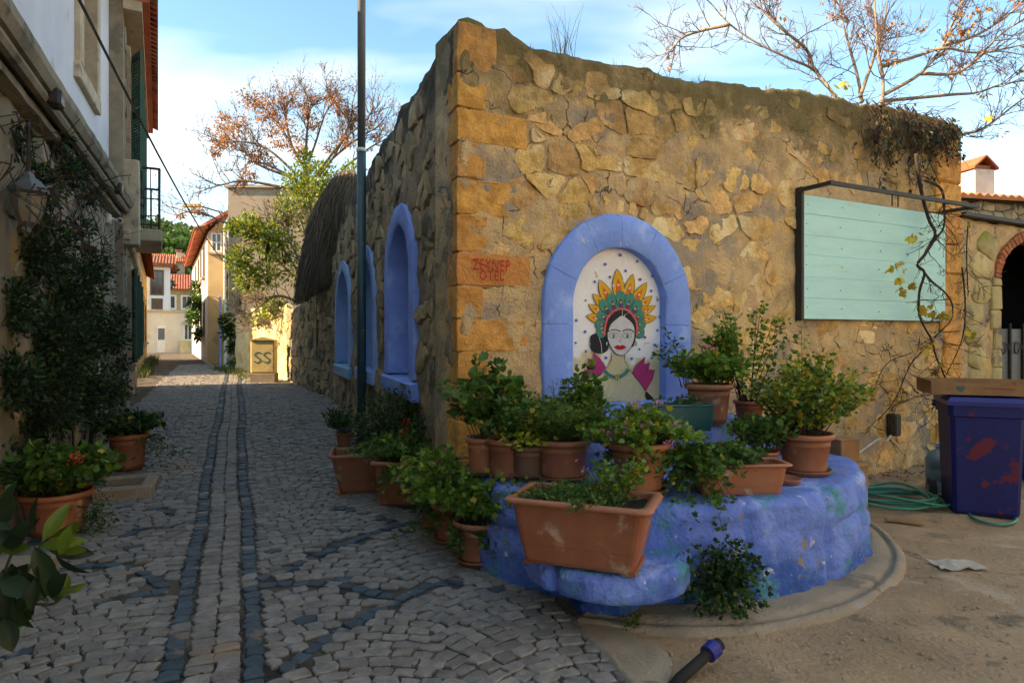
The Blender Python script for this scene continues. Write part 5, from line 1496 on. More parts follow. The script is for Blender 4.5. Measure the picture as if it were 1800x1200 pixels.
# cardboard tray on the bin
MT['card'] = M('cardboard', (0.30, 0.155, 0.07), (0.22, 0.115, 0.052), sc=6, bump=.15, rough=.9)
MT['cardin'] = M('cardboard_inside', (0.30, 0.18, 0.09), (0.24, 0.14, 0.07), sc=6, bump=.15, rough=.9)
cf = Frame(bfr(-.14, .02, 0)[:2], (math.cos(R(-19)), math.sin(R(-19))))
cz = 1.075
cb_ = thing('cardboard_tray', cf(.4, .2, cz), 'flattened open cardboard produce tray lying on the wheelie bin', 'cardboard box')
g = Geo(); g.box(0, .95, 0, .5, cz, cz + .008, cf); g.build('base', MT['cardin'], cb_)
for nm, (x0, x1, y0, y1, h) in (('front', (0, .95, -.006, 0, .105)), ('back', (0, .95, .5, .506, .12)), ('side', (-.006, 0, 0, .5, .12)), ('side', (.95, .956, 0, .5, .12))):
    g = Geo(); g.box(x0, x1, y0, y1, cz, cz + h, cf); g.build('side_panel', MT['card'], cb_)
V = [cf(-.006, 0, cz + .12), cf(-.006, .5, cz + .12), cf(-.17, .5, cz + .20), cf(-.17, 0, cz + .17)]
build('flap', V + [(v[0], v[1], v[2] + .006) for v in V], [(0, 1, 2, 3), (7, 6, 5, 4), (0, 4, 5, 1), (1, 5, 6, 2), (2, 6, 7, 3), (3, 7, 4, 0)], MT['card'], cb_)
hp = []
for k in range(24):
    t = 2 * math.pi * k / 24; hp.append((.22 + .0022 * 16 * math.sin(t) ** 3, cz + .055 + .0022 * (13 * math.cos(t) - 5 * math.cos(2 * t) - 2 * math.cos(3 * t) - math.cos(4 * t))))
build('printed_heart', [cf(x, -.0085, z) for x, z in hp], [tuple(range(24))], M('teal_print', (.06, .14, .11), bump=0), cb_)
rp = M('red_print', (.36, .06, .04), bump=0)
squiggle(cf, [(.40 + .012 * k, cz + .055 + (.012 if k % 2 else 0)) for k in range(20)], -.0085, .006, rp, cb_, 'printed_line')
hp2 = [(.62 + .4 * (x - .22), cz + .115 + .4 * (z - cz - .075)) for x, z in hp]
build('printed_heart', [cf(x, -.0085, z) for x, z in hp2], [tuple(range(24))], rp, cb_)
# water bottle behind the bin
wp = onz(1652, 862)
MT['clearblue'] = M('pale_blue_plastic', (.10, .20, .26), (.08, .17, .22), bump=.02, rough=.25, spec=.6)
wb_ = thing('water_bottle', wp, 'large pale blue plastic water bottle tucked behind the wheelie bin', 'bottle')
g = Geo(); g.lathe([(0, 0), (.125, 0), (.13, .02), (.13, .10), (.122, .115), (.13, .13), (.13, .22), (.122, .235), (.13, .25), (.13, .33), (.09, .40), (.035, .43), (.035, .46), (0, .46)], wp, 20); g.build('body', MT['clearblue'], wb_, smooth=True)
g = Geo(); g.lathe([(0, .455), (.04, .455), (.04, .49), (0, .49)], wp, 14); g.build('cap', MT['lightblue'], wb_)
# hose
MT['hose'] = M('green_hose', (0.012, 0.19, 0.13), (0.01, 0.15, 0.10), sc=6, bump=.03, rough=.4, spec=.5)
hc = onz(1600, 893)
pts = []
for k in range(260):
    t = k / 259; w = t * 2 * math.pi * 7.3
    rx, ry = .42 * (1 + .22 * math.sin(3.1 * w * .31) - .25 * t), .30 * (1 + .2 * math.cos(2.3 * w * .37) - .2 * t)
    pts.append((hc.x + rx * math.cos(w) + .06 * math.sin(w * .23), hc.y + .12 + ry * math.sin(w) + .05 * math.cos(w * .41), .028 + .10 * t * (.5 + .5 * math.sin(w * 1.3)) + .022))
e1 = [onz(u, v, .02) for u, v in ((1655, 885), (1690, 890), (1715, 912), (1760, 922), (1785, 915), (1778, 903), (1740, 898))]
st = pts[0]
path = [tuple(p) for p in e1[::-1]] + [(st[0] + .1, st[1] - .05, .03)] + pts[2:]
g = Geo(); g.tube(curve(path[:9], 8)[:-1] + path[9:], .0135, 6); g.build('garden_hose', MT['hose'], None, smooth=True, label='heap of coiled green garden hose on the ground beside the wheelie bin', cat='hose')
# wooden crate stand and brown pot at the platform's end
MT['plywood'] = M('weathered_plywood', (0.33, 0.20, 0.095), (0.24, 0.145, 0.07), sc=5, bump=.25, stretch=(1, 1, .3))
kp = onz(1516, 928); KC = Frame((kp.x - .12, kp.y), (1, .35))
kr = thing('wooden_crate', kp, 'upright weathered plywood crate wedged against the right end of the blue bench', 'crate')
for (x0, x1, y0, y1, z0, z1, nm) in ((0, .22, 0, .02, .05, .50, 'front_board'), (0, .02, .0205, .3, .0, .50, 'side_board'), (.2, .22, .0205, .3, .0, .50, 'side_board'), (-.02, .25, -.02, .33, .503, .53, 'top_board'), (-.01, .24, -.012, -.001, 0, .05, 'batten')):
    g = Geo(); g.bevbox(x0, x1, y0, y1, z0, z1, .003, KC, .001); g.build(nm, MT['plywood'], kr)
kb = thing('brown_box', KC(.08, .1, .53), 'small faded brown box standing on the plywood crate', 'box')
g = Geo(); g.bevbox(-.04, .16, .03, .22, .533, .72, .006, KC, .002); g.build('body', MT['card'], kb)
g = Geo(); g.box(-.045, .165, .025, .225, .72, .728, KC); g.build('lid', MT['card'], kb)
MT['cablew'] = M('white_cable', (.62, .60, .54), bump=0, rough=.5)
g = Geo(); g.tube(curve([at(1478, 812, 5.6), at(1510, 795, 5.9), at(1545, 771, 6.4), at(1558, 775, 6.6), at(1566, 765, 6.8)], 6), .008, 5); g.build('white_cable', MT['cablew'], None, label='white cable running from the wall to the brown box', cat='cable')
# black meter on the wall
mp0 = YF.hit(1563, 745)
g = Geo(); g.bevbox(mp0[0] - .07, mp0[0] + .06, -.12, -.0, mp0[1] - .13, mp0[1] + .13, .02, YF, .004); g.build('junction_box', MT['black'], None, label='small black junction box low on the ochre wall', cat='junction box')
# black pipe with blue collar sticking out of the ground
a, b = onz(1195, 1192, .03), onz(1262, 1133, .10)
a2 = a + (a - b) * .5; a2.z = -.04
pp = thing('pipe_stub', a, 'short black water pipe with blue collar sticking out of the yard', 'pipe')
dv = (b - a).normalized()
g = Geo(); g.tube([a2, a, b], .026, 14); g.build('pipe', MT['rubber'], pp, smooth=True)
MT['collar'] = M('blue_collar', (0.02, 0.03, 0.24), bump=.03, rough=.4)
c1 = b - dv * .075
g = Geo(); g.tube([c1 - dv * .012, c1 - dv * .01, c1 + dv * .052, c1 + dv * .054], [.030, .042, .042, .030], 14); g.build('collar', MT['collar'], pp)
g = Geo(); g.tube([b - dv * .02, b + dv * .012, b + dv * .014], [.031, .031, .02], 14); g.build('end_nut', MT['rubber'], pp)
# litter
def litter(u, v, w, mat, name, label, cat, hgt=.03):
    p = onz(u, v); n = 7; V = []
    for j in range(n):
        for i in range(n):
            x = (i / (n - 1) - .5) * w; y = (j / (n - 1) - .5) * w * .6
            V.append((p.x + x + rgP.uniform(-.1, .1) * w / n, p.y + y, .012 + hgt * abs(nz((x * 30 / w, y * 30 / w, u), .4, 3, u * .01))))
    return build(name, V, [(j * n + i, j * n + i + 1, (j + 1) * n + i + 1, (j + 1) * n + i) for j in range(n - 1) for i in range(n - 1)], mat, None, label=label, cat=cat)
MT['paper'] = M('dirty_paper', (.42, .38, .32), (.32, .29, .24), bump=.1)
litter(1685, 997, .32, MT['paper'], 'crumpled_bag', 'crumpled dirty white bag lying on the bare yard', 'litter', .035)
litter(1558, 862, .26, MT['paper'], 'crumpled_paper', 'crumpled grey paper on the ground beside the hose', 'litter', .05)
litter(1580, 886, .14, MT['f_red'], 'red_wrapper', 'small red wrapper lying among the hose coils', 'litter', .03)
g = Geo(); g.bevbox(-.14, .14, -.03, .03, .02, .045, .004, Frame(onz(1590, 922)[:2], (1, -.5))); g.build('wood_offcut', MT['plywood'], None, label='short wooden offcut in front of the hose heap', cat='offcut')
# leaf litter and rubble at the foot of the wall
g = Geo()
for _ in range(420):
    x = rgP.uniform(3.1, yard_end - .1); y = -abs(rgP.gauss(0, .35)) - .02; p = YF(x, y, 0.0); s_ = rgP.uniform(.012, .035); w = rgP.uniform(0, 6.3)
    zc = .012 + gzf(p[0], p[1])
    g.add([(p[0] + s_ * math.cos(w + k * 2.1) * rgP.uniform(.6, 1.2), p[1] + s_ * math.sin(w + k * 2.1), zc + rgP.uniform(0, .02)) for k in range(3)], [(0, 1, 2)])
g.build('fallen_leaves', MT['l_dry'], None, label='dry fallen leaves along the foot of the ochre wall', cat='leaves', kind='stuff')
g = Geo()
for _ in range(500):
    p = onz(rgP.uniform(1000, 1790), rgP.uniform(900, 1195)); s_ = rgP.choice((.004, .006, .009, .014))
    if pave_edge(p.x, p.y) < .05: continue
    V = [(p.x + s_ * a * rgP.uniform(.7, 1.3), p.y + s_ * b * rgP.uniform(.7, 1.3), .006 + s_ * c * .7) for a, b, c in ((1, 0, 0), (0, 1, 0), (-1, 0, 0), (0, -1, 0), (0, 0, 1.2))]
    g.add(V, [(0, 1, 4), (1, 2, 4), (2, 3, 4), (3, 0, 4)])
g.build('pebbles', MT['concrete'], None, label='scattered pebbles and grit over the bare yard', cat='pebbles', kind='stuff')

g = Geo()
for _ in range(150):
    p = onground(rgP.uniform(20, 1000), rgP.uniform(700, 1195))
    if not in_lane(p.x, p.y): continue
    s_ = rgP.uniform(.006, .02); w = rgP.uniform(0, 6.3)
    g.add([(p.x + s_ * math.cos(w + k * 1.57) * (1 if k % 2 else .35), p.y + s_ * math.sin(w + k * 1.57) * (1 if k % 2 else .35), p.z + .026 + rgP.uniform(0, .006)) for k in range(4)], [(0, 1, 2, 3)])
g.build('leaf_litter', MT['l_dry'], None, label='small dry leaves scattered over the cobbles', cat='leaves', kind='stuff')
# ================================================================== STREET POLE, CABLE AND FITTINGS
pb = Vector(((635.5 - CU) / FPX * 9.0, 9.0, 0)); pb.z = gzf(pb.x, pb.y)
po_ = thing('street_pole', pb, 'tall teal-painted steel pole in front of the lane face of the stone house', 'pole')
zj = EYE + (590 - 265) / FPX * 9.0
g = Geo(); g.tube([(pb.x, pb.y, pb.z - .1), (pb.x, pb.y, zj)], .062, 14); g.build('lower_shaft', MT['pole'], po_, smooth=True)
g = Geo(); g.tube([(pb.x, pb.y, zj), (pb.x, pb.y, 9.5)], .055, 14); g.build('upper_shaft', MT['polegrey'], po_, smooth=True)
g = Geo(); g.tube([(pb.x, pb.y, zj - .02), (pb.x, pb.y, zj + .03)], .066, 14); g.build('joint_ring', MT['whitepaint'], po_, smooth=True)
g = Geo()
A, B = Vector(FF(-1.2, -.35, 4.45)), at(416, 474, 28)
pts = [A.lerp(B, t) - Vector((0, 0, .55 * 4 * t * (1 - t))) for t in np.linspace(0, 1, 30)]
g.tube(pts, .014, 5); g.build('overhead_cable', MT['black'], None, label='black overhead cable strung along the lane from the plastered house', cat='cable')
def lantern():
    c = at(50, 345, 5.0)
    ln = thing('wall_lantern', c, 'grey lantern with frosted glass hanging among the vine on the left wall', 'lantern')
    k = 5.0 / FPX
    pr = lambda L_: [(r_ * k, (345 - v) * k) for r_, v in L_]
    g = Geo(); g.lathe(pr([(0, 412), (4, 408), (5, 400), (10, 394), (13, 391), (0, 390)]), c, 10); g.build('finial', MT['polegrey'], ln)
    g = Geo(); g.lathe(pr([(13, 391), (20, 375), (24, 350), (25, 342)]), c, 8); g.build('glass', MT['lampglass'], ln)
    g = Geo(); g.lathe(pr([(25, 343), (31, 338), (31, 333), (26, 326), (18, 317), (10, 312), (8, 306), (4, 302), (0, 300)]), c, 8); g.build('cap', MT['polegrey'], ln)
    for q in range(8):
        w = 2 * math.pi * q / 8
        b = Geo(); b.tube([(c.x + r_ * k * math.cos(w), c.y + r_ * k * math.sin(w), c.z + (345 - v) * k) for r_, v in ((14, 391), (21, 374), (25, 350), (26, 342))], .006, 4); b.build('glazing_bar', MT['polegrey'], ln)
    top = Vector((c.x, c.y, c.z + 45 * k))
    s_, _ = FF.hit(50, 320); wl = Vector(FF(s_ - .3, 0, top.z + .33))
    g = Geo(); g.tube(curve([top, top + Vector((0, 0, .22)), top + Vector((0, 0, .36)), wl + Vector((0.1, 0, .02)), wl], 6), .014, 6); g.build('bracket', MT['black'], ln)
lantern()
def camera_unit(u, v, off, label):
    s_, z_ = FF.hit(u, v, -off)
    c = Vector(FF(s_, -off, z_)); dirv = Vector((0.5, -0.86, -.12)).normalized()
    o = thing('security_camera', c, label, 'camera')
    g = Geo(); g.tube([c - dirv * .12, c - dirv * .118, c + dirv * .08, c + dirv * .082], [.03, .042, .042, .036], 12); g.build('housing', MT['whitepaint'], o, smooth=True)
    g = Geo(); g.tube([c + dirv * .08, c + dirv * .09], [.033, .03], 12); g.build('lens', MT['glass'], o)
    g = Geo(); g.tube([c - dirv * .1, Vector(FF(s_ - .06, 0, z_ + .03))], .018, 6); g.build('mount', MT['whitepaint'], o)
    g = Geo(); g.bevbox(s_ - .16, s_ - .05, -.06, 0, z_ - .07, z_ + .07, .01, FF); g.build('junction_box', MT['whitepaint'], o)
camera_unit(211, 388, .16, 'white bullet security camera under the end of the cornice')
def flood(u, v, label):
    s_, z_ = FF.hit(u, v, -.2); o = thing('floodlight', FF(s_, -.2, z_), label, 'floodlight', 'black floodlights on the cornice')
    g = Geo(); g.bevbox(s_ - .09, s_ + .09, -.28, -.18, z_ - .07, z_ + .08, .02, FF); g.build('housing', MT['black'], o)
    g = Geo(); g.tube([FF(s_, -.2, z_ - .06), FF(s_, -.16, 3.8)], .015, 5); g.build('bracket', MT['black'], o)
    g = Geo(); g.box(s_ - .07, s_ + .07, -.285, -.279, z_ - .05, z_ + .06, FF); g.build('glass', MT['glass'], o)
flood(90, 174, 'black floodlight on the cornice above the lantern')
flood(203, 331, 'small black floodlight at the far end of the cornice')

# ================================================================== PLANTS
def leaf_template(kind):
    if kind == 'round':                                        # scalloped, cupped
        n = 9; v = [(0, .45, -.10)]; 
        for k in range(n):
            w = -math.pi / 2 + 2 * math.pi * (k + .5) / n; r_ = .5 * (1.0 if k % 2 else .86)
            v.append((r_ * math.cos(w), .45 + r_ * math.sin(w), .05 * (1 if k % 2 else -.3)))
        return np.array(v), [[0, 1 + k, 1 + (k + 1) % n] for k in range(n)]
    if kind == 'ovate':
        v = [(0, 0, 0), (-.26, .38, .07), (-.17, .75, .05), (0, 1.05, -.10), (.17, .75, .05), (.26, .38, .07), (0, .5, 0)]
        return np.array(v), [[0, 6, 1], [1, 6, 2], [2, 6, 3], [3, 6, 4], [4, 6, 5], [5, 6, 0]]
    if kind == 'lance':
        v = [(0, 0, 0), (-.10, .45, .04), (0, 1.1, -.12), (.10, .45, .04)]
        return np.array(v), [[0, 3, 2], [0, 2, 1]]
    if kind == 'lobed':
        v = [(0, 0, 0), (-.3, .12, .03), (-.48, .42, .02), (-.2, .5, .05), (-.28, .85, 0), (0, .72, .05), (.1, 1.0, -.04), (.2, .55, .05), (.48, .42, 0), (.3, .12, .03)]
        return np.array(v), [[0, 5, 3, 2, 1], [3, 5, 4], [0, 9, 8, 7, 5], [5, 7, 6]]
    if kind == 'fine':
        v = [(0, 0, 0), (-.06, .5, 0), (0, 1.2, -.05), (.06, .5, 0)]
        return np.array(v), [[0, 3, 2, 1]]
    if kind == 'petal':
        v = [(0, 0, 0), (-.3, .5, .12), (-.22, .9, .1), (.22, .9, .1), (.3, .5, .12)]
        return np.array(v), [[0, 4, 3, 2, 1]]
def leaves(name, C, A, S, kind, mat, parent, rg, up=0.6, kind_tag='stuff', label=None, cat=None, group=None):
    """C centres, A growth directions, S sizes: one leaf each, joined as one foliage mass"""
    C = np.asarray(C, float); A = np.asarray(A, float); S = np.asarray(S, float)
    n = len(C)
    if n == 0: return None
    ng = np.random.default_rng(rg.randrange(1 << 30))
    A = A + ng.normal(0, .35, A.shape); A /= np.linalg.norm(A, axis=1)[:, None] + 1e-9
    N_ = ng.normal(0, .55, A.shape); N_[:, 2] += up; N_ += A * 0.0
    N_ -= A * (N_ * A).sum(1)[:, None]; N_ /= np.linalg.norm(N_, axis=1)[:, None] + 1e-9
    X = np.cross(A, N_)
    T, Fc = leaf_template(kind); k = len(T)
    V = C[:, None, :] + S[:, None, None] * (T[None, :, :1] * X[:, None, :] + T[None, :, 1:2] * A[:, None, :] + T[None, :, 2:] * N_[:, None, :])
    V = V.reshape(-1, 3)
    F = []
    for f in Fc:
        F += (np.arange(n)[:, None] * k + np.array(f)[None, :]).tolist()
    return build(name, V, F, mat, parent, kind=kind_tag, label=label, cat=cat, group=group)
def sprout(base, rg, n_stem, height, spread, per, size, droop=0.0, low=0.3, r0=0.02, hvar=.35, lean=(0, 0)):
    """stems leaving the soil with leaves along them"""
    C, A, S, stems = [], [], [], []
    base = Vector(base)
    for _ in range(int(n_stem * 1.5)):
        az = rg.uniform(0, 2 * math.pi); sp = spread * math.sqrt(rg.random()); h = height * rg.uniform(1 - hvar, 1.0 + hvar * .15) * (1 - .35 * (sp / max(spread, .01)) ** 2)
        s0 = base + Vector((math.cos(az), math.sin(az), 0)) * min(r0, sp) * rg.random()
        def pt(t): return s0 + Vector((math.cos(az) * sp * t ** 1.2 + lean[0] * t * t, math.sin(az) * sp * t ** 1.2 + lean[1] * t * t, h * t - droop * sp * t ** 2.5))
        stems.append([pt(t) for t in (0, .25, .5, .75, 1)])
        for _ in range(int(per * 1.5)):
            t = low + (1 - low) * rg.random() ** .8; p = pt(t)
            w = rg.uniform(0, 2 * math.pi); el = rg.uniform(-.2, .7)
            d = Vector((math.cos(w) * math.cos(el), math.sin(w) * math.cos(el), math.sin(el)))
            C.append(p + d * size * rg.uniform(.3, 1.3)); A.append(d + Vector((0, 0, .15))); S.append(size * 0.98 * rg.uniform(.6, 1.25))
    return C, A, S, stems
def stems_mesh(stems, mat, parent, r=.004, name='stems'):
    g = Geo()
    for s in stems: g.tube(s, [r * (1 - .7 * i / (len(s) - 1)) for i in range(len(s))], 4, False)
    return g.build(name, mat, parent, kind='stuff')
def blossoms(parent, spots, rad, n, mat, rg, size=.018, name='flower'):
    for c in spots:
        C, A, S = [], [], []
        for _ in range(n):
            d = Vector((rg.gauss(0, 1), rg.gauss(0, 1), rg.gauss(.3, .8))).normalized()
            C.append(Vector(c) + d * rad * rg.uniform(.3, 1)); A.append(d); S.append(size * rg.uniform(.7, 1.2))
        leaves(name, C, A, S, 'petal', mat, parent, rg, up=.2, kind_tag=None)
def round_pot(parent, c, r, h, mat=None, rim=None, saucer=True, bands=True):
    mat = mat or MT['terracotta']; rim = rim or MT['terra_rim']
    rb = r * .74
    f = lambda z: rb + (r * .95 - rb) * z
    prof = [(0, .012 * h), (rb * .9, .012 * h), (rb, .04 * h)]
    zs = [.04, .12, .13, .16, .17, .45, .70, .71, .74, .75, .86]
    for z in zs[1:]:
        k = f(z) + (.012 * r if (bands and z in (.13, .16, .71, .74)) else 0)
        prof.append((k, z * h))
    g = Geo(); g.lathe(prof + [(f(.86), .86 * h), (f(.8) * .9, .86 * h), (f(.5) * .9, .5 * h)], c, 30); body = g.build('pot', mat, parent, smooth=False)
    for p_ in body.data.polygons: p_.use_smooth = True
    g = Geo(); g.lathe([(r * .945, .855 * h), (r * 1.02, .865 * h), (r * 1.06, .90 * h), (r * 1.07, .95 * h), (r * 1.04, .995 * h), (r * .99, 1.0 * h), (r * .93, .97 * h), (r * .90, .84 * h)], c, 30); g.build('rim', rim, body, smooth=True)
    g = Geo(); V = []
    nr = 5
    for i in range(nr + 1):
        for k in range(18):
            w = 2 * math.pi * k / 18; q = r * .92 * i / nr; V.append((c[0] + q * math.cos(w), c[1] + q * math.sin(w), c[2] + h * .89 + .012 * nz((q * math.cos(w), q * math.sin(w), c[0]), 22, 2)))
    build('soil', V, [(i * 18 + k, i * 18 + (k + 1) % 18, (i + 1) * 18 + (k + 1) % 18, (i + 1) * 18 + k) for i in range(nr) for k in range(18)], MT['soil'], parent, smooth=True)
    if saucer:
        g = Geo(); q = rb * 1.28; g.lathe([(0, .003), (q * .85, .003), (q, .03), (q * 1.04, .035), (q * 1.02, .04), (q * .9, .012), (0, .012)], c, 28); g.build('saucer', rim if mat is not MT['brownpot'] else mat, parent, smooth=True)
def trough(parent, c, L_, W, H, rot, mat=None, rim=None, soil=.85, lip=.022, taper=.86, name='trough'):
    mat = mat or MT['terracotta']; rim = rim or MT['terra_rim']
    fr = Frame((c[0], c[1]), (math.cos(rot), math.sin(rot)))
    def ring(sx, sy, z, rad):
        P = []
        hx, hy = L_ / 2 * sx, W / 2 * sy
        for (qx, qy, a0) in ((1, 1, 0), (-1, 1, 90), (-1, -1, 180), (1, -1, 270)):
            for k in range(4):
                w = R(a0 + 30 * k); P.append(fr(qx * (hx - rad) + rad * math.cos(w), qy * (hy - rad) + rad * math.sin(w), c[2] + z))
        return P
    def loft(rings, cap0=False, cap1=False):
        n = 16; V = [p for q in rings for p in q]
        F = [(i * n + k, i * n + (k + 1) % n, (i + 1) * n + (k + 1) % n, (i + 1) * n + k) for i in range(len(rings) - 1) for k in range(n)]
        if cap0: F.append(tuple(range(n))[::-1])
        if cap1: F.append(tuple(range((len(rings) - 1) * n, len(rings) * n)))
        return V, F
    t = lambda z: taper + (1 - taper) * z
    V, F = loft([ring(t(0) * .96, t(0) * .93, .0, .02), ring(t(0), t(0), .02, .03), ring(t(.30), t(.30), H * .30, .035), ring(t(.31) * 1.006, t(.31) * 1.012, H * .31, .035), ring(t(.92), t(.92), H * .92, .045), ring(t(.92) * .95, t(.92) * .9, H * .92, .04), ring(t(.4) * .95, t(.4) * .9, H * .4, .03)], True)
    b = build(name, V, F, mat, parent)
    ex, ey = lip * 2 / L_, lip * 2 / W
    V, F = loft([ring(.985, .985, H * .91, .045), ring(1 + ex, 1 + ey, H * .915, .05), ring(1 + ex * 1.25, 1 + ey * 1.25, H * .95, .055), ring(1 + ex * .9, 1 + ey * .9, H * .99, .05), ring(1.0, 1.0, H, .045), ring(1 - ex * .9, 1 - ey * .9, H * .985, .04), ring(.955, .92, H * .90, .04)])
    build('rim', V, F, rim, b, smooth=True)
    V = []; nx_, ny_ = 14, 8
    for j in range(ny_ + 1):
        for i in range(nx_ + 1):
            x = (i / nx_ - .5) * L_ * .95 * t(soil); y = (j / ny_ - .5) * W * .91 * t(soil); V.append(fr(x, y, c[2] + H * soil + .02 * nz((x, y, c[0]), 14, 3)))
    build('soil', V, [(j * (nx_ + 1) + i, j * (nx_ + 1) + i + 1, (j + 1) * (nx_ + 1) + i + 1, (j + 1) * (nx_ + 1) + i) for j in range(ny_) for i in range(nx_)], MT['soil'], parent, smooth=True)
    for k in (-1, 1):
        g = Geo(); g.bevbox(k * L_ * .36 - .04, k * L_ * .36 + .04, -W * .5 * taper * .9, W * .5 * taper * .9, c[2] - .012, c[2] + .01, .003, fr); g.build('foot', mat, b)
    return fr
rgL = random.Random(2024)
def potted(name, label, group, c, r, h, specs, flowers=None, mat=None, rim=None, saucer=True, cat='potted plant', bands=True):
    t = thing(name, c, label, cat, group)
    round_pot(t, c, r, h, mat, rim, saucer, bands)
    top = (c[0], c[1], c[2] + h * .88)
    grow_specs(t, top, r, specs, flowers)
    return t
def grow_specs(t, top, r, specs, flowers=None):
    for sp in specs:
        o = sp.get('o', (0, 0)); b = (top[0] + o[0], top[1] + o[1], top[2])
        C, A, S, st = sprout(b, rgL, sp['n'], sp['h'], sp['s'], sp['per'], sp['size'], sp.get('droop', 0), sp.get('low', .3), r * .7, sp.get('hvar', .35), sp.get('lean', (0, 0)))
        stems_mesh(st, MT[sp.get('stem', 'stem')], t, sp.get('r', .004))
        mats = sp['m'] if isinstance(sp['m'], tuple) else (sp['m'],)
        wts = list(sp.get('w', [1] * len(mats)))
        if 'l_yellow' not in mats: wts.append(sum(wts) * .035); mats = mats + ('l_yellow',)
        idx = [rgL.choices(range(len(mats)), wts)[0] for _ in C]
        for q, mm in enumerate(mats):
            s_ = [i for i, k in enumerate(idx) if k == q]
            if s_: leaves('foliage', [C[i] for i in s_], [A[i] for i in s_], [S[i] for i in s_], sp['k'], MT[mm], t, rgL, sp.get('up', .6))
    if flowers:
        for (spots, rad, n, mm, size) in flowers: blossoms(t, spots, rad, n, MT[mm], rgL, size)
def spot(u, v, h, back=0.0):
    p = onz(u, v, h); return Vector((p.x, p.y + back, h))
GP = 'potted plants around the painted bench'
ger = dict(k='round', m=('l_ger', 'l_bright'), w=[3, 1], size=.05)
# --- on the bench
c = spot(848, 838, TOP1, .12); potted('potted_geranium', 'tall geranium in terracotta pot at the corner, leftmost on the bench', GP, c, .125, .27, [dict(k='round', m=('l_deep', 'l_ger'), n=11, h=.66, s=.22, per=22, size=.066, low=.3)])
c = spot(888, 840, TOP1, .02); potted('potted_herb', 'dark leafy herb in terracotta pot beside the tall corner geranium', GP, c, .125, .28, [dict(k='lobed', m=('l_ger', 'l_deep'), n=24, h=.38, s=.24, per=22, size=.042)])
c = spot(928, 846, TOP1, .10); potted('potted_succulent', 'yellow-green rosettes in weathered brown pot left of the largest herb pot', GP, c, .130, .24, [dict(k='ovate', m=('l_bright', 'l_yg'), n=24, h=.22, s=.20, per=20, size=.05, low=.1, droop=.3)], mat=MT['brownpot'], rim=MT['brownpot'])
c = spot(992, 852, TOP1, .18); potted('potted_mixed_herbs', 'wide terracotta pot of feathery mixed herbs before the left side of the arch', GP, c, .195, .29,
       [dict(k='fine', m=('l_ger', 'l_bright'), n=66, h=.38, s=.30, per=36, size=.040, low=.15), dict(k='lobed', m=('l_ger', 'l_deep'), n=30, h=.40, s=.32, per=22, size=.042, droop=.2), dict(k='fine', m='l_bright', n=5, h=.52, s=.12, per=50, size=.03, low=.1),
        dict(k='round', m=('l_deep', 'l_ger'), n=6, h=.56, s=.10, per=20, size=.058, o=(.13, .1))])
c = spot(1132, 876, TOP1, .16); pfl = [(c[0] + dx, c[1] + dy, c[2] + dz_) for dx, dy, dz_ in ((-.19, -.14, .40), (-.13, -.16, .43), (.0, -.18, .44), (-.02, .02, .55), (.2, -.12, .42), (.15, -.2, .33), (.12, 0, .56))]
potted('potted_pelargonium', 'bright green pelargonium with magenta and pink flowers in tall terracotta pot', GP, c, .185, .33, [dict(k='lobed', m=('l_bright', 'l_ger'), w=[3, 1], n=44, h=.28, s=.30, per=28, size=.045, droop=.45), dict(k='lobed', m=('l_ger', 'l_deep'), n=10, h=.06, s=0.26, per=16, size=.042, droop=.9, low=.4)],
       [(pfl, .028, 13, 'f_mag', .030), ([(c[0] - .24, c[1] - .12, c[2] + .40), (c[0] - .1, c[1] - .15, c[2] + .47)], .02, 8, 'f_pink', .024)])
c = spot(1437, 842, TOP1, .2); potted('potted_lemon_geranium', 'large yellowing scented geranium in terracotta pot at the right of the bench', GP, c, .19, .30,
       [dict(k='lobed', m=('l_ger', 'l_yg', 'l_yellow'), w=[5, 4, 1.3], n=28, h=.60, s=.42, per=40, size=.042, low=.3, stem='vinewood', r=.005), dict(k='lobed', m=('l_yg', 'l_ger'), n=8, h=.80, s=.12, per=40, size=.042, low=.3)], bands=True)
c = spot(1352, 838, TOP1, .12); potted('potted_geranium', 'small geranium with blue-green leaves in shallow pot behind the bench trough', GP, c, .11, .17, [dict(k='round', m=('l_ger', 'l_deep'), n=22, h=.30, s=.22, per=20, size=.045)])
def trough_plant(name, label, c, L_, W, H, rot, specs, flowers=None, mat=None, rim=None, soil=.85, group=GP, lip=.022, taper=.86):
    t = thing(name, c, label, 'planter', group)
    fr = trough(t, c, L_, W, H, rot, mat, rim, soil, lip, taper)
    for sp in specs:
        o = sp.pop('at', (0, 0)); q = fr(o[0] * L_, o[1] * W, 0)
        grow_specs(t, (q[0], q[1], c[2] + H * soil), W * .5, [sp])
    if flowers:
        for (spots, rad, n, mm, size) in flowers: blossoms(t, spots, rad, n, MT[mm], rgL, size)
    return t
c = spot(1307, 872, TOP1, .13)
trough_plant('planter_trough', 'terracotta trough on the bench with geraniums spilling over its left end', c, .60, .22, .195, R(4),
   [dict(k='lobed', m=('l_ger', 'l_deep'), n=30, h=.19, s=.24, per=26, size=.045, droop=.5, at=(-.36, 0)), dict(k='lobed', m=('l_ger', 'l_deep'), n=14, h=.05, s=.30, per=24, size=.042, droop=1.2, at=(-.46, -.1), low=.4), dict(k='round', m='l_deep', n=12, h=.15, s=.16, per=14, size=.04, at=(.08, .1))], soil=.8)
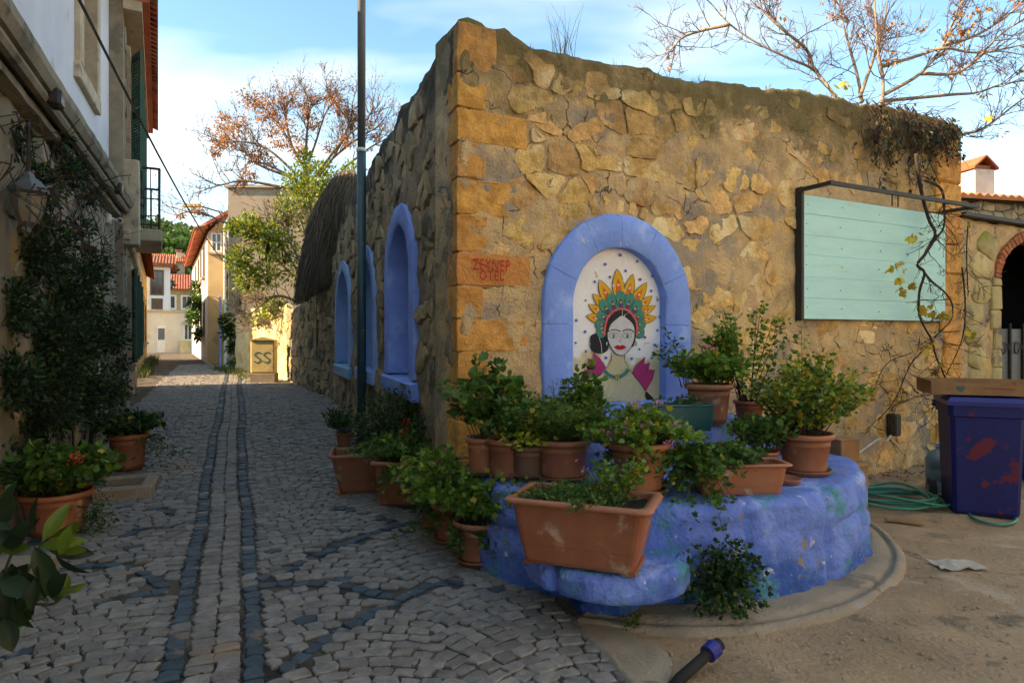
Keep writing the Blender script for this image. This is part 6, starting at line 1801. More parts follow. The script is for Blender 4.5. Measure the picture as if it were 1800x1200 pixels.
# --- upper step
c = spot(1203, 757, TOP2, .14)
trough_plant('planter_trough', 'dark green plastic trough on the upper step below the mural', c, .52, .20, .20, R(6), [dict(k='lobed', m=('l_deep',), n=6, h=.08, s=.14, per=8, size=.04)], mat=MT['greenplastic'], rim=MT['greenplastic'], lip=.012, taper=.93)
c = Vector((1.66, 5.52, TOP2)); fl = [at(1243, 614, 5.42)]
potted('potted_rose_geranium', 'terracotta pot with light green rounded leaves and one pink bloom beside the mural', GP, c, .19, .34, [dict(k='round', m=('l_bright', 'l_ger'), w=[3, 1], n=17, h=.32, s=.22, per=16, size=.066, low=.3), dict(k='lobed', m=('l_ger', 'l_bright'), n=5, h=.62, s=.07, per=40, size=.042, o=(.17, .05), low=.35), dict(k='ovate', m='l_deep', n=4, h=.5, s=.12, per=18, size=.05, o=(-.2, 0), lean=(-.15, 0))],
       [(fl, .042, 34, 'f_pink', .028)], saucer=False)
c = Vector((2.06, 5.68, TOP2 - .02)); potted('potted_shrub', 'tall upright leafy shrub in small pot between bloom and board', GP, c, .13, .20, [dict(k='lobed', m=('l_ger', 'l_yg', 'l_yellow'), w=[6, 3, .6], n=13, h=.92, s=.34, per=40, size=.044, low=.35, stem='vinewood', r=.006)])
c = Vector((2.36, 5.55, TOP1)); potted('potted_shrub', 'brownish leggy shrub in pot behind the yellowing geranium', GP, c, .15, .30, [dict(k='lobed', m=('l_ger', 'l_dry', 'l_yg'), w=[4, 2, 2], n=14, h=.5, s=.30, per=24, size=.04, low=.3, stem='vinewood', r=.005)])
# empty saucer
c = spot(1388, 852, TOP1, .06)
g = Geo(); g.lathe([(0, .003), (.085, .003), (.10, .03), (.105, .035), (.10, .04), (.085, .012), (0, .012)], c, 24); g.build('plant_saucer', MT['terra_rim'], None, smooth=True, label='empty terracotta saucer at the right end of the bench trough', cat='saucer')
# --- lower step: the large planter
c = Vector((.40, 3.60, LEDGE + .012))
trough_plant('planter_trough', 'largest terracotta trough, at the front of the bench on the low ledge', c, .74, .40, .355, R(-21),
   [dict(k='ovate', m=('l_ger', 'l_deep'), n=40, h=.10, s=.20, per=22, size=.026, droop=.2, at=(.05, 0)), dict(k='ovate', m=('l_ger', 'l_deep'), n=20, h=.07, s=.18, per=20, size=.022, at=(-.22, .1)), dict(k='lobed', m=('l_bright', 'l_ger'), n=9, h=.26, s=.12, per=16, size=.036, at=(.2, .38))],
   [([(c[0] - .02, c[1] + .2, c[2] + .5), (c[0] + .02, c[1] + .15, c[2] + .46)], .012, 6, 'f_mag', .018)], soil=.88, lip=.026, taper=.80)
# bushy weed growing from the bench front
def weed(u, v, d, rad, n, size, mats, name, label, kind='lobed', up=.4, flat=.6):
    p = at(u, v, d); t = thing(name, (p.x, p.y, p.z - rad), label, 'plant')
    C, A, S = [], [], []
    for _ in range(n):
        q = Vector((rgL.gauss(0, .45), rgL.gauss(0, .45) * flat, rgL.gauss(0, .45)))
        if q.length > 1.15: continue
        C.append(p + q * rad); A.append(q + Vector((0, -.5, -.1))); S.append(size * rgL.uniform(.6, 1.2))
    for k, mm in enumerate(mats): leaves('foliage', C[k::len(mats)], A[k::len(mats)], S[k::len(mats)], kind, MT[mm], t, rgL, up)
    stems_mesh([[p + Vector((0, .1 * 1, 0)), p + Vector((0, .03, .02)), p + (c_ - p) * .8] for c_ in C[::14]], MT['stem'], t, .003)
    return t
weed(1272, 1018, 3.68, .22, 1500, .034, ('l_deep', 'l_dark'), 'wall_plant', 'dark green weed growing out of the front of the blue bench')
weed(1112, 1090, 3.55, .06, 90, .022, ('l_deep',), 'small_weed', 'tiny weed at the foot of the blue bench')
# --- on the lane
GS = 'potted plants standing along the lane'
def gspot(u, v, back=0.0):
    p = onground(u, v); return Vector((p.x, p.y + back, gzf(p.x, p.y + back) + .015))
c = gspot(840, 1004, .16); potted('potted_geranium', 'nearest terracotta pot on the cobbles with geranium leaning right', GS, c, .175, .30, [dict(k='lobed', m=('l_ger', 'l_bright'), n=34, h=.42, s=.32, per=24, size=.046, droop=.25, lean=(.14, 0)), dict(k='lobed', m=('l_deep',), n=12, h=.05, s=.34, per=22, size=.045, droop=.9, lean=(.18, 0))])
c = gspot(795, 965, .16); potted('potted_geranium', 'red-flowered geranium in the middle pot of the lane row', GS, c, .17, .31, [dict(k='lobed', m=('l_bright', 'l_ger'), n=54, h=.46, s=.40, per=26, size=.048, droop=.35), dict(k='lobed', m=('l_ger', 'l_deep'), n=18, h=.06, s=0.34, per=16, size=.042, droop=.9, low=.4)],
       [([(c[0] - .12, c[1] - .12, c[2] + .60)], .03, 16, 'f_red', .03), ([(c[0] + .30, c[1] - .05, c[2] + .42)], .034, 16, 'f_red', .032)])
c = gspot(766, 940, .2); potted('potted_geranium', 'yellowing geranium in saucered pot next to the rectangular street planter', GS, c, .16, .28, [dict(k='lobed', m=('l_ger', 'l_yg'), n=32, h=.40, s=.32, per=24, size=.045), dict(k='lobed', m=('l_ger', 'l_deep'), n=14, h=.06, s=0.28, per=16, size=.042, droop=.9, low=.4)])
c = gspot(845, 905, .2); potted('potted_fern', 'bushy green plant in the pot hidden against the house corner', GS, c, .17, .27, [dict(k='lobed', m=('l_ger', 'l_deep'), n=36, h=.46, s=.36, per=26, size=.046)])
c = gspot(705, 893, .24)
trough_plant('street_planter', 'rectangular terracotta planter of red geraniums on the cobbles', c, .46, .58, .42, R(-8), [dict(k='lobed', m=('l_ger', 'l_deep', 'l_bright'), w=[3, 2, 1], n=54, h=.32, s=.40, per=24, size=.05, droop=.2, at=(.15, 0)), dict(k='lobed', m=('l_ger', 'l_deep'), n=20, h=.12, s=.36, per=20, size=.046, droop=.8, at=(.4, -.2))],
       [([(c[0] + .03, c[1] - .1, c[2] + .76), (c[0] + .0, c[1] - .15, c[2] + .66)], .032, 22, 'f_red', .028)], group=GS, soil=.86, taper=.8)
c = gspot(622, 874, .26)
trough_plant('street_planter', 'weathered terracotta planter with little growing in it at the foot of the pole', c, .56, .48, .40, R(12), [dict(k='round', m=('l_deep', 'l_ger'), n=10, h=.14, s=.2, per=10, size=.05, at=(.25, .2))], group=GS, soil=.72, taper=.68, rim=MT['terracotta'])
c = Vector((at(606, 760, 8.8).x, 8.8, gzf(-2, 8.8) + .01)); potted('potted_geranium', 'small potted shrub standing left of the teal pole', GS, c, .12, .2, [dict(k='ovate', m=('l_deep', 'l_dark'), n=18, h=.34, s=.22, per=22, size=.05)], saucer=False, cat='potted plant')
# big dark bush against the lane face
def bush(name, label, blobs, size, mats, kind='ovate', cat='bush', up=.5, group=None, w=None, stem_mat='vinewood'):
    """blobs: (u, v, radius px, distance, leaves)"""
    p0 = at(*blobs[0][:2], blobs[0][3]); t = thing(name, (p0.x, p0.y, gzf(p0.x, p0.y)), label, cat, group)
    C, A = [], []; st = []
    for (u, v, rp, d_, n) in blobs:
        p = at(u, v, d_); r_ = rp / FPX * d_
        for _ in range(n):
            q = Vector((rgL.gauss(0, 1), rgL.gauss(0, 1), rgL.gauss(0, 1))).normalized() * (rgL.random() ** .45) * rgL.uniform(.75, 1.12)
            C.append(p + q * r_); A.append(q + Vector((0, 0, .1)))
            if _ % 18 == 0: st.append([Vector((p.x, p.y + .05, p.z - r_ * .8)), p + q * r_ * .4 + Vector((0, 0, -.1 * r_)), p + q * r_])
    w = w or [1] * len(mats); idx = [rgL.choices(range(len(mats)), w)[0] for _ in C]
    for q, mm in enumerate(mats):
        s_ = [i for i, k in enumerate(idx) if k == q]
        if s_: leaves('foliage', [C[i] for i in s_], [A[i] for i in s_], [size * rgL.uniform(.6, 1.25) for i in s_], kind, MT[mm], t, rgL, up)
    stems_mesh(st, MT[stem_mat], t, .006, 'twigs')
    return t
bush('evergreen_bush', 'dense dark bush between the teal pole and the house corner', [(680, 738, 58, 6.9, 1530), (725, 728, 52, 6.6, 1530), (745, 770, 40, 6.3, 1020), (650, 765, 32, 7.2, 680), (700, 790, 45, 6.6, 850), (765, 800, 28, 6.0, 510)], .038, ('l_deep', 'l_dark', 'l_dry', 'l_ger'), w=[4, 5, 1, 2])
# --- left foreground
c = gspot(85, 945, .1); c.x = max(c.x, FF(FF.s_at(85), -.3, 0)[0]); 
potted('potted_geranium', 'orange-flowered geranium in terracotta pot against the left wall', GS, c, .25, .34, [dict(k='round', m=('l_deep', 'l_ger'), w=[2, 1], n=40, h=.42, s=.36, per=24, size=.062), dict(k='ovate', m=('l_gloss', 'l_ger'), n=12, h=.46, s=.26, per=12, size=.11, o=(-.22, -.1))],
       [([at(136, 803, c.y - .2), at(128, 812, c.y - .25)], .035, 16, 'f_orange', .032)], saucer=False)
c = gspot(212, 832, .15); potted('potted_geranium', 'leafy pot further back beside the left wall under a yellow tub', GS, c, .21, .42, [dict(k='round', m=('l_deep', 'l_dark'), n=30, h=.34, s=.30, per=22, size=.06, droop=.3), dict(k='ovate', m='l_deep', n=8, h=.05, s=.42, per=14, size=.06, droop=1.0, lean=(.15, 0))], saucer=False)
p = at(215, 738, 7.75)
g = Geo(); g.lathe([(0, 0), (.085, 0), (.10, .08), (.105, .085), (.098, .085), (.08, .01), (0, .01)], (p.x, p.y, p.z - .04), 18); g.build('yellow_tub', M('yellow_plastic', (.62, .34, .02), bump=0, rough=.4), None, smooth=True, label='small yellow plastic tub on top of the pot by the left wall', cat='tub')
# stone kerb of a planting pit
kc = gspot(205, 885); kf = Frame((kc.x - .25, kc.y), (.93, .36))
kk = thing('planting_pit', kc, 'rough stone kerb round a small planting pit beside the left wall', 'kerb')
for (x0, x1, y0, y1) in ((0, .52, 0, .11), (.40, .52, .115, .55), (0, .52, .555, .66)):
    g = Geo(); g.bevbox(x0, x1, y0, y1, kc.z - .05, kc.z + .12, .02, kf, .008); g.build('kerb_stone', MT['concrete'], kk)
g = Geo(); g.box(-.2, .40, .11, .555, kc.z - .03, kc.z + .03, kf); g.build('soil', MT['soil'], kk)
weed(165, 905, 5.3, .20, 420, .034, ('l_deep', 'l_dark', 'l_ger'), 'pit_plant', 'straggling plant between the left terracotta pot and the stone kerb', 'ovate')
kc = onground(25, 1045); kf2 = Frame((kc.x - .3, kc.y), (.9, .25)); kk = thing('kerb_block', kc, 'stone block at the left edge under the glossy-leaved plant', 'kerb')
g = Geo(); g.bevbox(-.15, .40, 0, .3, -.05, .14, .02, kf2, .01); g.build('block', MT['concrete'], kk)
# glossy-leaved plant, each large leaf its own piece
gp_ = thing('glossy_plant', at(-10, 1100, 2.75), 'glossy-leaved laurel-like plant reaching in from the left edge', 'plant')
def big_leaf(u, v, d_, ang, ln, wd, tilt, mat):
    p = at(u, v, d_); k = d_ / FPX; dirv = Vector((math.cos(ang), rgL.uniform(-.35, .35), math.sin(ang))).normalized()
    side = dirv.cross(Vector((math.sin(tilt), -math.cos(tilt), .4 * math.sin(tilt * 2)))).normalized(); nn = side.cross(dirv)
    V = []
    st_ = [(0, .04), (.15, .5), (.35, .92), (.55, 1.0), (.75, .78), (.9, .4), (1.0, .02)]
    for t, w in st_:
        for s_ in (-1, -.5, 0, .5, 1):
            cup = .16 * abs(s_) * wd * k * w - .22 * ln * k * t * t
            q = p + dirv * (ln * k * t) + side * (s_ * wd * .5 * k * w) + nn * cup; V.append(q)
    F = [(i * 5 + j, (i + 1) * 5 + j, (i + 1) * 5 + j + 1, i * 5 + j + 1) for i in range(6) for j in range(4)]
    build('leaf', V, F, mat, gp_, smooth=True)
G_, Y_ = MT['l_gloss'], MT['l_young']
LV = [(60, 960, -60, 80, 34, 1, G_), (75, 950, 60, 70, 26, 1, Y_), (62, 935, 100, 62, 26, -1, G_), (70, 960, 10, 70, 24, 1, Y_), (55, 962, 170, 60, 22, 1, Y_), (85, 965, -20, 70, 26, 1, G_), (90, 958, 35, 66, 22, 1, Y_), (68, 985, -80, 72, 30, -1, G_),
      (85, 985, -65, 74, 30, 1, G_), (98, 975, -50, 66, 26, -1, G_), (105, 975, 60, 55, 22, 1, Y_), (50, 990, -130, 60, 30, 1, G_), (20, 990, -100, 84, 44, 1, G_), (10, 960, 40, 70, 30, -1, G_), (30, 965, 120, 60, 28, 1, G_), (5, 1000, -70, 80, 42, 1, G_),
      (62, 1015, -85, 55, 22, 1, G_), (50, 1040, -100, 60, 40, 1, G_), (40, 1040, -80, 56, 40, -1, G_), (70, 1055, 80, 55, 34, 1, G_), (88, 1048, 60, 50, 34, -1, G_), (92, 1045, 10, 32, 14, 1, Y_), (112, 1040, 75, 30, 16, 1, Y_), (115, 1040, 10, 32, 14, -1, Y_),
      (15, 1060, -120, 66, 40, 1, G_), (22, 1055, -60, 60, 36, -1, G_), (5, 1085, -60, 60, 34, 1, G_), (10, 1105, 20, 30, 14, 1, Y_), (-5, 1040, 30, 70, 40, 1, G_), (-5, 930, 60, 70, 34, 1, G_), (5, 905, 90, 60, 28, -1, G_), (20, 930, 140, 60, 26, 1, G_),
      (100, 965, 5, 50, 20, 1, Y_), (45, 945, 200, 55, 22, -1, G_), (0, 1020, -20, 60, 36, 1, G_), (35, 1000, -60, 66, 36, 1, G_)]
for (u, v, a, l_, w_, tl, m_) in LV: big_leaf(u, v, 2.75 + rgL.uniform(-.12, .12), R(a + rgL.uniform(-8, 8)), l_, w_, tl * rgL.uniform(.3, .8), m_)
for pts in ([(-30, 1130), (10, 1070), (45, 1010), (62, 975), (75, 950)], [(-30, 1120), (20, 1085), (60, 1062), (95, 1060), (118, 1038)], [(-20, 1060), (5, 1010), (25, 960), (30, 930)]):
    g = Geo(); g.tube(curve([at(u, v, 2.75) for u, v in pts], 5), .006, 5); g.build('branch', MT['stem'], gp_)
# --- climber on the plastered house
bush('wall_climber', 'dense dark climber with red berries covering the ground floor of the plastered house',
     [(60, 330, 45, 5.6, 850), (120, 300, 38, 6.6, 595), (60, 440, 70, 5.6, 1700), (115, 520, 70, 6.4, 2210), (165, 470, 34, 7.4, 595), (80, 610, 85, 5.8, 2890), (165, 590, 48, 7.3, 1360), (205, 600, 24, 8.0, 374), (60, 710, 80, 5.6, 2210), (150, 690, 62, 6.7, 1700),
      (195, 690, 34, 7.7, 595), (208, 555, 20, 8.1, 255), (15, 540, 55, 5.1, 1020), (20, 670, 55, 5.0, 1020), (100, 240, 26, 6.3, 272), (160, 345, 22, 7.6, 204), (140, 400, 25, 7.0, 255), (30, 250, 30, 5.2, 272), (218, 640, 16, 8.3, 153)], .052, ('l_dark', 'l_deep', 'l_gloss'), w=[5, 1, 2], cat='climber')
bo = bpy.data.objects['wall_climber']
sp = []
for _ in range(34):
    u, v = rgL.uniform(10, 190), rgL.uniform(250, 700); sp.append(at(u, v, 5.35 + (u / 190) * 1.7))
blossoms(bo, sp[:18], .012, 5, MT['f_red'], rgL, .014, 'berry')
st = []
for _ in range(60):                                            # bare tendrils over the cornice and the plaster edge
    u, v = rgL.uniform(0, 215), rgL.uniform(0, 1); v = 200 + 1.05 * u * .75 + rgL.uniform(-40, 130)
    s_, z_ = FF.hit(u, v, -.3); q = [Vector(FF(s_, -.3, z_))]
    for k in range(4): q.append(q[-1] + Vector((rgL.uniform(-.12, .16), rgL.uniform(-.12, .12), rgL.uniform(-.16, .12))))
    st.append(q)
stems_mesh(st, MT['vinewood'], bo, .006, 'tendrils')
st = []
for k in range(9):
    s_ = rgL.uniform(.3, 3.5); st.append([Vector(FF(s_ + rgL.uniform(-.2, .2) * j, -.06 - .04 * rgL.random(), .2 + 3.1 * j / 6)) for j in range(7)])
stems_mesh(st, MT['vinewood'], bo, .016, 'vine_stem')

# ================================================================== TREES, CREEPERS AND THATCH
rgT = random.Random(77)
def limb3(pts, d0, dvar=1.0):
    """pixel polyline at about distance d0 -> smooth branch in space"""
    dd = d0; o = []
    for (u, v) in pts:
        dd += rgT.uniform(-.25, .25) * dvar; o.append(at(u, v, dd))
    return [Vector(p) for p in curve(o, 5)]
def twigs_on(path, n, length, rg, depth, out, tips, r, up=.25, spread=1.0, tmin=.25):
    """side shoots growing from a branch, recursively; collects tubes in out and end points in tips"""
    m = len(path)
    for _ in range(n):
        i = min(m - 2, int((tmin + (1 - tmin) * rg.random()) * (m - 1))); p = path[i]; t = (path[i + 1] - path[i]).normalized()
        d = (t * rg.uniform(.5, 1.1) + Vector((rg.gauss(0, 1), rg.gauss(0, 1), rg.gauss(0, 1))).normalized() * spread * rg.uniform(.5, 1) + Vector((0, 0, up))).normalized()
        L_ = length * rg.uniform(.45, 1.15); q = [p]; dd = d
        for k in range(5):
            dd = (dd + Vector((rg.gauss(0, .2), rg.gauss(0, .2), rg.gauss(.05, .16)))).normalized(); q.append(q[-1] + dd * L_ / 5)
        out.append((q, r))
        if depth > 0: twigs_on(q, max(2, int(n * .45)) if depth > 1 else 4, L_ * .55, rg, depth - 1, out, tips, r * .6, up, spread)
        else: tips.append(q[-1])
        if depth > 0: tips.append(q[-1])
def tree(name, label, limbs, d0, trunk, rg, r_limb, n1, len1, depth, bark, twig, cat='tree', dvar=1.0, up=.25):
    b = trunk[-1]; t = thing(name, (b.x, b.y, gzf(b.x, b.y)), label, cat)
    g = Geo(); g.tube(trunk, [r_limb * 1.8 + (r_limb * 1.2) * i / (len(trunk) - 1) for i in range(len(trunk))], 9); g.build('trunk', MT[bark], t, smooth=True)
    out, tips = [], []
    for pts in limbs:
        P = limb3(pts, d0, dvar); m = len(P)
        g = Geo(); g.tube(P, [r_limb * (1 - .8 * i / (m - 1)) for i in range(m)], 7); g.build('limb', MT[bark], t, smooth=True)
        twigs_on(P, n1, len1, rg, depth, out, tips, r_limb * .32, up)
    g = Geo()
    for q, r in out: g.tube(q, [max(.0035, r * (1 - .75 * i / 5)) for i in range(len(q))], 4 if r > .012 else 3, False)
    g.build('twigs', MT[twig], t, kind='stuff')
    return t, tips
# bare tree over the yard wall
d0 = 11.5
L = [[(1505, 260), (1478, 190), (1463, 163), (1430, 123), (1387, 103), (1333, 77), (1283, 43), (1250, 7), (1228, -12)], [(1430, 123), (1417, 87), (1373, 50), (1340, 17), (1320, -20)], [(1515, 180), (1507, 133), (1490, 73), (1477, 17), (1473, -40)],
     [(1512, 170), (1533, 110), (1553, 50), (1563, -20)], [(1550, 187), (1552, 140), (1543, 83), (1537, 0), (1530, -60)], [(1551, 168), (1617, 130), (1657, 80), (1680, 27), (1703, -20)], [(1548, 118), (1617, 97), (1660, 85), (1717, 93), (1793, 80), (1850, 60)],
     [(1551, 178), (1667, 167), (1717, 163), (1767, 147), (1830, 140)], [(1640, 250), (1690, 237), (1733, 223), (1800, 173), (1850, 150)], [(1660, 80), (1720, 60), (1780, 20), (1830, -30)], [(1283, 43), (1230, 55), (1195, 70), (1180, 95)], [(1617, 130), (1690, 125), (1760, 60), (1810, 30)]]
trunk = [at(1550, 187, d0), at(1553, 260, d0), at(1556, 420, d0 + .1), Vector((at(1556, 420, d0).x, d0 + .1, -.1))]
bt, tips = tree('bare_tree', 'leafless pale-barked tree rising behind the right end of the ochre wall', L, d0, trunk, rgT, .034, 13, .9, 2, 'palebark', 'twig', up=.15)
tt = [t for t in tips if rgT.random() < .012]
C, A, S = [], [], []
for t in tt:
    for _ in range(9): d = Vector((rgT.gauss(0, 1), rgT.gauss(0, 1), rgT.gauss(-.6, 1))).normalized(); C.append(t + d * .07); A.append(d + Vector((0, 0, -.6))); S.append(rgT.uniform(.05, .10))
leaves('withered_leaves', C, A, S, 'ovate', MT['l_orange'], bt, rgT)
# autumn tree behind the garden wall
d1 = 21.0
L = [[(537, 300), (512, 255), (490, 217), (470, 195), (440, 180)], [(537, 300), (555, 250), (572, 200), (590, 178)], [(512, 255), (505, 225), (500, 190), (497, 168)], [(525, 310), (470, 262), (430, 250), (388, 250)], [(520, 315), (455, 290), (430, 265), (405, 230)],
     [(555, 310), (600, 250), (640, 215), (655, 195)], [(560, 300), (620, 250), (680, 215)], [(500, 330), (430, 318), (390, 325), (345, 338)], [(537, 280), (540, 230), (545, 190), (550, 175)], [(560, 310), (590, 270), (615, 215), (620, 185)], [(510, 310), (470, 290), (440, 285), (425, 300)], [(480, 400), (400, 392), (370, 380), (330, 372), (310, 382)], [(600, 300), (650, 260), (690, 240)]]
trunk = [at(537, 295, d1), at(540, 380, d1), at(545, 480, d1), Vector((at(545, 500, d1).x, d1, .2))]
at_, tips = tree('autumn_tree', 'large autumn tree with clusters of orange seeds above the garden wall', L, d1, trunk, rgT, .048, 13, 1.2, 2, 'bark', 'twig', dvar=1.6)
C, A, S = [], [], []
cl = [(440, 180, 16), (470, 178, 20), (480, 200, 10), (430, 215, 14), (395, 228, 18), (415, 222, 14), (385, 255, 10), (400, 250, 12), (510, 175, 16), (550, 172, 10), (590, 178, 16), (545, 205, 14), (500, 220, 14), (475, 230, 12), (490, 250, 12), (525, 240, 12), (550, 220, 10), (605, 195, 12), (625, 200, 14), (640, 215, 12), (445, 275, 12), (470, 283, 14), (462, 265, 8), (440, 305, 12), (425, 320, 6), (395, 205, 8), (610, 250, 10), (580, 260, 10), (660, 240, 8), (380, 268, 6), (520, 260, 12), (350, 370, 8), (318, 378, 6), (460, 205, 8), (530, 185, 8)]
for (u, v, rp) in cl:
    p = at(u, v, d1 + rgT.uniform(-1, .6)); r_ = rp / FPX * d1
    for _ in range(int(rp * 15)):
        d = Vector((rgT.gauss(0, .55), rgT.gauss(0, .6), rgT.gauss(0, .45))); C.append(p + d * r_); A.append(d + Vector((0, 0, -.5))); S.append(rgT.uniform(.05, .10))
for t in tips:
    if rgT.random() < .10:
        for _ in range(3): d = Vector((rgT.gauss(0, 1), rgT.gauss(0, 1), rgT.gauss(0, 1))).normalized(); C.append(t + d * .08); A.append(d); S.append(rgT.uniform(.05, .09))
leaves('seed_clusters', C, A, S, 'ovate', MT['l_orange'], at_, rgT, up=.2)
# green shrub hanging over the cream wall
GB = [(470, 420, 34, 18.8, 840), (440, 400, 26, 18.6, 600), (420, 455, 24, 18.6, 520), (435, 490, 26, 18.8, 480), (470, 480, 30, 19, 520), (505, 375, 34, 19.5, 640), (545, 345, 34, 19.8, 660), (520, 318, 26, 20, 440), (565, 310, 30, 20, 520), (595, 330, 25, 20, 320), (480, 540, 22, 19.4, 400), (455, 560, 16, 19.8, 220), (500, 550, 16, 19.2, 280), (545, 400, 24, 19.5, 280), (500, 440, 34, 19.2, 440), (620, 300, 20, 20, 220), (535, 280, 18, 20.3, 240), (410, 400, 14, 18.5, 220), (575, 370, 22, 19.8, 240), (525, 480, 26, 19, 220)]
bush('garden_shrub', 'sunlit yellow-green shrub spilling over the garden walls below the autumn tree', GB, .115, ('l_yg', 'l_bright', 'l_ger', 'l_deep'), w=[5, 4, 1, 1], kind='ovate')
gs = bpy.data.objects['garden_shrub']
out, tips = [], []
for pts in ([(545, 540), (530, 470), (500, 415), (450, 395)], [(545, 540), (540, 440), (520, 380), (470, 400)], [(550, 520), (500, 470), (470, 440), (430, 440)], [(540, 500), (500, 440), (480, 400), (500, 350)], [(550, 500), (560, 420), (590, 360)], [(545, 540), (490, 520), (455, 540), (430, 560)], [(530, 540), (480, 560), (430, 580)]):
    P = limb3(pts, 19, .8); out.append((P, .045)); twigs_on(P, 14, 1.0, rgT, 1, out, tips, .016)
g = Geo()
for q, r in out: g.tube(q, [max(.006, r * (1 - .7 * i / (len(q) - 1))) for i in range(len(q))], 4, False)
g.build('branches', MT['bark'], gs, kind='stuff')
# dry scrub on top of the cream wall, dark creepers on the houses up the lane
bush('dry_scrub', 'dry brown scrub hanging over the top of the cream garden wall', [(430, 548, 16, 22, 200), (465, 545, 16, 21, 220), (420, 520, 22, 22.5, 260), (450, 520, 22, 21.5, 260), (500, 540, 14, 19.2, 160)], .11, ('l_dry', 'l_orange', 'l_yg'), w=[4, 1, 2], kind='lance')
bush('dark_creeper', 'dark creeper climbing the lane side of the yellow house', [(350, 530, 16, 33, 330), (345, 560, 14, 34, 260), (352, 590, 10, 32, 180), (346, 505, 9, 34, 120), (338, 545, 8, 37, 80)], .22, ('l_deep', 'l_dark', 'l_ger'), cat='climber')
bush('dark_creeper', 'dark creeper hanging beside the drainpipes left of the cream wall', [(405, 580, 16, 24, 260), (398, 565, 12, 24, 150), (408, 610, 9, 23.8, 120), (410, 640, 6, 23.6, 60)], .18, ('l_deep', 'l_dark'), cat='climber')
bush('dark_creeper', 'creeper on the wall of the house at the foot of the hill', [(303, 475, 7, 74, 120), (296, 500, 5, 58, 60)], .5, ('l_dark', 'l_deep'), cat='climber')
# grass and weeds along the lane edges
def edge_grass(pts, n, h, name, label):
    g = Geo()
    for _ in range(n):
        k = rgT.randrange(len(pts) - 1); a, b = pts[k], pts[k + 1]; t = rgT.random(); p = a.lerp(b, t) + Vector((rgT.gauss(0, .12), rgT.gauss(0, .12), 0)); p.z = gzf(p.x, p.y)
        w = rgT.uniform(0, 6.28); hh = h * rgT.uniform(.3, 1)
        g.tube([p, p + Vector((math.cos(w) * hh * .3, math.sin(w) * hh * .3, hh * .7)), p + Vector((math.cos(w) * hh * .7, math.sin(w) * hh * .7, hh))], [.012, .008, .002], 3, False)
    g.build(name, MT['grass'], None, kind='stuff', label=label, cat='grass')
edge_grass([onground(250, 665), onground(262, 645), onground(268, 632)], 500, .35, 'grass_verge', 'tuft of grass along the foot of the left buildings')
edge_grass([onground(380, 650), onground(410, 655), onground(440, 668)], 260, .25, 'grass_verge', 'low grass at the foot of the cream wall')
edge_grass([onground(275, 618), onground(345, 617)], 300, .5, 'grass_verge', 'grass strip before the white cottage')
# trees on the hill
C, A, S = [], [], []
ht = []
for _ in range(560):
    y = rgW.uniform(120, 200); x = -.47 * y + rgW.uniform(-40, 30); z = hz_(x, y)
    if z < 2: continue
    r_ = rgW.uniform(1.6, 3.2); c0 = Vector((x, y, z + r_ * .9))
    for _ in range(46):
        d = Vector((rgW.gauss(0, 1), rgW.gauss(0, 1), rgW.gauss(.2, 1))).normalized() * rgW.uniform(.55, 1.05); C.append(c0 + d * r_); A.append(d); S.append(rgW.uniform(.8, 1.5))
leaves('hill_wood', C, A, S, 'lobed', MT['l_deep'], None, rgW, up=.8, label='dark green wood covering the hill beyond the lane', cat='wood')

# ------------------------------------------------------------------ vine over the board
def wallpath(pts, off, n=5):
    o = []
    for (u, v) in pts:
        s_, z_ = YF.hit(u, v, -off); o.append(YF(s_, -off + rgT.uniform(-.03, .03), z_))
    return [Vector(p) for p in curve(o, n)]
Z4 = lambda L_: [(1350 + x / 4, 300 + y / 4) for x, y in L_]
gv = thing('grape_vine', YF(sb1 - .2, -.3, 0), 'bare twisting grapevine with a few yellow leaves hanging in front of the mint board', 'vine')
mains = [(Z4([(1040, -120), (1050, 0), (1090, 180), (1140, 350), (1170, 450), (1110, 580), (1060, 660), (1090, 720), (1070, 850), (1075, 1000), (1100, 1090), (1150, 1170)]), .30, .020), (Z4([(1090, 60), (1200, 130), (1250, 260), (1220, 400), (1150, 500)]), .34, .016), (Z4([(1090, 700), (1160, 780), (1250, 860), (1310, 950), (1280, 1050), (1200, 1130), (1150, 1170)]), .25, .012),
         ([(1637, 590), (1650, 630), (1662, 680), (1640, 720)], .2, .012), ([(1640, 600), (1600, 640), (1570, 700), (1545, 740)], .12, .008), ([(1690, 470), (1700, 540), (1690, 600), (1660, 660)], .12, .009), ([(1700, 390), (1695, 450), (1700, 520)], .12, .008), ([(1600, 620), (1560, 640), (1530, 690)], .1, .006), ([(1650, 690), (1600, 700), (1560, 720)], .15, .006)]
out, tips = [], []
for pts, off, r in mains:
    P = wallpath(pts, off); g = Geo(); g.tube(P, [r * (1.1 - .5 * i / (len(P) - 1)) for i in range(len(P))], 6); g.build('vine_stem', MT['vinewood'], gv, smooth=True)
    twigs_on(P, 13, .42, rgT, 1, out, tips, r * .32, up=-.15, tmin=.05)
g = Geo()
for q, r in out: g.tube(q, [max(.0025, r * (1 - .6 * i / 5)) for i in range(len(q))], 4, False)
g.build('twigs', MT['vinewood'], gv, kind='stuff')
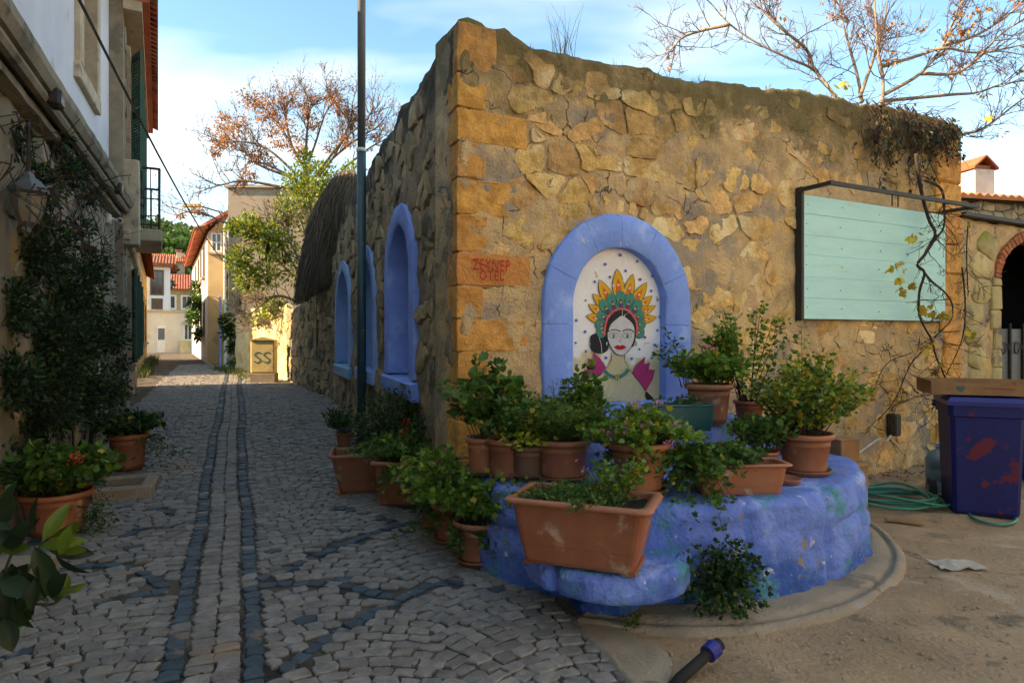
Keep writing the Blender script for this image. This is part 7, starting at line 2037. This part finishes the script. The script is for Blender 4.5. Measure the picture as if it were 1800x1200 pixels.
for (x, y) in Z4([(860, 680), (930, 650), (850, 700), (960, 700), (890, 660), (895, 760), (940, 780), (990, 800), (920, 830), (930, 850), (1070, 980), (1060, 960), (1130, 945), (1130, 1000), (1200, 1005), (1200, 1020), (1260, 1010), (1180, 1110), (1430, 1140), (1405, 365), (990, 460), (1020, 470), (1040, 450), (1390, 1120)]) + [(1722, 212), (1735, 205), (1625, 615), (1632, 605), (1650, 640), (1480, 143), (1470, 150), (1488, 152)]:
    s_, z_ = YF.hit(x, y, -.32); p = Vector(YF(s_, -.32, z_))
    leaves('leaf', [p, p + Vector((.03, 0, .02))], [Vector((rgT.uniform(-1, 1), -.4, -1))] * 2, [rgT.uniform(.07, .12), .07], 'lobed', MT['l_yellow'], gv, rgT, up=0, kind_tag=None)
# dead ivy hanging over the top of the wall
dv = thing('dead_ivy', YF(YF.s_at(1590), 0, 4.2), 'clump of dead brown ivy hanging over the top right of the ochre wall', 'ivy')
out, tips = [], []
for k in range(46):
    s_ = YF.s_at(rgT.uniform(1520, 1668)); z_ = ytop(min(s_, yard_end - .05)) + rgT.uniform(-.1, .05); L_ = rgT.uniform(.3, 1.25) * (1 - abs(s_ - YF.s_at(1570)) * .35)
    q = [Vector(YF(s_, -.02, z_))]
    for j in range(6): q.append(Vector(YF(s_ + rgT.gauss(0, .05) * (j + 1) * .5, -.05 - .04 * rgT.random() - .03 * math.sin(j), z_ - L_ * (j + 1) / 6)))
    out.append((q, .008)); twigs_on(q, 5, .22, rgT, 0, out, tips, .004, up=-.2)
for k in range(50):
    s_ = YF.s_at(rgT.uniform(1500, 1690)); q = [Vector(YF(s_, .1, ytop(min(s_, yard_end - .05))))]
    for j in range(5): q.append(q[-1] + Vector((rgT.gauss(0, .09), rgT.gauss(0, .09), rgT.uniform(-.03, .07))))
    out.append((q, .006))
g = Geo()
for q, r in out: g.tube(q, [max(.0025, r * (1 - .6 * i / (len(q) - 1))) for i in range(len(q))], 4, False)
g.build('stems', MT['vinewood'], dv, kind='stuff')
C, A, S = [], [], []
for q, r in out[:230]:
    for _ in range(2):
        p = q[rgT.randrange(len(q))]; C.append(p + Vector((rgT.gauss(0, .04), rgT.gauss(0, .04), rgT.gauss(0, .05)))); A.append(Vector((rgT.gauss(0, .5), -.3, -1))); S.append(rgT.uniform(.03, .075))
leaves('dead_leaves', C, A, S, 'ovate', MT['l_dry'], dv, rgT, up=0)
leaves('dark_leaves', [c + Vector((.01, -.01, -.02)) for c in C[::2]], A[::2], S[::2], 'ovate', MT['l_dark'], dv, rgT, up=0)

# ------------------------------------------------------------------ thatched canopy behind the lane wall
MT['straw'] = M('grey_straw', (0.17, 0.13, 0.085), (0.10, 0.075, 0.05), sc=20, bump=.3, isl=.4, rough=.9)
tc_ = at(600, 330, 14.6)
th = thing('thatched_canopy', (tc_.x, tc_.y, .3), 'shaggy straw canopy rising behind the lane wall beyond the arched windows', 'canopy')
# roof surface: ridge and outer edge given in space
ridge = [at(645, 300, 13.6), at(600, 305, 14.2), at(578, 335, 14.8), at(566, 362, 15.2)]
mid = [at(625, 370, 13.4), at(585, 375, 14.0), at(556, 395, 14.4), at(543, 420, 14.8)]
eave = [at(620, 470, 13.6), at(580, 490, 14.0), at(548, 512, 14.3), at(528, 524, 14.7)]
def sheet(a, t):
    i = min(2, int(a * 3)); f = a * 3 - i
    P = [c[i].lerp(c[i + 1], f) for c in (ridge, mid, eave)]
    return P[0] * (1 - t) ** 2 + P[1] * 2 * t * (1 - t) + P[2] * t * t
V = [sheet(i / 20, k / 10) + Vector((.08, .12, -.05)) for i in range(21) for k in range(11)]
V += [v + Vector((.5, .9, -.05)) for v in V]
F = [(i * 11 + k, (i + 1) * 11 + k, (i + 1) * 11 + k + 1, i * 11 + k + 1) for i in range(20) for k in range(10)]
build('thatch_core', V, F + [tuple(q + 231 for q in f) for f in F], MT['straw'], th, smooth=True)
g = Geo()
for _ in range(5200):
    a, t = rgT.random(), rgT.random() * .9; q = []
    da = rgT.gauss(0, .02); off = Vector((rgT.uniform(-.08, .02), rgT.uniform(-.14, .04), rgT.uniform(-.02, .07)))
    for k in range(4): q.append(sheet(min(.999, max(0, a + da * k)), min(1.06, t + .09 * k)) + off * (1 + .25 * k))
    g.tube(q, [.010, .010, .008, .003], 3, False)
g.build('straw', MT['straw'], th, kind='stuff')
for (u, v) in ((560, 500), (610, 470)):
    q = at(u, v, 14.9); b = Geo(); b.tube([(q.x, q.y, .2), (q.x, q.y, q.z + .4)], .05, 7); b.build('post', MT['wood'], th)
